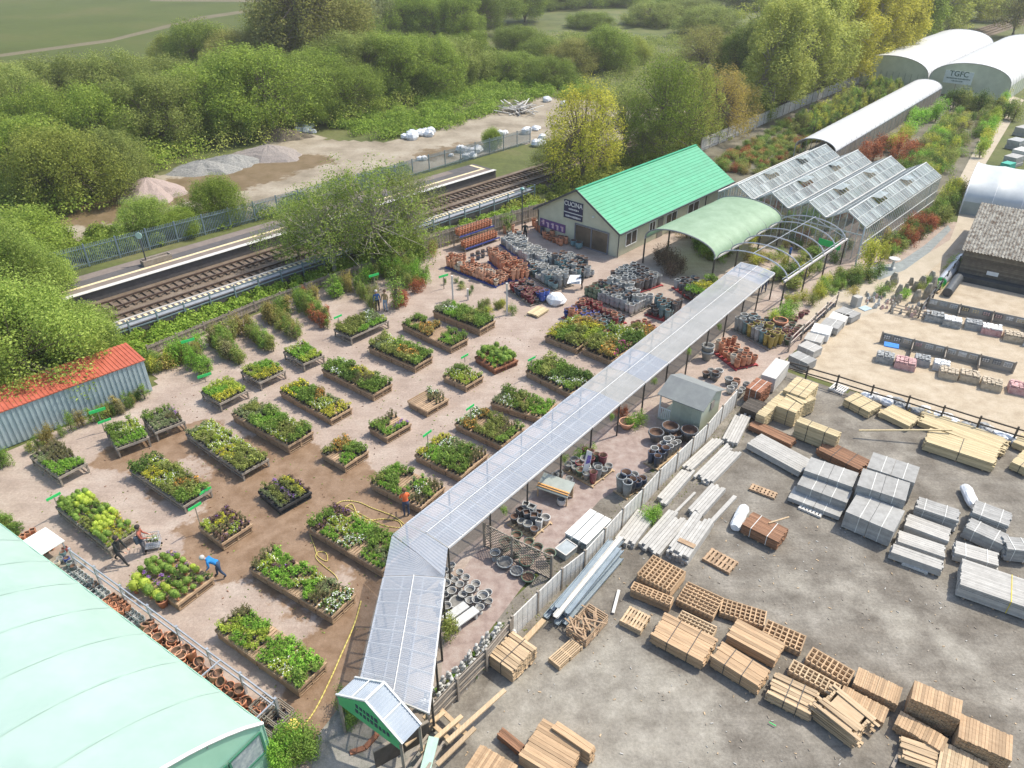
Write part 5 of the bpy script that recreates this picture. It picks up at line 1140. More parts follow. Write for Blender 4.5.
def put_pot(shape, col, p, s, where, tilt=0.0, h=1.0):
    kind = 'terracotta_pot' if col.startswith('terra') else ('stone_pot' if col in ('grey','white','cream','pink') else 'glazed_pot')
    if shape == 'urn': kind = 'urn'
    lab = '%s %s %s' % (CNAME[col], {'flare':'pot','tall':'tall pot','round':'rounded pot','bowl':'shallow bowl','urn':'urn','square':'square planter'}[shape], where)
    place(kind, PM[shape], lab, lab, 'urn' if shape == 'urn' else 'plant pot', p, R.uniform(0,6.28), (s, s, s*h), [GZ[col], mud if col not in ('grey','white','cream') else inner_g], tilt)
def basepal(q, label, m, z=.12, name='display_pallet'):
    t = thing(name, label, 'pallet', q.mid, q.rz); mb = MB(); n = max(3, int(q.b/.2))
    for i in range(n): mb.box((0,-q.b/2+(i+.5)*q.b/n,z-.012), (q.a+.1,q.b/n*.75,.022))
    mb.build('deck', m, t); mb = MB()
    for x in (-q.a/2, 0, q.a/2): mb.box((x,0,z/2-.012), (.09,q.b+.1,z-.03))
    mb.build('bearer', m, t)
blue_p = M('blue_pallet', (.06,.09,.32), (.04,.06,.24), 2, .7); red_p = M('red_pallet', (.42,.07,.07), (.32,.05,.05), 2, .7)
def pots(c, r, l, cols, shapes, sp, s, where, base=None, blabel=None, levels=1, zb=.13, hh=1.0, jit=.1, fill=1.0):
    q = Rect(c, r, l, 0)
    if base: basepal(q, blabel, base)
    nx, ny = max(1, int(q.a/sp)), max(1, int(q.b/sp)); seeds = [(R.random()*q.a, R.random()*q.b, R.choice(cols), R.choice(shapes)) for _ in range(max(4, nx*ny//5))]
    for i in range(nx):
        for j in range(ny):
            if R.random() > fill: continue
            x, y = (i+.5)*q.a/nx, (j+.5)*q.b/ny; sd_ = min(seeds, key=lambda e: (e[0]-x)**2+(e[1]-y)**2); sc_ = s*R.uniform(.85,1.15); z = zb if base else 0
            col = sd_[2] if R.random() < .8 else R.choice(cols); sh_ = sd_[3]
            for k in range(levels if R.random() < .8 else 1):
                put_pot(sh_, col, q.at(x+R.uniform(-1,1)*jit*sp, y+R.uniform(-1,1)*jit*sp, z), sc_, where, 0, hh); z += {'flare':.2,'tall':.3,'round':.3,'bowl':.14,'square':.3,'urn':.3}[sh_]*sc_
    return q
W1 = 'in the big terracotta block beyond the two poles'
pots((496,288),(505,280),(445,268),['terra','terra','terral','terral','cream'],['flare','round','tall'],.38,1.1,W1,blue_p,'blue pallet base under the big terracotta block beyond the two poles',2)
pots((512,283),(521,272),(488,262),['terral','terra','terra'],['flare','tall'],.4,1.15,'in the smaller terracotta block nearest the grey pots',blue_p,'blue pallet base under the smaller terracotta block nearest the grey pots',2)
pots((478,262),(500,253),(470,256),['char','navy'],['round'],.6,1.0,'in the dark group behind the terracotta block')
q = Rect((464,252),(498,240),(461,247),0)
t = thing('pot_rack', 'two tier rack with blue shelf edges full of terracotta pots against the boundary fence', 'rack', q.mid, q.rz)
for k, (dy, z) in enumerate(((-.35,.35), (.45,1.35))):
    mb = MB(); mb.box((0,dy,z-.03), (q.a,.95,.05)); mb.build('shelf', wood_grey, t); mb = MB(); mb.box((0,dy-.49,z), (q.a,.05,.14)); mb.build('shelf_edge', blue_p, t)
    for i in range(int(q.a/.36)):
        for j in (0,1):
            for lv in range(3): put_pot('flare', 'terra', q.at(.2+i*.36, q.b/2+dy-.25+j*.42, z+lv*.17), .85, 'on the two tier rack against the boundary fence')
mb = MB()
for x in (-q.a/2, 0, q.a/2): mb.box((x,.9,.9), (.08,.08,1.8)); mb.box((x,-.8,.17), (.08,.08,.34))
mb.build('rack_frame', wood_grey, t)
pots((533,270),(549,262),(500,245),['grey','white','grey','white'],['tall','square','flare'],.44,1.3,'in the pale grey block nearest the shop front',blue_p,'blue pallet base under the pale grey pots nearest the shop front',1)
pots((531,307),(545,298),(508,291),['navy','maroon','red','char','blue'],['flare','round'],.44,1.15,'in the dark red and blue block by the white bag',wood_grey,'grey slatted base under the dark red and blue pots',2)
pots((554,292),(568,283),(524,274),['teal','grey','grey','teal','white'],['tall','round','flare'],.46,1.3,'in the teal block behind the white sheets',wood_grey,'grey slatted base under the left part of the teal pots',2)
pots((572,282),(588,272),(545,264),['char','teal','grey','teal'],['tall','round'],.48,1.35,'in the teal block behind the person in dark clothes',None,None,2)
pots((560,247),(568,243),(540,238),['terra','terral'],['round','flare'],.45,1.0,'against the purple banner of the shop',None,None,2)
pots((577,251),(584,248),(567,246),['char','teal'],['round'],.7,1.5,'by the left edge of the glazed shop door')
pots((538,236),(545,232),(528,226),['char','white','terra','navy'],['round','tall'],.6,1.2,'in the corner left of the shop front',None,None,1)
pots((512,240),(524,236),(500,233),['terral','green','teal'],['flare','tall'],.6,1.2,'behind the pale grey block near the fence')
pots((637,295),(658,284),(608,280),['grey','white','char','grey'],['tall','square'],.5,1.3,'in the grey block on a red pallet before the maples',red_p,'red pallet base under the tall grey pots before the maples',1,hh=1.1)
pots((632,317),(649,305),(583,297),['grey','white','grey','white','green','char'],['tall','flare','round'],.46,1.3,'in the long charcoal block above the blue pots',wood_grey,'grey slatted base under the long grey and charcoal pot block',2)
pots((604,336),(622,322),(562,318),['blue','navy','terra','char','teal','red'],['flare','round'],.46,1.2,'in the blue and orange block above the golden shrubs',red_p,'red edged base under the blue and orange pots above the golden shrubs',2)
pots((695,304),(706,293),(672,288),['char','grey','grey','green'],['tall','flare','square'],.52,1.25,'in the grey block touching the canopy',red_p,'red base under the grey pots right beside the canopy',1)
pots((668,323),(683,312),(650,312),['navy','char','teal'],['flare','tall'],.5,1.15,'in the navy block left of the canopy',red_p,'red base under the navy pots left of the canopy',2)
pots((646,338),(656,329),(628,326),['terra','red','terra'],['flare'],.5,1.0,'in the small red topped group by the canopy',None,None,1)
pots((700,355),(712,364),(693,350),['grey','char'],['flare'],.8,1.9,'among the large grey stacked pots by the summer house',None,None,2)
pots((705,378),(732,388),(700,371),['white','grey','grey'],['round','flare'],.75,1.5,'in the low group of pale pots behind the summer house',None,None,1)
pots((736,371),(752,362),(712,352),['terral','terra','pink','cream'],['flare','round','tall'],.42,1.0,'in the orange pot row between the canopy and the panel fence',red_p,'red edged base under the orange pot row between canopy and fence',2)
pots((768,351),(781,344),(732,330),['green','gold','teal','blue','teal','grey'],['tall'],.42,1.35,'in the tall blue and mustard row right of the canopy',wood_grey,'grey base under the tall blue and mustard pots',1,hh=1.15)
pots((778,342),(790,334),(750,326),['navy','teal','gold','char'],['flare','round'],.5,1.1,'behind the tall blue and mustard pots',None,None,1)
pots((790,347),(803,330),(778,338),['char','navy','green','maroon'],['flare','round'],.44,1.2,'in the dark pot rows beside the thick pale rail fence',None,None,1)
pots((798,325),(815,314),(790,318),['char','maroon'],['round','bowl'],.7,1.2,'near the dark bowl under the hoop frame',None,None,1)
pots((534,540),(558,528),(508,525),['white','white','grey','char'],['square','tall','flare'],.4,1.15,'in the white group on a pallet by the canopy post',wood_tan,'pale wooden pallet under the white and grey pots by the canopy post',1)
pots((593,488),(612,471),(563,471),['maroon','grey','green','white','maroon'],['tall','flare'],.4,1.2,'on the pallet beside the purple feather flag',wood_tan,'pale wooden pallet beside the purple feather flag',1)
pots((627,500),(646,487),(612,493),['char','navy','grey'],['tall','round'],.4,1.45,'in the dark group on a pallet beside the panel fence',wood_tan,'pale wooden pallet under the dark pots beside the panel fence',1)
pots((658,471),(682,452),(645,463),['white','grey','navy','white'],['tall'],.4,1.2,'in the white group on a pallet before the summer house',wood_tan,'pale wooden pallet under the white pots before the summer house',1)
for (x, y, s) in [(669,436,1.7), (688,440,1.7), (655,441,1.5), (675,441,1.3)]: put_pot('bowl', 'char', G(x,y), s*1.1, 'in front of the summer house', h=2.0)
put_pot('bowl','terral',G(626,428),1.7,'beside the plants left of the summer house',h=1.4); put_pot('bowl','terra',G(779,327),2.0,'on the ground behind the blue and mustard pots',h=1.5)
for (x, y) in [(569,484),(559,478),(561,505),(555,480)]: put_pot('round','grey' if x != 561 else 'white',G(x,y),1.1,'standing alone between the small roof stand and the pallets')
rs((800,312),(845,290),(792,300),16,['shrub'],['green','olive','dark','yellow'],(.8,1.3),(.6,1.1),'potted shrub near the far end of the thick pale rail fence')
pots((804,337),(836,308),(798,333),['char','grey','navy'],['flare','round'],.42,1.0,'in the narrow row along the pale rail fence',None,None,1)
pots((742,400),(752,388),(724,392),['white','grey','terral'],['round','flare'],.5,1.1,'in the pale group between summer house and orange row',None,None,1)
pots((716,384),(724,376),(700,378),['grey','white','char'],['flare'],.55,1.3,'behind the summer house roof',None,None,2)
# urns and statues right of the canopy
q = Rect((470,640),(495,610),(445,610),0)
for (x, y, sh_, s) in [(446,590,'urn',1.1),(452,597,'urn',1),(460,590,'urn',.9),(466,583,'urn',.9),(458,606,'bowl',1.5),(470,596,'urn',1.1),(476,590,'urn',1),(483,603,'urn',1.2),(477,606,'urn',1),(488,598,'urn',.9),(447,612,'urn',1),(445,600,'urn',.9),(480,613,'urn',.9),(455,585,'urn',.8),(470,606,'urn',.9),(463,600,'urn',.9),(450,582,'urn',.8),(441,608,'round',.9),(489,606,'urn',.8),(442,590,'round',.9),(445,575,'urn',.8),(452,570,'urn',.8),(460,577,'urn',.8)]:
    put_pot(sh_, 'white', G(x,y), s*.95, 'in the white stoneware group right of the canopy')
pots((528,590),(562,563),(484,560),['green','grey','char','grey'],['urn','bowl','round'],.62,1.25,'inside the dark lattice screens',None,None,1,fill=.85)
ST = 'small whitish stone figure in the rows along the grey board fence'
def figure_mesh():
    mb = MB(); mb.lathe([(.12,0), (.12,.08), (.07,.1), (.1,.22), (.09,.32), (.05,.38), (.07,.43), (.06,.5), (.01,.53)], n=8); mb.lathe([(.02,0), (.035,.06), (.03,.15)], (.09,0,.18), 5); mb.lathe([(.02,0), (.035,.06), (.03,.15)], (-.09,0,.18), 5)
    me = bpy.data.meshes.new('stone_figure'); me.from_pydata(mb.v, [], mb.f); me.materials.append(GZ['white']); me.update(); return me
fgm = figure_mesh(); q = Rect((436,722),(518,640),(428,700),0)
for i in range(27):
    for j in range(3):
        p_ = q.at(q.a*(i+.5)/27+R.uniform(-.12,.12), .2+.36*j+R.uniform(-.1,.1))
        if R.random() < .78: place('stone_figure', fgm, ST, ST, 'garden ornament', p_, R.random()*6, (R.uniform(1.0,1.5), R.uniform(1.0,1.5), R.uniform(.7,1.3)))
        if R.random() < .5: put_plant(R.choice('dgOD'), p_+Vector((.15,.1,0)), 'between the whitish stone figures', R.uniform(.7,1.0))
def bench(px, py, rz, label):
    t = thing('garden_bench', label, 'bench', G(px,py), rz); mb = MB(); mb.box((0,0,.42), (1.3,.45,.07)); mb.build('seat', GZ['white'], t); 
    for x in (-.5,.5): mb = MB(); mb.box((x,0,.19), (.12,.38,.38)); mb.build('leg', GZ['white'], t)
bench(456,618,.75,'left white stone bench among the urns'); bench(466,623,.75,'right white stone bench among the urns')
tree(449,636,1.3,1.3,'shrub','olive','round olive topiary in a pot left of the white benches')
# terracotta racks along the mint polytunnel
WT = 'in the rows between the mint polytunnel and its railing'
q = Rect((243,699),(262,688),(60,566),0)
TE = G(262,722,2.6); TE.z = 0
def strip_at(f, x): return TE+az(303.6)*(1.2+16.8*(1-f))+az(33.6)*(x*.6+.33)
Lst = (G(243,699)-G(60,566)).length
for i in range(24):
    f = .50+.49*(i+.5)/24
    for j in range(3):
        put_pot('flare', 'terra' if f > .8 else R.choice(['terral','terral','terra']), strip_at(f, .35+j*.48)+Vector((0,0,R.choice([0,.25]))), 1.05*R.uniform(.8,1.15), WT, tilt=-.5 if R.random() < .5 else 0)
for i in range(9):
    f = .34+.14*i/9; 
    for j in range(3): put_pot('round' if i > 4 else 'square', R.choice(['white','grey','char']) if i > 4 else 'terra', strip_at(f, .4+j*.45), .95, WT)
for i in range(12):
    f = .12+.2*i/12
    for j in range(3): put_pot(R.choice(['round','flare']), R.choice(['white','char','grey','white']), strip_at(f, .4+j*.45), .95, WT)
rt = fence('pot_railing', 'pale metal railing frame round the terracotta pots beside the mint polytunnel', 'railing', [strip_at(.12,1.75), strip_at(1.0,1.75)], 1.3, 'rail', (steel, steel), px=False)
ex = strip_at(1.0,1.75)-rt.location; ey = strip_at(1.0,.1)-rt.location; ez = strip_at(.8,.1)-rt.location; mb = MB(); z = Vector((0,0,1.25))
mb.beam(ex+z, ey+z, .05, .06); mb.beam(ey+z, ez+z, .05, .06); mb.beam(ez+z, strip_at(.8,1.75)-rt.location+z, .05, .06); mb.beam(ey+z*.0, ey+z, .06, .06, up=(0,1,0)); mb.beam(ez, ez+z, .06, .06, up=(0,1,0)); mb.build('end_frame', steel, rt)
t = thing('white_table', 'white topped table between the mint polytunnel and the topiary table', 'table', G(47,557), math.radians(-33))
mb = MB(); mb.box((0,0,.98), (1.75,1.5,.05)); mb.build('tabletop', white, t)
for x in (-.8,.8):
    for y in (-.65,.65): mb = MB(); mb.box((x,y,.48), (.06,.06,.95)); mb.build('leg', steel, t)
mb = MB()
for x, y, m in [(66,560,'teal'), (70,566,'blue'), (73,570,'white'), (68,556,'red'), (63,566,'grey'), (76,574,'char'), (60,570,'cream')]: put_pot('round', m, G(x,y)+Vector((0,0,.3)), .7, 'on the cluttered stand right of the white topped table')
t = thing('cluttered_stand', 'low stand with small coloured goods right of the white topped table', 'stand', G(68,566), math.radians(-33)); mb = MB(); mb.box((0,0,.26), (1.7,1.1,.06)); mb.build('shelf', wood_grey, t)
for x in (-.75,.75): mb = MB(); mb.box((x,0,.12), (.07,1.0,.23)); mb.build('leg', wood_grey, t)
for i in range(12): put_pot('square', 'terra', strip_at(-.02-.05*(i//4), .5+.42*(i % 4)), .8, 'beside the white topped table near the left edge')
# crates at the near end of the mint tunnel
for k, (x, y) in enumerate([(268,716), (281,722), (276,730)]):
    t = thing('slatted_crate', ['slatted crate with white pots right of the mint polytunnel corner','taller slatted crate with dark bottles beside the mint polytunnel corner','lowest slatted crate near the mint polytunnel end wall'][k], 'crate', G(x,y), math.radians(-34)); mb = MB()
    for z in (.1,.3,.5,.7):
        for s_ in (-1,1): mb.box((0,s_*.42,z), (.95,.025,.09)); mb.box((s_*.46,0,z), (.025,.84,.09))
    mb.build('slats', wood_grey, t); mb = MB(); mb.box((0,0,.06), (.9,.8,.04)); mb.build('base', wood_grey, t)
    for s_ in range(8): put_pot('round', R.choice(['white','char','navy']), G(x,y)+Vector((R.uniform(-.3,.3), R.uniform(-.3,.3), .1)), .6, 'inside the slatted crates by the mint polytunnel')
# ---------------------------------------------------------------- merchant stock
strapm = M('pale_strap', (.7,.7,.66), rough=.5); strapd = M('dark_strap', (.05,.05,.05), rough=.5)
def stack(kind, c, r, l, z, mat, label, cat='timber stack', name='timber_stack', bw=.12, bh=.05, jit=.03, straps=(.3,.7), ragged=0.0, base=True, zb=.1, sm=None):
    q = Rect(c, r, l, z); t = thing(name, label, cat, q.mid, q.rz); a, b = q.a, q.b; mb = MB(); z0 = zb if base else .01
    if kind in ('boards', 'posts'):
        nl = max(1, round((z-z0)/bh)); hh = (z-z0)/nl; m = max(1, round(a/bw)); w_ = a/m
        for k in range(nl):
            top = k == nl-1; gap = hh*.94 if (k % 5 != 4 or nl < 6 or top) else hh*.55
            rng_ = range(m) if (top or k == 0) else [0, m-1] if m > 1 else [0]
            for i in rng_:
                if top and ragged and R.random() < ragged*.5: continue
                j0 = R.uniform(-1,1)*jit-(R.random()*ragged*.4); j1 = R.uniform(-1,1)*jit+(R.random()*ragged*.4); x = -a/2+(i+.5)*w_+R.uniform(-1,1)*.006
                mb.beam((x, -b/2+j0, z0+hh*(k+.5)), (x+R.uniform(-1,1)*ragged*.12, b/2+j1, z0+hh*(k+.5)+(R.random()*.05*ragged)), w_*.93, gap)
            if not (top or k == 0) and m > 2: mb.beam((0,-b/2+.04+jit,z0+hh*(k+.5)), (0,b/2-.04-jit,z0+hh*(k+.5)), a-2*w_+.01, gap*.98)
            if not (top or k == 0) and m > 2:   # board ends
                for i in range(1, m-1):
                    for s_ in (-1,1): x = -a/2+(i+.5)*w_; e = b/2*s_; mb.beam((x,e-.05*s_,z0+hh*(k+.5)), (x,e+s_*R.uniform(-.01,jit),z0+hh*(k+.5)), w_*.88, gap*.85)
    elif kind == 'trellis':
        nl = max(2, round((z-z0)/.045)); hh = (z-z0)/nl; nx = max(3, round(a/bw)); ny = max(4, round(b/bw))
        for k in range(nl):
            zz = z0+hh*(k+.5)
            if k % 2: 
                for i in range(ny+1): y = -b/2+b*i/ny; mb.beam((-a/2,y,zz), (a/2,y,zz), .06, hh*.95)
            else:
                for i in range(nx+1): x = -a/2+a*i/nx; mb.beam((x,-b/2,zz), (x,b/2,zz), .06, hh*.95)
        mb.box((0,0,(z+z0)/2-.12), (a-.12,b-.12,max(.02,z-z0-.3)))
    elif kind == 'panels':
        nl = max(1, round((z-z0)/bh)); hh = (z-z0)/nl
        for k in range(nl):
            n = max(1, round(b/bw))
            for i in range(n): y = -b/2+b*(i+.5)/n; mb.box((R.uniform(-.008,.008), y, z0+hh*(k+.5)), (a,b/n*.985,hh*.94))
    elif kind == 'cross':     # boards across the short side
        nl = max(1, round((z-z0)/bh)); hh = (z-z0)/nl; n = max(2, round(b/bw))
        for k in range(nl):
            for i in range(n): y = -b/2+b*(i+.5)/n; mb.box((R.uniform(-1,1)*jit*.5, y, z0+hh*(k+.5)+(R.uniform(-.01,.012) if k == nl-1 else 0)), (a+R.uniform(-1,1)*jit,b/n*.93,hh*.93))
    mb.build({'boards':'boards','posts':'posts','trellis':'battens','panels':'slabs','cross':'boards'}[kind], mat, t)
    if base:
        for f in (.12,.5,.88) if b > 1.2 else (.2,.8): mb = MB(); mb.box((0,-b/2+b*f,zb/2), (a*.96,.09,zb-.005)); mb.build('bearer', wood_pal, t)
    for f in straps:
        y = -b/2+b*f; mb = MB(); e = .012
        mb.box((0,y,z+e), (a+2*e,.035,.008)); 
        for s_ in (-1,1): mb.box((s_*(a/2+e),y,(z+z0)/2), (.008,.035,z-z0)); 
        mb.build('strap', sm or strapd, t)
    return t
K = stack
K('trellis',(670,591),(693,575),(637.5,573.5),.75,wood_new,'square lattice panel stack nearest the long grey steel bundle',bw=.23,straps=())
K('trellis',(670,604),(676,598),(631,588),.62,wood_new,'narrow leftover lattice stack directly below the largest lattice stack',bw=.23,straps=())
K('trellis',(713,616),(728,600),(677,599),.5,wood_new,'lattice panel stack right of the largest one, with dark gaps',bw=.23,straps=())
K('trellis',(764,625),(773,613),(720,611),.45,wood_new,'lattice panel stack in the middle of the upper row, above the wide plank pack',bw=.23,straps=())
K('trellis',(800.5,651),(812,638),(762,634),.45,wood_new,'lattice panel stack at the right end of the upper lattice row',bw=.23,straps=())
K('trellis',(847.5,683),(855.5,671),(806,658.5),.55,wood_new,'narrow lattice stack behind the second narrow lattice stack',bw=.23,straps=())
K('trellis',(836,695),(843.5,686),(789,669),.45,wood_tan,'paler narrow lattice stack in front of the narrow one',bw=.23,straps=())
K('cross',(898,705),(907.5,690),(853,683),.6,wood_new,'closed panel pack with pale lengthwise battens left of the tallest pack',bw=.085,bh=.04,straps=(.25,.5,.78),sm=wood_tan)
K('cross',(884,723),(893.5,711),(838,698),.42,wood_new,'lower closed panel pack in front of the battened panel pack',bw=.085,bh=.04,straps=(.25,.5,.78),sm=wood_tan)
K('cross',(960.5,720),(967.5,703),(911,698),1.25,wood_new,'tallest reddish panel pack at the lower right',bw=.11,bh=.045,straps=())
K('cross',(943,752),(949,738.5),(894.5,723),.55,wood_new,'narrow reddish panel pack in the shadow of the tallest pack',bw=.11,bh=.045,straps=())
K('cross',(1012,761),(1019,738.5),(958,737),1.05,wood_new,'reddish panel pack in the bottom right corner',bw=.11,bh=.045,straps=())
K('boards',(938,770),(947,751),(904,758),.45,wood_tan,'layered loose boards at the bottom edge below the narrow panel pack',ragged=.4,bw=.14,straps=())
K('cross',(985,792),(1003,770),(937,768),.55,wood_tan,'slatted pack cut by the bottom edge near the right corner',bw=.12,bh=.045,straps=())
K('boards',(809,714),(823,693.5),(769,694),.55,wood_tan,'plank pack with loose diagonal boards on top, below the narrow lattice stacks',bw=.16,ragged=.3,straps=(.3,.62))
K('boards',(853,736),(867.5,711),(818,708.5),.8,wood_tan,'tall jagged stack of uneven boards in the bottom row',bw=.14,ragged=.9,straps=(),jit=.12)
K('boards',(703,662),(722,641),(652,635),.65,wood_new,'long plank pack at the left end of the bottom row of planks',bw=.15,ragged=.15,jit=.06,straps=(.3,.7))
K('boards',(758,686),(773,672),(712,657),.7,wood_new,'long plank pack second from the left in the bottom row of planks',bw=.13,ragged=.15,jit=.05,straps=(.35,.72))
K('boards',(775,661),(785,643),(727,635),.6,wood_new,'wide plank pack behind the second long plank pack',bw=.17,straps=())
K('trellis',(712,636),(721,629),(677,619),.5,wood_tan,'messy bundle of narrow lattice strips between lattice stacks and planks',bw=.18,straps=())
K('boards',(512,671),(536,647),(488,656),.85,wood_tan,'tan timber stack at the end of the white panel fence, next to the statues',bw=.15,ragged=.2,straps=(.5,))
K('boards',(563,782),(597,749),(519,755),.7,wood_new,'wide stepped board pack cut by the bottom edge',bw=.14,straps=())
K('boards',(590,754),(597,747),(552,728),.86,wood_new,'two wide boards lying on the far side of the wide stepped pack',bw=.2,bh=.08,straps=(),base=False,zb=.7)
K('cross',(500,795),(512,762),(462,772),.5,wood_new,'board pack at the bottom edge left of the wide stepped pack',bw=.1,bh=.045,straps=())
K('boards',(519,752),(524,744),(497,734),.4,wood_brn,'thin dark board bundle behind the wide stepped pack',bw=.07,straps=())
K('boards',(778,542),(787,528),(742,524),.7,wood_brn,'reddish brown brick like timber pack standing alone near the pallet',bw=.12,straps=(.3,.75),sm=strapm)
def loose(pts, w_, h_, mat, label, name='loose_plank', z=.1, z2=None, cat='plank'):
    a, b = G(*pts[0], z), G(*pts[1], z if z2 is None else z2); mb = MB(); c = (a+b)/2; mb.beam(a-c, b-c, w_, h_); tag(mb.build(name, mat, loc=c), label, cat)
loose(((514,652),(544,620)),.25,.1,wood_tan,'thick tan plank sticking out beyond the tan timber stack by the fence')
loose(((859,430.5),(952,430)),.1,.08,wood_yel,'long thin pole lying slanted across the gap onto the yellow beams',z=.5,z2=1.0)
loose(((769,722),(776,726)),.03,.03,green_s,'thin green offcut on the ground below the plank pack')
loose(((892,768),(903,745)),.12,.1,wood_grey,'grey weathered plank standing out at the bottom edge')
loose(((613,613),(619,590)),.14,.05,offw,'white painted plank lying behind the open pallet')
loose(((769,523),(789,517)),.08,.05,wood_tan,'thin pale batten on top of the reddish brown pack',z=.75)
def pallet(c, r, l, z, label, n=1, mat=None, tilt=0):
    q = Rect(c, r, l, z); t = thing('pallet', label, 'pallet', q.mid, q.rz); m_ = mat or wood_tan; t.rotation_euler.x = tilt
    for k in range(n):
        zb = (z-.0)*k/n; h = z/n if n > 1 else max(.14, min(z,.16)); mb = MB(); nb = 7
        for i in range(nb): mb.box((0,-q.b/2+(i+.5)*q.b/nb,zb+h-.012), (q.a,q.b/nb*.62,.022))
        for i in (0,3,6): mb.box((0,-q.b/2+(i+.5)*q.b/nb,zb+.012), (q.a,q.b/nb*.62,.022))
        mb.build('deck', m_, t); mb = MB()
        for x in (-q.a/2+.05,0,q.a/2-.05): mb.box((x,0,zb+h/2), (.09,q.b,h-.05))
        mb.build('bearer', m_, t)
pallet((641,631),(653,617),(619.5,620),.35,'open two layer pallet left of the long plank pack',2)
pallet((559.5,667),(583,646),(549,657),.3,'two small stacked pallets on open ground below the messy crate',2)
pallet((729.5,573),(741,563),(702,558),.2,'single pale pallet above the lattice stacks',2,wood_pal)
pallet((775,497),(782,493),(749,487),.25,'pale pallet tipped on short legs left of the concrete slab packs',1,wood_pal)
pallet((843,392),(850,386),(829,386),.3,'pale pallet by the post and rail fence above the short yellow pack',1,offw)
pallet((821,517),(825,512),(798,507),.15,'long pale pallet in front of the lowest left slab pack',1,offw)
pallet((928,573),(930,567),(902,563),.15,'long pale pallet in front of the concrete post rows',1,offw)
q = Rect((586,640),(608,616),(568,626),.55); t = thing('broken_crate', 'messy open crate of broken slats beside the long grey steel bundle', 'crate', q.mid, q.rz)
for s_ in (-1,1):
    mb = MB()
    for z in (.1,.25,.4,.55): mb.box((s_*q.a/2,0,z), (.04,q.b,.08)); mb.box((0,s_*q.b/2,z), (q.a,.04,.08))
    mb.build('side', wood_pal, t)
for i in range(26): mb = MB(); a = R.uniform(0,PI); l = R.uniform(.25,.6); c_ = Vector((R.uniform(-.4,.4)*q.a, R.uniform(-.4,.4)*q.b, R.uniform(.3,.62))); d = Vector((math.cos(a)*l, math.sin(a)*l, R.uniform(-.12,.12))); mb.beam(c_-d, c_+d, .07, .03); mb.build('slat', wood_pal, t)
# yellow timber
K('boards',(796,413),(806,402),(778,404),1.15,wood_yel,'nearest block of yellow timber in the tall stepped group',bw=.1,straps=(.4,),base=False)
K('boards',(806,398),(819,384),(783,390),1.35,wood_yel,'tallest back block of yellow timber in the stepped group',bw=.1,straps=(.3,.7))
K('boards',(803,404),(811,395),(786,394),1.22,wood_yel,'middle step of the tall yellow timber group',bw=.1,straps=())
K('boards',(765,417),(790,394),(757,413),1.0,wood_yel,'long thin yellow planks on the left of the stepped group',bw=.1,straps=(),base=False)
K('boards',(838,437),(841.5,432),(796,421),1.3,wood_yel,'tall yellow board pack facing the concrete slab packs',bw=.1,bh=.1,straps=(.3,.7))
K('boards',(869,412),(878,403),(844,399),.6,wood_yel,'short yellow pack with dark straps by the rail fence',bw=.09,bh=.09,straps=(.35,.75))
K('boards',(893,417),(896.5,413),(879,413),.4,wood_yel,'small front pack of yellow rails right of the short strapped pack',bw=.09,bh=.09,straps=())
K('boards',(909,426),(918,416),(880,412),.45,wood_yel,'low yellow pack between the strapped pack and the long beams',bw=.12,bh=.09,straps=())
K('boards',(1001,452),(1014,441),(918,421),.45,wood_yel,'very long yellow beams lying behind the deep beam pack',bw=.12,bh=.09,straps=(),jit=.2)
K('boards',(995,464),(1003,451),(925,441),.75,wood_yel,'deep pack of long yellow beams, the longest in front',bw=.12,bh=.1,straps=(.5,),jit=.08)
K('boards',(1030,470),(1042,458),(1012,461),.6,wood_yel,'yellow beam ends at the right edge beside the long beams',bw=.1,bh=.09,straps=(.5,))
K('boards',(1028,448),(1040,436),(1014,441),.5,wood_yel,'second yellow beam bundle at the right edge behind the first',bw=.1,bh=.09,straps=())
K('panels',(776,379),(790,362),(761,375),1.2,offw,'white wrapped pack at the corner of the rail fence',cat='wrapped pack',name='wrapped_pack',bw=9,bh=.2,straps=())
K('boards',(761,393),(772,383),(746,387),1.15,wood_red,'dark red brown timber pack left of the white wrapped pack',bw=.11,bh=.09,straps=(.3,.7),sm=strapm)
K('boards',(757,413),(767,403),(742,405),.7,wood_dark,'dark stained sleepers below the red brown pack',bw=.16,bh=.14,straps=())
K('boards',(790,444),(794,437),(749,425),.45,wood_brn,'row of rusty brown beams between white posts and yellow timber',bw=.12,bh=.12,straps=(),jit=.08)
K('boards',(860,470),(868,459),(817,449),.55,wood_brn,'dark brown sleeper pack behind the concrete slab packs',bw=.13,bh=.12,straps=(.3,.65),jit=.1)
# concrete
K('posts',(800,472),(810,459),(747,443),.5,conc_l,'three grey post bundles lying left of the stepped slab packs',cat='post bundle',name='post_bundle',bw=.18,bh=.16,straps=())
K('panels',(853,487),(859,473),(804,470),1.15,conc,'upper left grey slab pack with pale straps',cat='slab pack',name='slab_pack',bw=1.3,bh=.14,straps=(.3,.7),sm=strapm)
K('panels',(847,503),(853,491),(797,484),.85,conc,'middle left grey slab pack with loose battens on top',cat='slab pack',name='slab_pack',bw=1.3,bh=.14,straps=(.3,.7),sm=strapm)
K('panels',(840,517),(846,505),(788,497),.35,conc,'lowest left grey slab pack behind the long pale pallet',cat='slab pack',name='slab_pack',bw=1.3,bh=.14,straps=(.3,.7),sm=strapm)
K('panels',(915,483),(923,468),(867,467),1.6,conc,'highest slab pack at the back of the stepped concrete block',cat='slab pack',name='slab_pack',bw=1.1,bh=.16,straps=(.25,.7),sm=strapm)
K('panels',(906,501),(917,485),(857,485),1.6,conc,'middle slab pack of the stepped concrete block, with red tags',cat='slab pack',name='slab_pack',bw=1.1,bh=.16,straps=(.25,.7),sm=strapm)
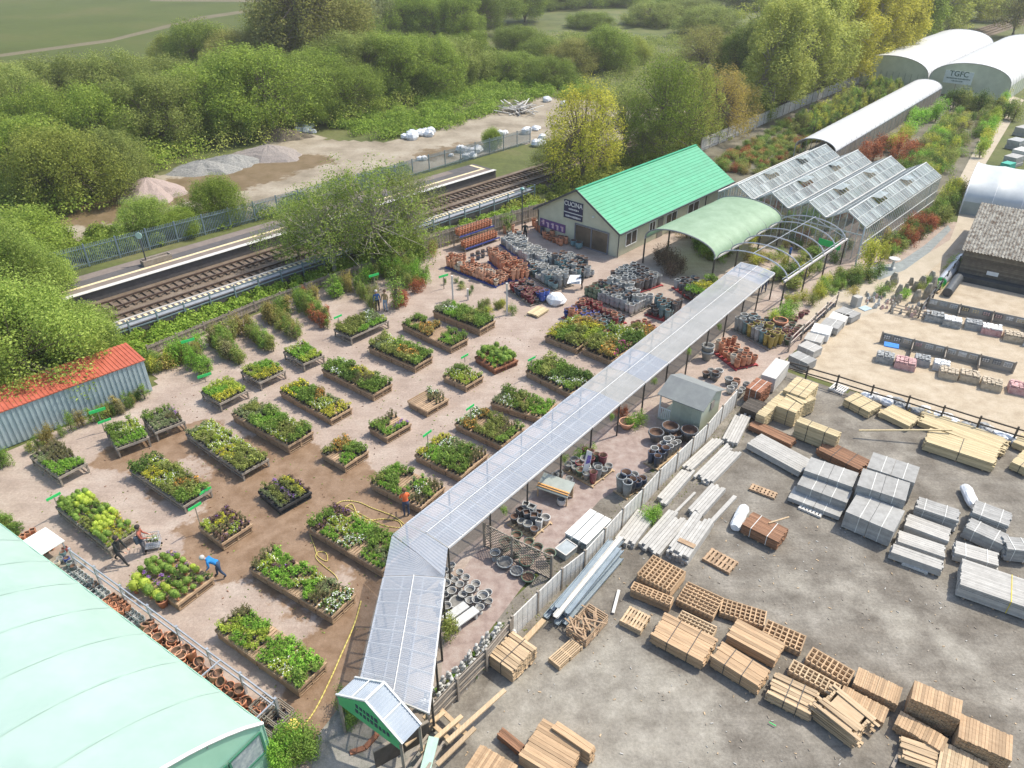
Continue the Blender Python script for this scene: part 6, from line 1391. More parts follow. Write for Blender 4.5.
K('panels',(894,532),(908,512),(845.5,511.5),1.15,conc,'front slab pack of the stepped concrete block',cat='slab pack',name='slab_pack',bw=1.1,bh=.16,straps=(.25,.7),sm=strapm)
for k, (c_, r_, l_) in enumerate([((958,521),(964,511),(916,507)), ((948,541),(955,530),(905,525)), ((944,557),(950,547),(897,541)), ((942,570),(947,562),(891,552))]):
    K('posts',c_,r_,l_,.55 if k else .9,conc_l if k else conc,['grey topped slab and post pack at the back right of the big concrete block','second row of concrete posts right of the big block','third row of concrete posts right of the big block','front row of concrete posts before the long pale pallet'][k],cat='post bundle',name='post_bundle',bw=.16,bh=.14,straps=() if k else (.3,.8),jit=.06,sm=strapm)
for k, (c_, r_, l_) in enumerate([((1009,526),(1015,514),(972,512)), ((1004,545),(1008,534),(965,527)), ((999,566),(1003,554),(955,553)), ((1035,552),(1042,540),(1009,549))]):
    K('posts',c_,r_,l_,[1.0,.8,.6,.9][k],conc if k != 2 else conc_l,['dark sided grey post pack beside the white wrapped bundle','second post pack down in the rightmost column','third post pack down in the rightmost column','post pack cut by the right edge'][k],cat='post bundle',name='post_bundle',bw=.16,bh=.14,straps=(.25,.75),jit=.05,sm=strapm)
K('posts',(1040,612),(1045,586),(960,584),.85,conc_l,'long low corrugated looking post pack at the right edge, alone in the yard',cat='post bundle',name='post_bundle',bw=.12,bh=.12,straps=(.35,),jit=.02,sm=M('yellow_strap', (.7,.55,.05)))
def bundle(px, py, ln, a, r, label):
    mb = MB(); n = 14; vs = []
    for i in range(9):
        x = -ln/2+ln*i/8; k = r*(.75 if i in (0,8) else 1)
        for j in range(n): th = 2*PI*j/n; vs.append((x, k*1.15*math.cos(th)+R.uniform(-.02,.02), r+k*math.sin(th)*.9+R.uniform(-.03,.03)))
    mb.add(vs, [(i*n+j, i*n+(j+1)%n, (i+1)*n+(j+1)%n, (i+1)*n+j) for i in range(8) for j in range(n)]+[tuple(range(n))[::-1], tuple(range(8*n,9*n))]); tag(mb.build('wrapped_bundle', film, loc=G(px,py), rz=math.radians(a)), label, 'wrapped bundle')
bundle(739,521,1.9,60,.27,'white film wrapped bundle beside the reddish brown pack'); bundle(968,500,1.7,78,.28,'white film wrapped bundle beside the rightmost post packs')
WP = 'whitish'
for (c_, r_, l_, z, lb) in [((634,549),(654,522),(616,540),.35,'wide pile of whitish concrete posts, nearest the fence bend'), ((660,558),(688,525),(636,549),.35,'whitish post pile with dark gaps, second from the fence bend'), ((688,565),(712,530),(666,555),.6,'tallest whitish post pile with a sawn timber bearer on top'),
    ((667,507),(693,477),(659,498),.35,'narrow whitish post pile lying against the white fence'), ((712,486),(741,456),(695,477),.3,'broad flat pile of whitish posts in the middle of the row'), ((692,473),(721,446),(684,467),.3,'narrow whitish posts between fence and the broad flat pile'),
    ((737,447),(750,421),(722,441),.35,'whitish post pile at the far end of the row near the dark timber'), ((702,519),(725,493),(687,513),.35,'short whitish post pile behind the tallest one')]:
    q = Rect(c_, r_, l_, z); u_ = (G(*r_,z)-G(*c_,z)); ln_ = u_.length; u_.normalize(); v2 = Vector((-u_.y, u_.x, 0)); wd_ = abs((G(*l_,z)-G(*c_,z)).dot(v2)); o_ = G(*c_); t = thing('post_pile', lb, 'post pile', o_, math.atan2(u_.y, u_.x))
    n_ = max(3, round(wd_/.17)); nl_ = max(1, round(z/.14))
    for k in range(nl_):
        mb = MB()
        for i in range(n_): j0, j1 = R.uniform(-.25,.12), R.uniform(-.3,.3); mb.beam((j0, wd_*(i+.5)/n_, z*(k+.5)/nl_), (ln_+j1, wd_*(i+.5)/n_, z*(k+.5)/nl_), wd_/n_*.9, z/nl_*.92)
        mb.build('post_layer', conc_l, t)
    if z > .5: mb = MB(); mb.beam((ln_*.25, .05, z+.03), (ln_*.25, wd_*.8, z+.03), .3, .05); mb.build('bearer', wood_pal, t)
loose(((707,527),(735,497)),.22,.2,conc_l,'single thick whitish beam right of the tallest post pile','concrete_beam',cat='beam')
loose(((672,516),(695,493)),.14,.14,conc_l,'single thin whitish post lying in the weeds','concrete_post',cat='post')
chan = M('blue_grey_channel', (.30,.36,.40), (.22,.27,.31), 2, .45, metal=.2)
# long grey steel bundle
t = thing('steel_channel_bundle', 'long bundle of grey steel channels and boards beside the white panel fence', 'steel bundle', G(585,588)); A_ = G(556,622)-t.location; B_ = G(618,552)-t.location; d = (B_-A_).normalized(); nrm = Vector((-d.y, d.x, 0))
for i, (o_, z, m_) in enumerate([(-.45,.15,chan), (-.15,.15,chan), (.15,.15,chan), (.45,.15,chan), (-.3,.42,chan), (.05,.42,chan), (.35,.4,chan), (-.1,.62,offw), (.15,.66,chan), (-.4,.62,chan)]):
    mb = MB(); s0, s1 = R.uniform(-.3,.3), R.uniform(-.5,.5); p, q2 = A_+nrm*o_+d*s0+Vector((0,0,z)), B_+nrm*(o_+(.2 if i > 6 else 0))+d*s1+Vector((0,0,z+.05))
    mb.beam(p, q2, .26, .04); mb.beam(p+nrm*.12+Vector((0,0,.06)), q2+nrm*.12+Vector((0,0,.06)), .03, .13); mb.beam(p-nrm*.12+Vector((0,0,.06)), q2-nrm*.12+Vector((0,0,.06)), .03, .13); mb.build('channel', m_, t)
# white tanks on the paving, roof stand, feather flag
q = Rect((587,545),(612,520),(565,533),.55)
for k in range(3):
    t = thing('white_water_trough', ['left long white lidded trough on the block paving','middle long white lidded trough on the block paving','right long white lidded trough against the panel fence'][k], 'trough', q.at(q.a/2, q.b*(.85-.34*k)), q.rz); mb = MB(); mb.box((0,0,.28), (q.a-.05*k,.36,.5)); mb.build('body', M('pale_blue_white', (.66,.72,.74), (.58,.64,.66), 2, .4), t); mb = MB(); mb.box((0,0,.55), (q.a,.41,.04)); mb.build('lid', white, t); mb = MB(); mb.box((-q.a/2-.0,0,.28), (.03,.28,.36)); mb.build('open_end', M('inside_dark', (.2,.24,.24)), t)
mb = MB(); mb.box((0,0,.2), (.9,.7,.4)); o = tag(mb.build('small_tank', M('grey_tank', (.4,.44,.45), (.3,.34,.35), 3, .4), loc=G(566,553), rz=.8), 'square grey tank in front of the white lidded troughs', 'tank')
mb = MB(); mb.beam((-.45,-.36,.41), (.45,-.36,.41), .05, .05); mb.beam((-.45,.36,.41), (.45,.36,.41), .05, .05); mb.beam((-.45,-.36,.41), (-.45,.36,.41), .05, .05); mb.beam((.45,-.36,.41), (.45,.36,.41), .05, .05); mb.build('rim', offw, o)
t = thing('roof_display_stand', 'small pitched roof stand with grey and orange ridge samples next to the canopy', 'display stand', G(555,497), math.radians(-28)); mb = MB()
a = [(-.95,-.5,.72), (.95,-.5,.72), (.95,.5,1.05), (-.95,.5,1.05)]; mb.add(a+[(p[0],p[1],p[2]-.06) for p in a], [(0,1,2,3),(7,6,5,4),(0,4,5,1),(1,5,6,2),(2,6,7,3),(3,7,4,0)]); mb.build('sloping_top', M('grey_green_slats', (.42,.45,.4), (.34,.37,.33), 3, .7), t)
mb = MB(); mb.beam((-.95,-.25,.84), (.95,-.25,.84), .1, .05); mb.beam((-.95,-.4,.8), (.95,-.4,.8), .06, .05); mb.build('orange_strips', M('orange_strip', (.65,.35,.12)), t)
for x in (-.88,.88):
    for y, z in ((-.4,.68), (.4,.95)): mb = MB(); mb.box((x,y,z/2), (.07,.07,z)); mb.build('leg', wood_tan, t)
mb = MB(); mb.box((0,.42,.45), (1.7,.03,.8)); mb.build('back_board', wood_tan, t)
t = thing('feather_flag', 'white and purple feather flag rising from the pots on the pallet', 'flag', G(581,479)); mb = MB(); mb.tube((0,0,0), (.25,0,2.1), .02); mb.build('pole', white, t)
mb = MB(); mb.prism([(.05,0,.5), (.24,0,2.1), (.55,0,1.95), (.5,0,1.3), (.38,0,.6)], (0,.02,0)); f_ = mb.build('flag_cloth', white, t); mb = MB(); mb.prism([(.2,-.01,1.1), (.3,-.01,1.75), (.5,-.01,1.7), (.45,-.01,1.2)], (0,.04,0)); mb.build('flag_print', M('purple_print', (.12,.08,.4), (.3,.25,.5), 8), f_)
# gravel yard: packs, display walls
SP = ['grey slab pack nearest the rail corner','second slab pack from the rail corner','third slab pack from the rail corner, pale topped','white topped slab pack in the middle of the pale rail fence','grey slab pack with a red tag beside the white topped one','sandy topped pack near the far end of the pale rail fence','dark grey slab pack at the far end of the pale rail fence']
for k, (c_, r_, l_, z, m_) in enumerate([((808,364),(812,357),(789,355),.7,conc),((814,352),(818,345),(798,345),.75,conc_l),((821,343),(825,336),(805,337),.7,conc_l),((829,335),(833,327),(812,328),.75,white),((838,329),(844,322),(822,322),.65,conc),((845,322),(850,315),(829,316),.6,offw),((852,318),(856,311),(834,311),.6,conc)]):
    K('panels', c_, r_, l_, z, m_, SP[k], cat='slab pack', name='slab_pack', bw=.45, bh=.12, straps=(.4,), sm=strapm)
bins = [M('bag_'+n, c, c2, 5, .7, isl=.2) for n, c, c2 in (('grey', (.42,.43,.42), (.2,.21,.21)), ('pink', (.6,.4,.38), (.4,.2,.2)), ('sand', (.55,.47,.35), (.35,.28,.2)), ('white', (.7,.69,.66), (.45,.44,.42)), ('slate', (.38,.39,.39), (.24,.25,.25)))]
def disp(pts, h, n, label):
    a, b = G(*pts[0]), G(*pts[1]); d = b-a; t = thing('sample_display_wall', label, 'display wall', a, math.atan2(d.y, d.x)); L_ = d.length
    mb = MB(); mb.box((L_/2,0,h/2), (L_,.05,h)); mb.build('back_panel', M('grey_panel', (.36,.34,.30), (.28,.265,.235), 2, .8), t)
    for i in range(n+1): mb = MB(); mb.box((L_*i/n,-.06,h/2+.05), (.1,.12,h+.1)); mb.build('post', wood_grey, t)
    for i in range(n):
        for j in range(3):
            x = L_*(i+.17+j*.32)/n; mb = MB(); mb.box((x,-.05,h*.66), (L_/n*.24,.04,h*.42)); tr = mb.build('sample_tray', R.choice([offw, GZ['char'], bins[0], bins[3]]), t)
            mb = MB()
            for kx in range(3):
                for kz in range(2): mb.box((x+(kx-1)*L_/n*.07,-.085,h*(.56+kz*.18)), (L_/n*.05,.03,h*.12))
            mb.build('sample_stones', R.choice(bins+[GZ['pink'], wood_yel]), tr)
    mb = MB()
    for i in range(1, n): mb.box((L_*i/n,-.75,.35), (.06,1.3,.7))
    mb.build('bay_divider', wood_grey, t); return t
disp(((880,342),(1012,373)),.85,4,'lower sample display wall in the middle of the gravel yard'); disp(((926,307),(1060,336)),.85,4,'upper sample display wall before the weathered barn')
def bag(px, py, s, m, label, h=.6):
    t = thing('filled_display_bin', label, 'display bin', G(px,py), math.radians(-27)); mb = MB(); n = 6
    mb.box((0,0,h/2-.05), (1.3*s,1.0*s,h-.1)); mb.build('bin_body', m, t); mb = MB()
    for i in range(5):
        for j in range(4): mb.box(((i-2)*.25*s+R.uniform(-.03,.03), (j-1.5)*.24*s, h-.06+R.uniform(0,.07)), (.22*s,.2*s,.1), R.uniform(-.3,.3))
    mb.build('stones', R.choice([m, white if m is not bins[2] else m, m]), t)
for (x, y, s, m_, lb) in [(933,320,1.0,bins[0],'grey sett bin at the left end of the upper display wall'),(951,325,1.0,bins[0],'second grey sett bin at the upper display wall'),(972,328,.9,bins[4],'dark sett shelf bin at the upper display wall'),(990,333,1.05,bins[1],'pink stone bin at the upper display wall'),(1012,340,1.0,bins[2],'sandy brown bin at the upper display wall'),(1032,345,1,bins[3],'white bin cut by the right edge at the upper display wall'),
    (884,361,.9,bins[0],'grey bin at the left end of the lower display wall'),(904,367,1.05,bins[1],'pinkish stacked bin second at the lower display wall'),(921,364,.8,bins[4],'dark shelf bin third at the lower display wall'),(940,369,.8,bins[3],'pale stone shelf bin in the lower display wall'),(947,377,.9,bins[2],'sandy sack bin standing before the lower display wall'),(968,380,.95,bins[2],'second sandy sack bin before the lower display wall'),(990,388,.95,bins[2],'third sandy bin with grey top before the lower display wall'),(1018,392,1,bins[1],'pink stone bin at the right edge of the lower display wall')]: bag(x, y, s, m_, lb)
mb = MB(); mb.box((0,0,.04), (1.0,.7,.08)); tag(mb.build('blue_cover', M('bright_blue', (.03,.22,.65), rough=.4), loc=G(889,353)+Vector((0,0,.62)), rz=-.45), 'bright blue cover on the left bin of the lower display wall', 'cover')
BR = 'white wrapped bag of stone in the row along the post and rail fence'
for i in range(15):
    x = 866+i*11.3; y = 397+i*3.5; m_ = [film, bins[3], film, bins[4], bins[0], bins[3]][i % 6]
    lb = {0:'clear wrapped',1:'whitish',3:'dark grey',4:'grey',5:'whitish'}.get(i % 6, 'clear wrapped')+' goods bag in the row along the post and rail fence'
    sack(x, y, .75, lb, lb, m_, 'goods bag', 'goods_bag')
# standing stones
SS = 'upright rough slate stone in the group beside the gravel path'; slate = M('rough_slate', (.42,.38,.30), (.24,.215,.17), 4, .9, bump=.5, obj=.2)
def stone_mesh(i, h, w_):
    r = random.Random(i); mb = MB(); n = 7; vs = []
    for k in range(5):
        t = k/4; s_ = w_*(1-.55*t**2)
        for j in range(n): a = 2*PI*j/n; vs.append((s_*math.cos(a)*r.uniform(.8,1.15), .6*s_*math.sin(a)*r.uniform(.8,1.15), h*t+(r.uniform(-.06,.06) if k else 0)))
    mb.add(vs, [(i_*n+j, i_*n+(j+1)%n, (i_+1)*n+(j+1)%n, (i_+1)*n+j) for i_ in range(4) for j in range(n)]+[tuple(range(4*n,5*n))]); me = bpy.data.meshes.new('stone'); me.from_pydata(mb.v, [], mb.f); me.materials.append(slate); me.update(); return me
SMs = [stone_mesh(i, 1.3, .3) for i in range(4)]; 
for (x, y, s) in [(886,290,1.0),(893,284,1.25),(898,296,1.2),(905,292,.9),(914,291,1.0),(915,302,1.3),(921,287,1.2),(926,298,1.5),(931,292,1.6),(930,283,1.3),(898,302,.8),(910,285,.8),(937,290,.9)]:
    place('standing_stone', R.choice(SMs), SS, SS, 'stone', G(x,y), R.random()*3, (s*1.1, s*1.1, s*.68), [slate])
SR = 'small rockery stone scattered around the standing stones'
for i in range(70):
    x = R.uniform(866,925); y = 300+(x-866)*.28+R.uniform(-9,7); s = R.uniform(.2,.5); place('rockery_stone', R.choice(SMs), SR, SR, 'stone', G(x,y), R.random()*3, (s*1.3,s*1.3,s*.7), [R.choice([slate, GZ['white'], GZ['grey'], GZ['pink']])])
t = thing('shrub_planter', 'grey square planter with a round bronze shrub at the start of the gravel yard', 'planter', G(855,306), .5); mb = MB(); mb.box((0,0,.45), (.6,.6,.9)); mb.build('box', conc_l, t); mb = MB(); mb.box((.3,-.75,.04), (.9,.7,.06)); mb.build('base_board', M('slate_blue_board', (.4,.5,.55)), t)
tree(851,303,1.1,.9,'shrub','bronze','round bronze shrub in the grey square planter',loc=G(851,303)+Vector((0,0,.6)))
def roll(a, b, r, m, label):
    p, q2 = G(*a), G(*b); c_ = (p+q2)/2; mb = MB(); mb.tube((p-c_)+Vector((0,0,r)), (q2-c_)+Vector((0,0,r)), r, n=14); tag(mb.build('material_roll', m, smooth=False, loc=c_), label, 'roll')
roll((940,286),(960,262),.42,steel,'pale grey roll with a green end lying beside the wire fence'); roll((946,297),(957,282),.4,dsteel,'darker roll in front of the pale grey roll'); roll((937,294),(956,268),.1,wood_tan,'thin tan pole between the two rolls')
mb = MB(); mb.tube((0,0,.42), (.03,.03,.42), .43, n=14); tag(mb.build('roll_end_cap', green_s, loc=G(939.5,287)), 'green end of the pale grey roll', 'end cap')
t = thing('bird_bath', 'pale stone bird bath at the glasshouse corner', 'bird bath', G(892,268)); mb = MB(); mb.lathe([(.25,0), (.12,.15), (.1,.7), (.3,.8), (.5,.95), (.46,.97), (.1,.9)], n=12); mb.build('basin', GZ['white'], t); mb = MB(); mb.lathe([(.34,0), (.3,.06)], n=12); mb.build('foot', GZ['white'], t)
mb = MB(); mb.box((0,0,1.4), (2.2,.06,.6)); mb.box((-.9,.0,.55), (.05,.05,1.1)); mb.box((.9,.0,.55), (.05,.05,1.1)); tag(mb.build('green_notice', green_s, loc=G(826,258), rz=.7-PI/2), 'bright green notice board in front of the glasshouse', 'sign')
for (x, y, w_, m_, lb) in [(1006,172,1.6,M('teal_box', (.05,.4,.3)),'teal green box behind the milky polytunnel'),(1012,165,2.2,conc,'grey block pile behind the milky polytunnel'),(1020,158,2.4,offw,'white wrapped pile at the right edge behind the milky polytunnel'),(1015,148,2.4,bins[4],'dark wrapped pile at the right edge beside the yellow hedge'),(1022,135,2.4,conc,'pale pile at the right edge near the far path')]:
    t = thing('stock_pile', lb, 'pile', G(x,y), .6); mb = MB(); 
    for k in range(3): mb.box((R.uniform(-.1,.1),R.uniform(-.1,.1),.2+.4*k), (w_,w_*.7,.38))
    mb.build('layers', m_, t)
# umbrella/parasol shapes, bags, troughs, signs in the yard
t = thing('closed_white_bag', 'crumpled white bag on the ground left of the blue and orange pots', 'bag', G(556,303)); mb = MB(); mb.lathe([(.7,0), (.85,.25), (.75,.6), (.4,.85), (.1,.9)], n=11)
for i, v in enumerate(mb.v): mb.v[i] = (v[0]+R.uniform(-.1,.1), v[1]+R.uniform(-.1,.1), max(0,v[2]+R.uniform(-.06,.06)))
mb.build('bag_film', film, t)
q = Rect((538,316),(549,308),(528,311),.25); K('cross',(538,316),(549,309),(529,311),.25,wood_yel,'small tan pallet left of the crumpled white bag',cat='pallet',name='small_pallet',bw=.15,bh=.12,straps=())
def pole_sign(px, py, h, label, rz=.65):
    t = thing('aisle_sign', label, 'sign', G(px,py), rz); mb = MB(); mb.box((0,0,h/2), (.05,.05,h)); mb.build('post', wood_grey, t); mb = MB(); mb.box((0,-.03,h+.05), (.95,.04,.2)); mb.build('sign_strip', green_s, t)
pole_sign(194,364,1.9,'green topped aisle sign among the climbers by the first planted rows'); pole_sign(206,382,.5,'low green strip sign at the front end of the climber row',.65); pole_sign(444,289,1.2,'green aisle sign left of the terracotta block'); pole_sign(105,432,1.6,'green aisle sign standing above the left twin bench table'); pole_sign(376,296,1.9,'green aisle sign left of the standing couple')
for (x, y, h, lb) in [(453,300,2.2,'pale timber post left of the two standing shrubs'),(507,315,2.8,'tall pale timber post in the shrub group above the clear aisle'),(468,300,1.0,'short pale timber stump by the terracotta block')]:
    t = thing('timber_post', lb, 'post', G(x,y)); mb = MB(); mb.box((0,0,h/2), (.14,.14,h)); mb.build('shaft', fpale, t); mb = MB(); mb.box((0,0,h+.02), (.18,.18,.04)); mb.build('cap', fpale, t)
# hose
hz = [(427,494.5),(398,505),(392,502),(382,511),(365,522),(352,520),(345,508),(353,501),(372,508),(386,509),(397,516),(391,522),(375,519),(392,524),(402,532)]
def hose(pts, label, mat, r=.028, z=.04, px=True):
    P = [G(*p, z) for p in pts]; S = []
    for i in range(len(P)-1):
        p0, p1, p2, p3 = P[max(0,i-1)], P[i], P[i+1], P[min(len(P)-1,i+2)]
        for k in range(6): t = k/6; S.append(.5*((2*p1)+(p2-p0)*t+(2*p0-5*p1+4*p2-p3)*t*t+(3*p1-p0-3*p2+p3)*t**3))
    S.append(P[-1]); mb = MB(); mb.path(S, r, 6); tag(mb.build('garden_hose', mat, smooth=True), label, 'hose')
yel = M('yellow_hose', (.62,.52,.16), (.55,.45,.13), 2, .5)
hose([(404,524),(395,517),(383,512),(372,508),(358,502),(343,501),(336,505),(343,508),(352,504),(358,515),(368,520),(384,519),(398,521),(402,527)], 'yellow garden hose looping on the wet ground behind the person in orange', yel)
hose([(402,528),(380,524),(345,505)], 'short yellow hose line running past the coiled loops', yel, .02)
hose([(309,532),(314,545),(318,556),(327,561),(326,553),(318,552),(316,558),(324,566),(334,574),(338,580)], 'yellow hose trailing past the corner of the table beside the coils', yel, .022)
hose([(361,601),(354,625),(341,655),(330,680),(315,710),(302,727),(294,733)], 'yellow hose running down from the second pallet table to the bottom left', yel, .035)
t = thing('yellow_bucket', 'small yellow round container at the end of the long hose', 'bucket', G(293,730)); mb = MB(); mb.lathe([(.2,0), (.3,.25), (.26,.4), (.1,.45)], n=12); mb.build('drum', M('yellow_plastic', (.8,.62,.15), rough=.4), t)
# loose racks by the bottom fence
t = thing('leaning_gate_frame', 'pale new timber frame lying over the boards below the grey board fence', 'timber frame', G(440,728)); mb = MB()
for a_, b_ in (((424,716),(452,742)),((437,706),(467,735)),((405,745),(444,712)),((420,752),(462,716)),((437,765),(475,728)),((447,742),(505,690))): zq = .35+.085*len(mb.f)/6; mb.beam(G(*a_,zq)-t.location, G(*b_,zq)-t.location, .18, .08)
mb.build('frame_bars', wood_tan, t)
t = thing('grey_panel_screen', 'dark grey board screen with a pale top rail below the porch', 'screen', G(402,748)); mb = MB(); a, b = G(376,768)-t.location, G(430,738)-t.location; mb.beam(a+Vector((0,0,.55)), b+Vector((0,0,.55)), .05, 1.1); mb.build('panel', wood_dark, t); mb = MB(); mb.beam(a+Vector((0,0,1.13)), b+Vector((0,0,1.13)), .12, .06); mb.build('top_rail', wood_grey, t)
RK = ['thin long grey rail leaning out from the dark board screen','second long grey rail below the first leaning one','third long grey rail close to the pale green sheet']
for k, (a_, b_) in enumerate((((398,775),(428,735)), ((408,778),(436,738)), ((420,780),(444,742)))): loose((a_, b_), .1, .08, wood_grey, RK[k], 'rail', .7, .5, 'rail')
mb = MB(); c_ = G(430,755,.6); mb.beam(G(424,775,.5)-c_, G(434,737,.9)-c_, .4, .03); tag(mb.build('green_sheet', M('pale_green_fibreglass', (.5,.7,.58)), loc=c_), 'pale green sheet leaning at the bottom edge below the fence', 'sheet')
t = thing('stone_kerb', 'curved brick kerb round the plant bed beneath the porch', 'kerb', G(365,730)); mb = MB(); P_ = [(350,753),(365,748),(376,736),(382,722)]; 
for a_, b_ in zip(P_[:-1], P_[1:]): mb.beam(G(*a_,.05)-t.location, G(*b_,.05)-t.location, .2, .1)
mb.build('bricks', wood_red, t)
def scraps(name, label, pts, n, mats, lo, hi):
    P = [G(*p) for p in pts]; x0, x1 = min(p.x for p in P), max(p.x for p in P); y0, y1 = min(p.y for p in P), max(p.y for p in P); mb = MB(); k = 0
    while k < n:
        x, y = R.uniform(x0, x1), R.uniform(y0, y1)
        if not inpoly(x, y, P): continue
        k += 1; mb.mi = R.randrange(len(mats)); l = R.uniform(lo, hi); mb.box((x, y, .028), (l, R.uniform(.015,.05), .02), R.uniform(0,3.1))
    tag(mb.build(name, mats), label, 'litter', kind='stuff')
scraps('wood_scraps', 'small wood splinters and scraps littering the timber yard ground', [(600,560), (740,500), (1024,560), (1024,768), (450,768), (540,650)], 420, [wood_tan, wood_grey, conc_l], .03, .14)
scraps('plant_litter', 'bits of leaf and compost litter on the plant yard ground', [(20,480), (300,320), (520,310), (600,380), (380,620), (300,740), (100,600)], 900, [mud, LF['olive'], wood_brn, LF['green']], .03, .12)
# ---------------------------------------------------------------- people
skinm = M('skin', (.55,.33,.24), rough=.6); hairm = {k: M('hair_'+k, c, rough=.7) for k, c in dict(dark=(.04,.03,.025), grey=(.5,.48,.45), brown=(.16,.09,.05)).items()}
cloth = lambda n, c: M('cloth_'+n, c, rough=.85)
def person(px, py, face, top, trous, hair, label, lean=0.0, step=0.0, arms='down', hat=None, scale=1.08):
    """face: azimuth the person looks; lean: forward bend in radians"""
    t = thing('person', label, 'person', G(px,py), math.radians(-face)); t.scale = (scale,)*3   # local +y = facing
    V = []; E = []; Rr = []; T = []
    def add(p, r, par, ty):
        V.append(Vector(p)); Rr.append(r); T.append(ty)
        if par is not None: E.append((par, len(V)-1))
        return len(V)-1
    cl, sl2 = math.cos(lean), math.sin(lean)
    def up(x, y, z): h = z-.92; return (x, y*cl+h*sl2, .92+h*cl-y*sl2)
    pel = add((0,0,.92), .145, None, 't'); ab = add(up(0,.01,1.1), .135, pel, 'c'); ch = add(up(0,0,1.3), .155, ab, 'c'); nk = add(up(0,0,1.45), .07, ch, 'c'); n2 = add(up(0,.015,1.52), .055, nk, 's'); hd = add(up(0,.03,1.61), .10, n2, 's'); ht = add(up(0,.02,1.70), .085, hd, 's')
    add(up(0,.135,1.60), .018, hd, 's')                                                   # nose
    for s_ in (-1,1):
        add(up(s_*.105,.02,1.6), .02, hd, 's')                                            # ear
        hp_ = add((s_*.1,0,.86), .105, pel, 't'); kn = add((s_*.11, .06+step*s_*.2, .48), .07, hp_, 't'); an = add((s_*.11, step*s_*.42-.02, .1+(.06 if step*s_ < 0 else 0)), .045, kn, 't'); ft = add((s_*.12, step*s_*.42+.12, .045+(.02 if step*s_ < 0 else 0)), .045, an, 'b')
        sh_ = add(up(s_*.19,0,1.38), .068, ch, 'c')
        if arms == 'down': el_, wr = up(s_*.25,.0-step*s_*.12,1.13), up(s_*.26,.1-step*s_*.2,.9)
        elif arms == 'reach': el_, wr = up(s_*.22,.2,1.2), up(s_*.16,.45,1.2)
        elif arms == 'work': el_ = up(s_*.22,.18,1.12); wr = (s_*.14, el_[1]+.22, max(.6, el_[2]-.16))
        else: el_, wr = up(s_*.23,.1,1.12), up(s_*.15,.34,1.06)
        e_ = add(el_, .05, sh_, 'c'); w_ = add(wr, .032, e_, 'c'); d_ = (Vector(wr)-Vector(el_)).normalized(); palm = Vector(wr)+d_*.07; pi_ = add(palm, .034, w_, 's'); sd2 = d_.cross(Vector((0,0,1))).normalized() if abs(d_.z) < .95 else Vector((0,1,0))
        for k in range(4): off = sd2*(.027*(k-1.5)); b_ = add(palm+off+d_*.045, .011, pi_, 's'); add(palm+off+d_*(.085+.008*(1.5-abs(k-1.5)))+Vector((0,0,-.012)), .009, b_, 's')
        th_ = add(palm+sd2*.045*s_+d_*.01, .012, pi_, 's'); add(palm+sd2*.06*s_+d_*.045, .01, th_, 's')
    me = bpy.data.meshes.new('body'); me.from_pydata(V, E, []); o = bpy.data.objects.new('body_src', me); C.objects.link(o)
    sk = o.modifiers.new('s', 'SKIN'); sk.use_smooth_shade = True
    if not me.skin_vertices: bpy.context.view_layer.objects.active = o; me.attributes
    for i, sv in enumerate(me.skin_vertices[0].data): sv.radius = (Rr[i], Rr[i]*(.78 if T[i] == 'c' and Rr[i] > .1 else 1)); sv.use_root = i == 0
    o.modifiers.new('d', 'SUBSURF').levels = 1; o.modifiers['d'].render_levels = 1
    bpy.context.view_layer.update(); m2 = bpy.data.meshes.new_from_object(o.evaluated_get(bpy.context.evaluated_depsgraph_get())); bpy.data.objects.remove(o)
    ms = [skinm, top, trous, cloth('shoe', (.05,.045,.04))]; m2.materials.clear(); [m2.materials.append(m) for m in ms]; cd = {'s':0, 'c':1, 't':2, 'b':3}
    for p in m2.polygons:
        c_ = p.center; bd, bt_ = 9, 's'
        for a_, b_ in E:
            A2, B2 = V[a_], V[b_]; ab2 = B2-A2; tt_ = max(0, min(1, (c_-A2).dot(ab2)/max(1e-6, ab2.length_squared))); dd_ = (c_-(A2+ab2*tt_)).length-(Rr[a_]*(1-tt_)+Rr[b_]*tt_)
            if dd_ < bd: bd = dd_; bt_ = T[b_] if tt_ > .25 else T[a_]
        p.material_index = cd[bt_]; p.use_smooth = True
    bo = bpy.data.objects.new('body', m2); C.objects.link(bo); bo.parent = t
    mb = MB(); hc = Vector(up(0,.0,1.665)); mb.lathe([(.118,-.06), (.125,.0), (.11,.06), (.06,.105), (.01,.118)], hc-Vector((0,.012,0)), 12); mb.build('hair' if hat is None else 'hat', hairm[hair] if hat is None else hat, t, smooth=True)
    mb = MB()
    for s_ in (-1,1): e = Vector(up(s_*.035,.122,1.625)); mb.box(e, (.022,.012,.014))
    mb.box(up(0,.122,1.565), (.05,.01,.012)); mb.build('face_features', M('face_dark', (.15,.06,.05)), t)
    return t
person(122,563,100,cloth('black',(.025,.028,.03)),cloth('black2',(.03,.03,.035)),'dark','person in black clothes striding beside the lime topiary table',lean=.25,step=.9,arms='work')
person(145,553,75,cloth('rust',(.38,.12,.08)),cloth('grey',(.12,.12,.14)),'dark','person in a rust red top with a dark bag pushing a trolley of plants',lean=.1,arms='push')
person(222,577,-100,cloth('blue',(.02,.22,.55)),cloth('navyt',(.05,.08,.14)),'grey','person in a bright blue jacket bending over the plants',lean=.95,step=.5,arms='reach')
person(407,516,-20,cloth('orange',(.85,.18,.06)),cloth('navy2',(.06,.08,.14)),'brown','person in a bright orange top and dark trousers watering with the yellow hose',lean=.15,arms='work')
person(378,311,160,cloth('royal',(.03,.11,.33)),cloth('dkt',(.03,.03,.045)),'grey','person in a dark blue jacket, left one of the standing couple')
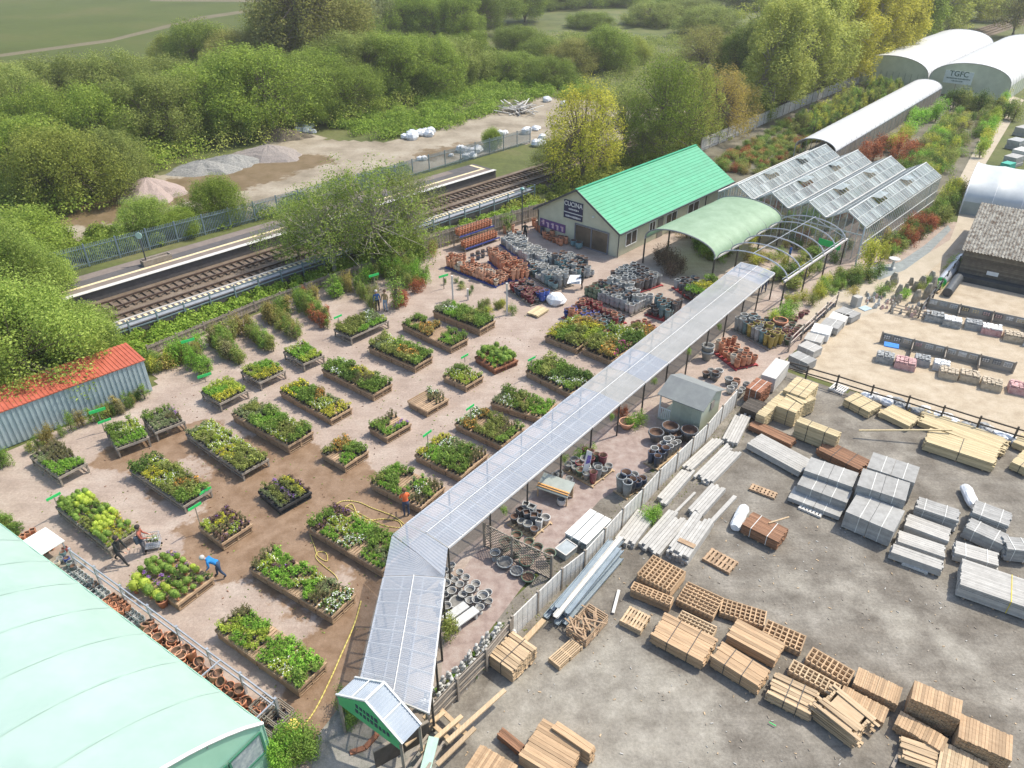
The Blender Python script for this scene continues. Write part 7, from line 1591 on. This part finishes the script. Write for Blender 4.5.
person(386,311,-160,cloth('mustard',(.36,.26,.12)),cloth('jeans',(.25,.36,.48)),'brown','person in a brownish top and pale jeans, right one of the standing couple')
person(582,289,-90,cloth('blk3',(.02,.03,.03)),cloth('tan3',(.1,.08,.07)),'dark','person in dark clothes carrying white sheets past the teal pots',arms='push')
person(788,263,-60,cloth('blue4',(.04,.12,.35)),cloth('jeans4',(.08,.12,.2)),'dark','person in blue under the bare hoop frame')
person(763,293,30,cloth('navy5',(.04,.05,.09)),cloth('jeans5',(.06,.08,.14)),'dark','person half hidden below the far end of the clear canopy',step=.5)
person(525,240,180,cloth('blk6',(.02,.03,.03)),cloth('blk7',(.03,.03,.03)),'dark','small dark figure by the lamp post left of the shop')
mb = MB(); mb.box((0,0,.9), (.34,.16,.42)); tag(mb.build('shoulder_bag', cloth('bagd', (.05,.07,.1)), loc=G(144,556)+Vector((0,0,.25)), rz=.9), 'dark shoulder bag on the back of the person in the rust red top', 'bag')
t = thing('held_sheet', 'white sheets held out by the person in dark clothes', 'sheet', G(575,290)+Vector((0,0,.75))); mb = MB()
for k in range(3): mb.poly([(-.75+.2*k,-.3,.05*k), (.45,-.4,.15*k), (.5,.4,.3+.1*k), (-.45,.5,.45)])
mb.build('sheets', M('thin_white', (.8,.8,.8)), t)
t = thing('shopping_trolley', 'metal shopping trolley with pale plants in front of the rust red person', 'trolley', G(154,548), math.radians(15)); mb = MB()
for z in (.35,.6,.85):
    for s_ in (-1,1): mb.beam((-.4,s_*.27,z), (.4,s_*.27,z), .02, .02); mb.beam((s_*.4,-.27,z), (s_*.4,.27,z), .02, .02)
for k in range(9): mb.beam((-.4+k*.1,-.27,.35), (-.4+k*.1,-.27,.85), .012, .012, up=(0,1,0)); mb.beam((-.4+k*.1,.27,.35), (-.4+k*.1,.27,.85), .012, .012, up=(0,1,0)); mb.beam((-.4+k*.1,-.27,.35), (-.4+k*.1,.27,.35), .012, .012)
mb.beam((-.55,-.25,.95), (-.55,.25,.95), .03, .03); mb.build('basket', steel, t)
for x in (-.35,.35):
    for y in (-.22,.22): mb = MB(); mb.tube((x,y-.015,.06), (x,y+.015,.06), .06, n=8); mb.build('wheel', blackp, t); 
mb = MB(); mb.box((0,0,.18), (.7,.45,.04)); mb.build('lower_tray', steel, t)
for k in range(4): put_plant('w', G(154,548)+Vector((-.25+.16*k, R.uniform(-.12,.12), .37)), 'in the metal shopping trolley', 1.1)
for (x, y) in [(140,586),(137,593),(148,592),(152,598),(160,601)]: put_plant('b' if x != 152 else 'B', G(x,y), 'in an orange pot on the ground left of the ball table', 1.5)
put_pot('flare','terra',G(164,606),1.3,'under a small green ball at the corner of the ball table'); put_plant('B', G(164,606)+Vector((0,0,.3)), 'in the orange pot at the corner of the ball table', 1.3)
for (x, y) in [(176,572),(183,568),(188,573),(196,576),(187,580),(193,585)]: put_plant(R.choice('dOY'), G(x,y), 'on the ground where the blue jacketed person bends', 1.3)
flush_pool()
mb = MB(); mb.box((0,1250,15.2), (4200,3300,33.2)); hzm = bpy.data.materials.new('haze_air'); hzm.use_nodes = True; hn = hzm.node_tree; hn.nodes.remove(hn.nodes['Principled BSDF'])
pv = hn.nodes.new('ShaderNodeVolumePrincipled'); pv.inputs['Color'].default_value = (1,.99,.95,1); pv.inputs['Density'].default_value = .00032; pv.inputs['Anisotropy'].default_value = .2
hn.links.new(pv.outputs[0], hn.nodes['Material Output'].inputs['Volume']); tag(mb.build('haze', hzm), 'thin pale haze filling the air over the whole place', 'haze', kind='stuff')
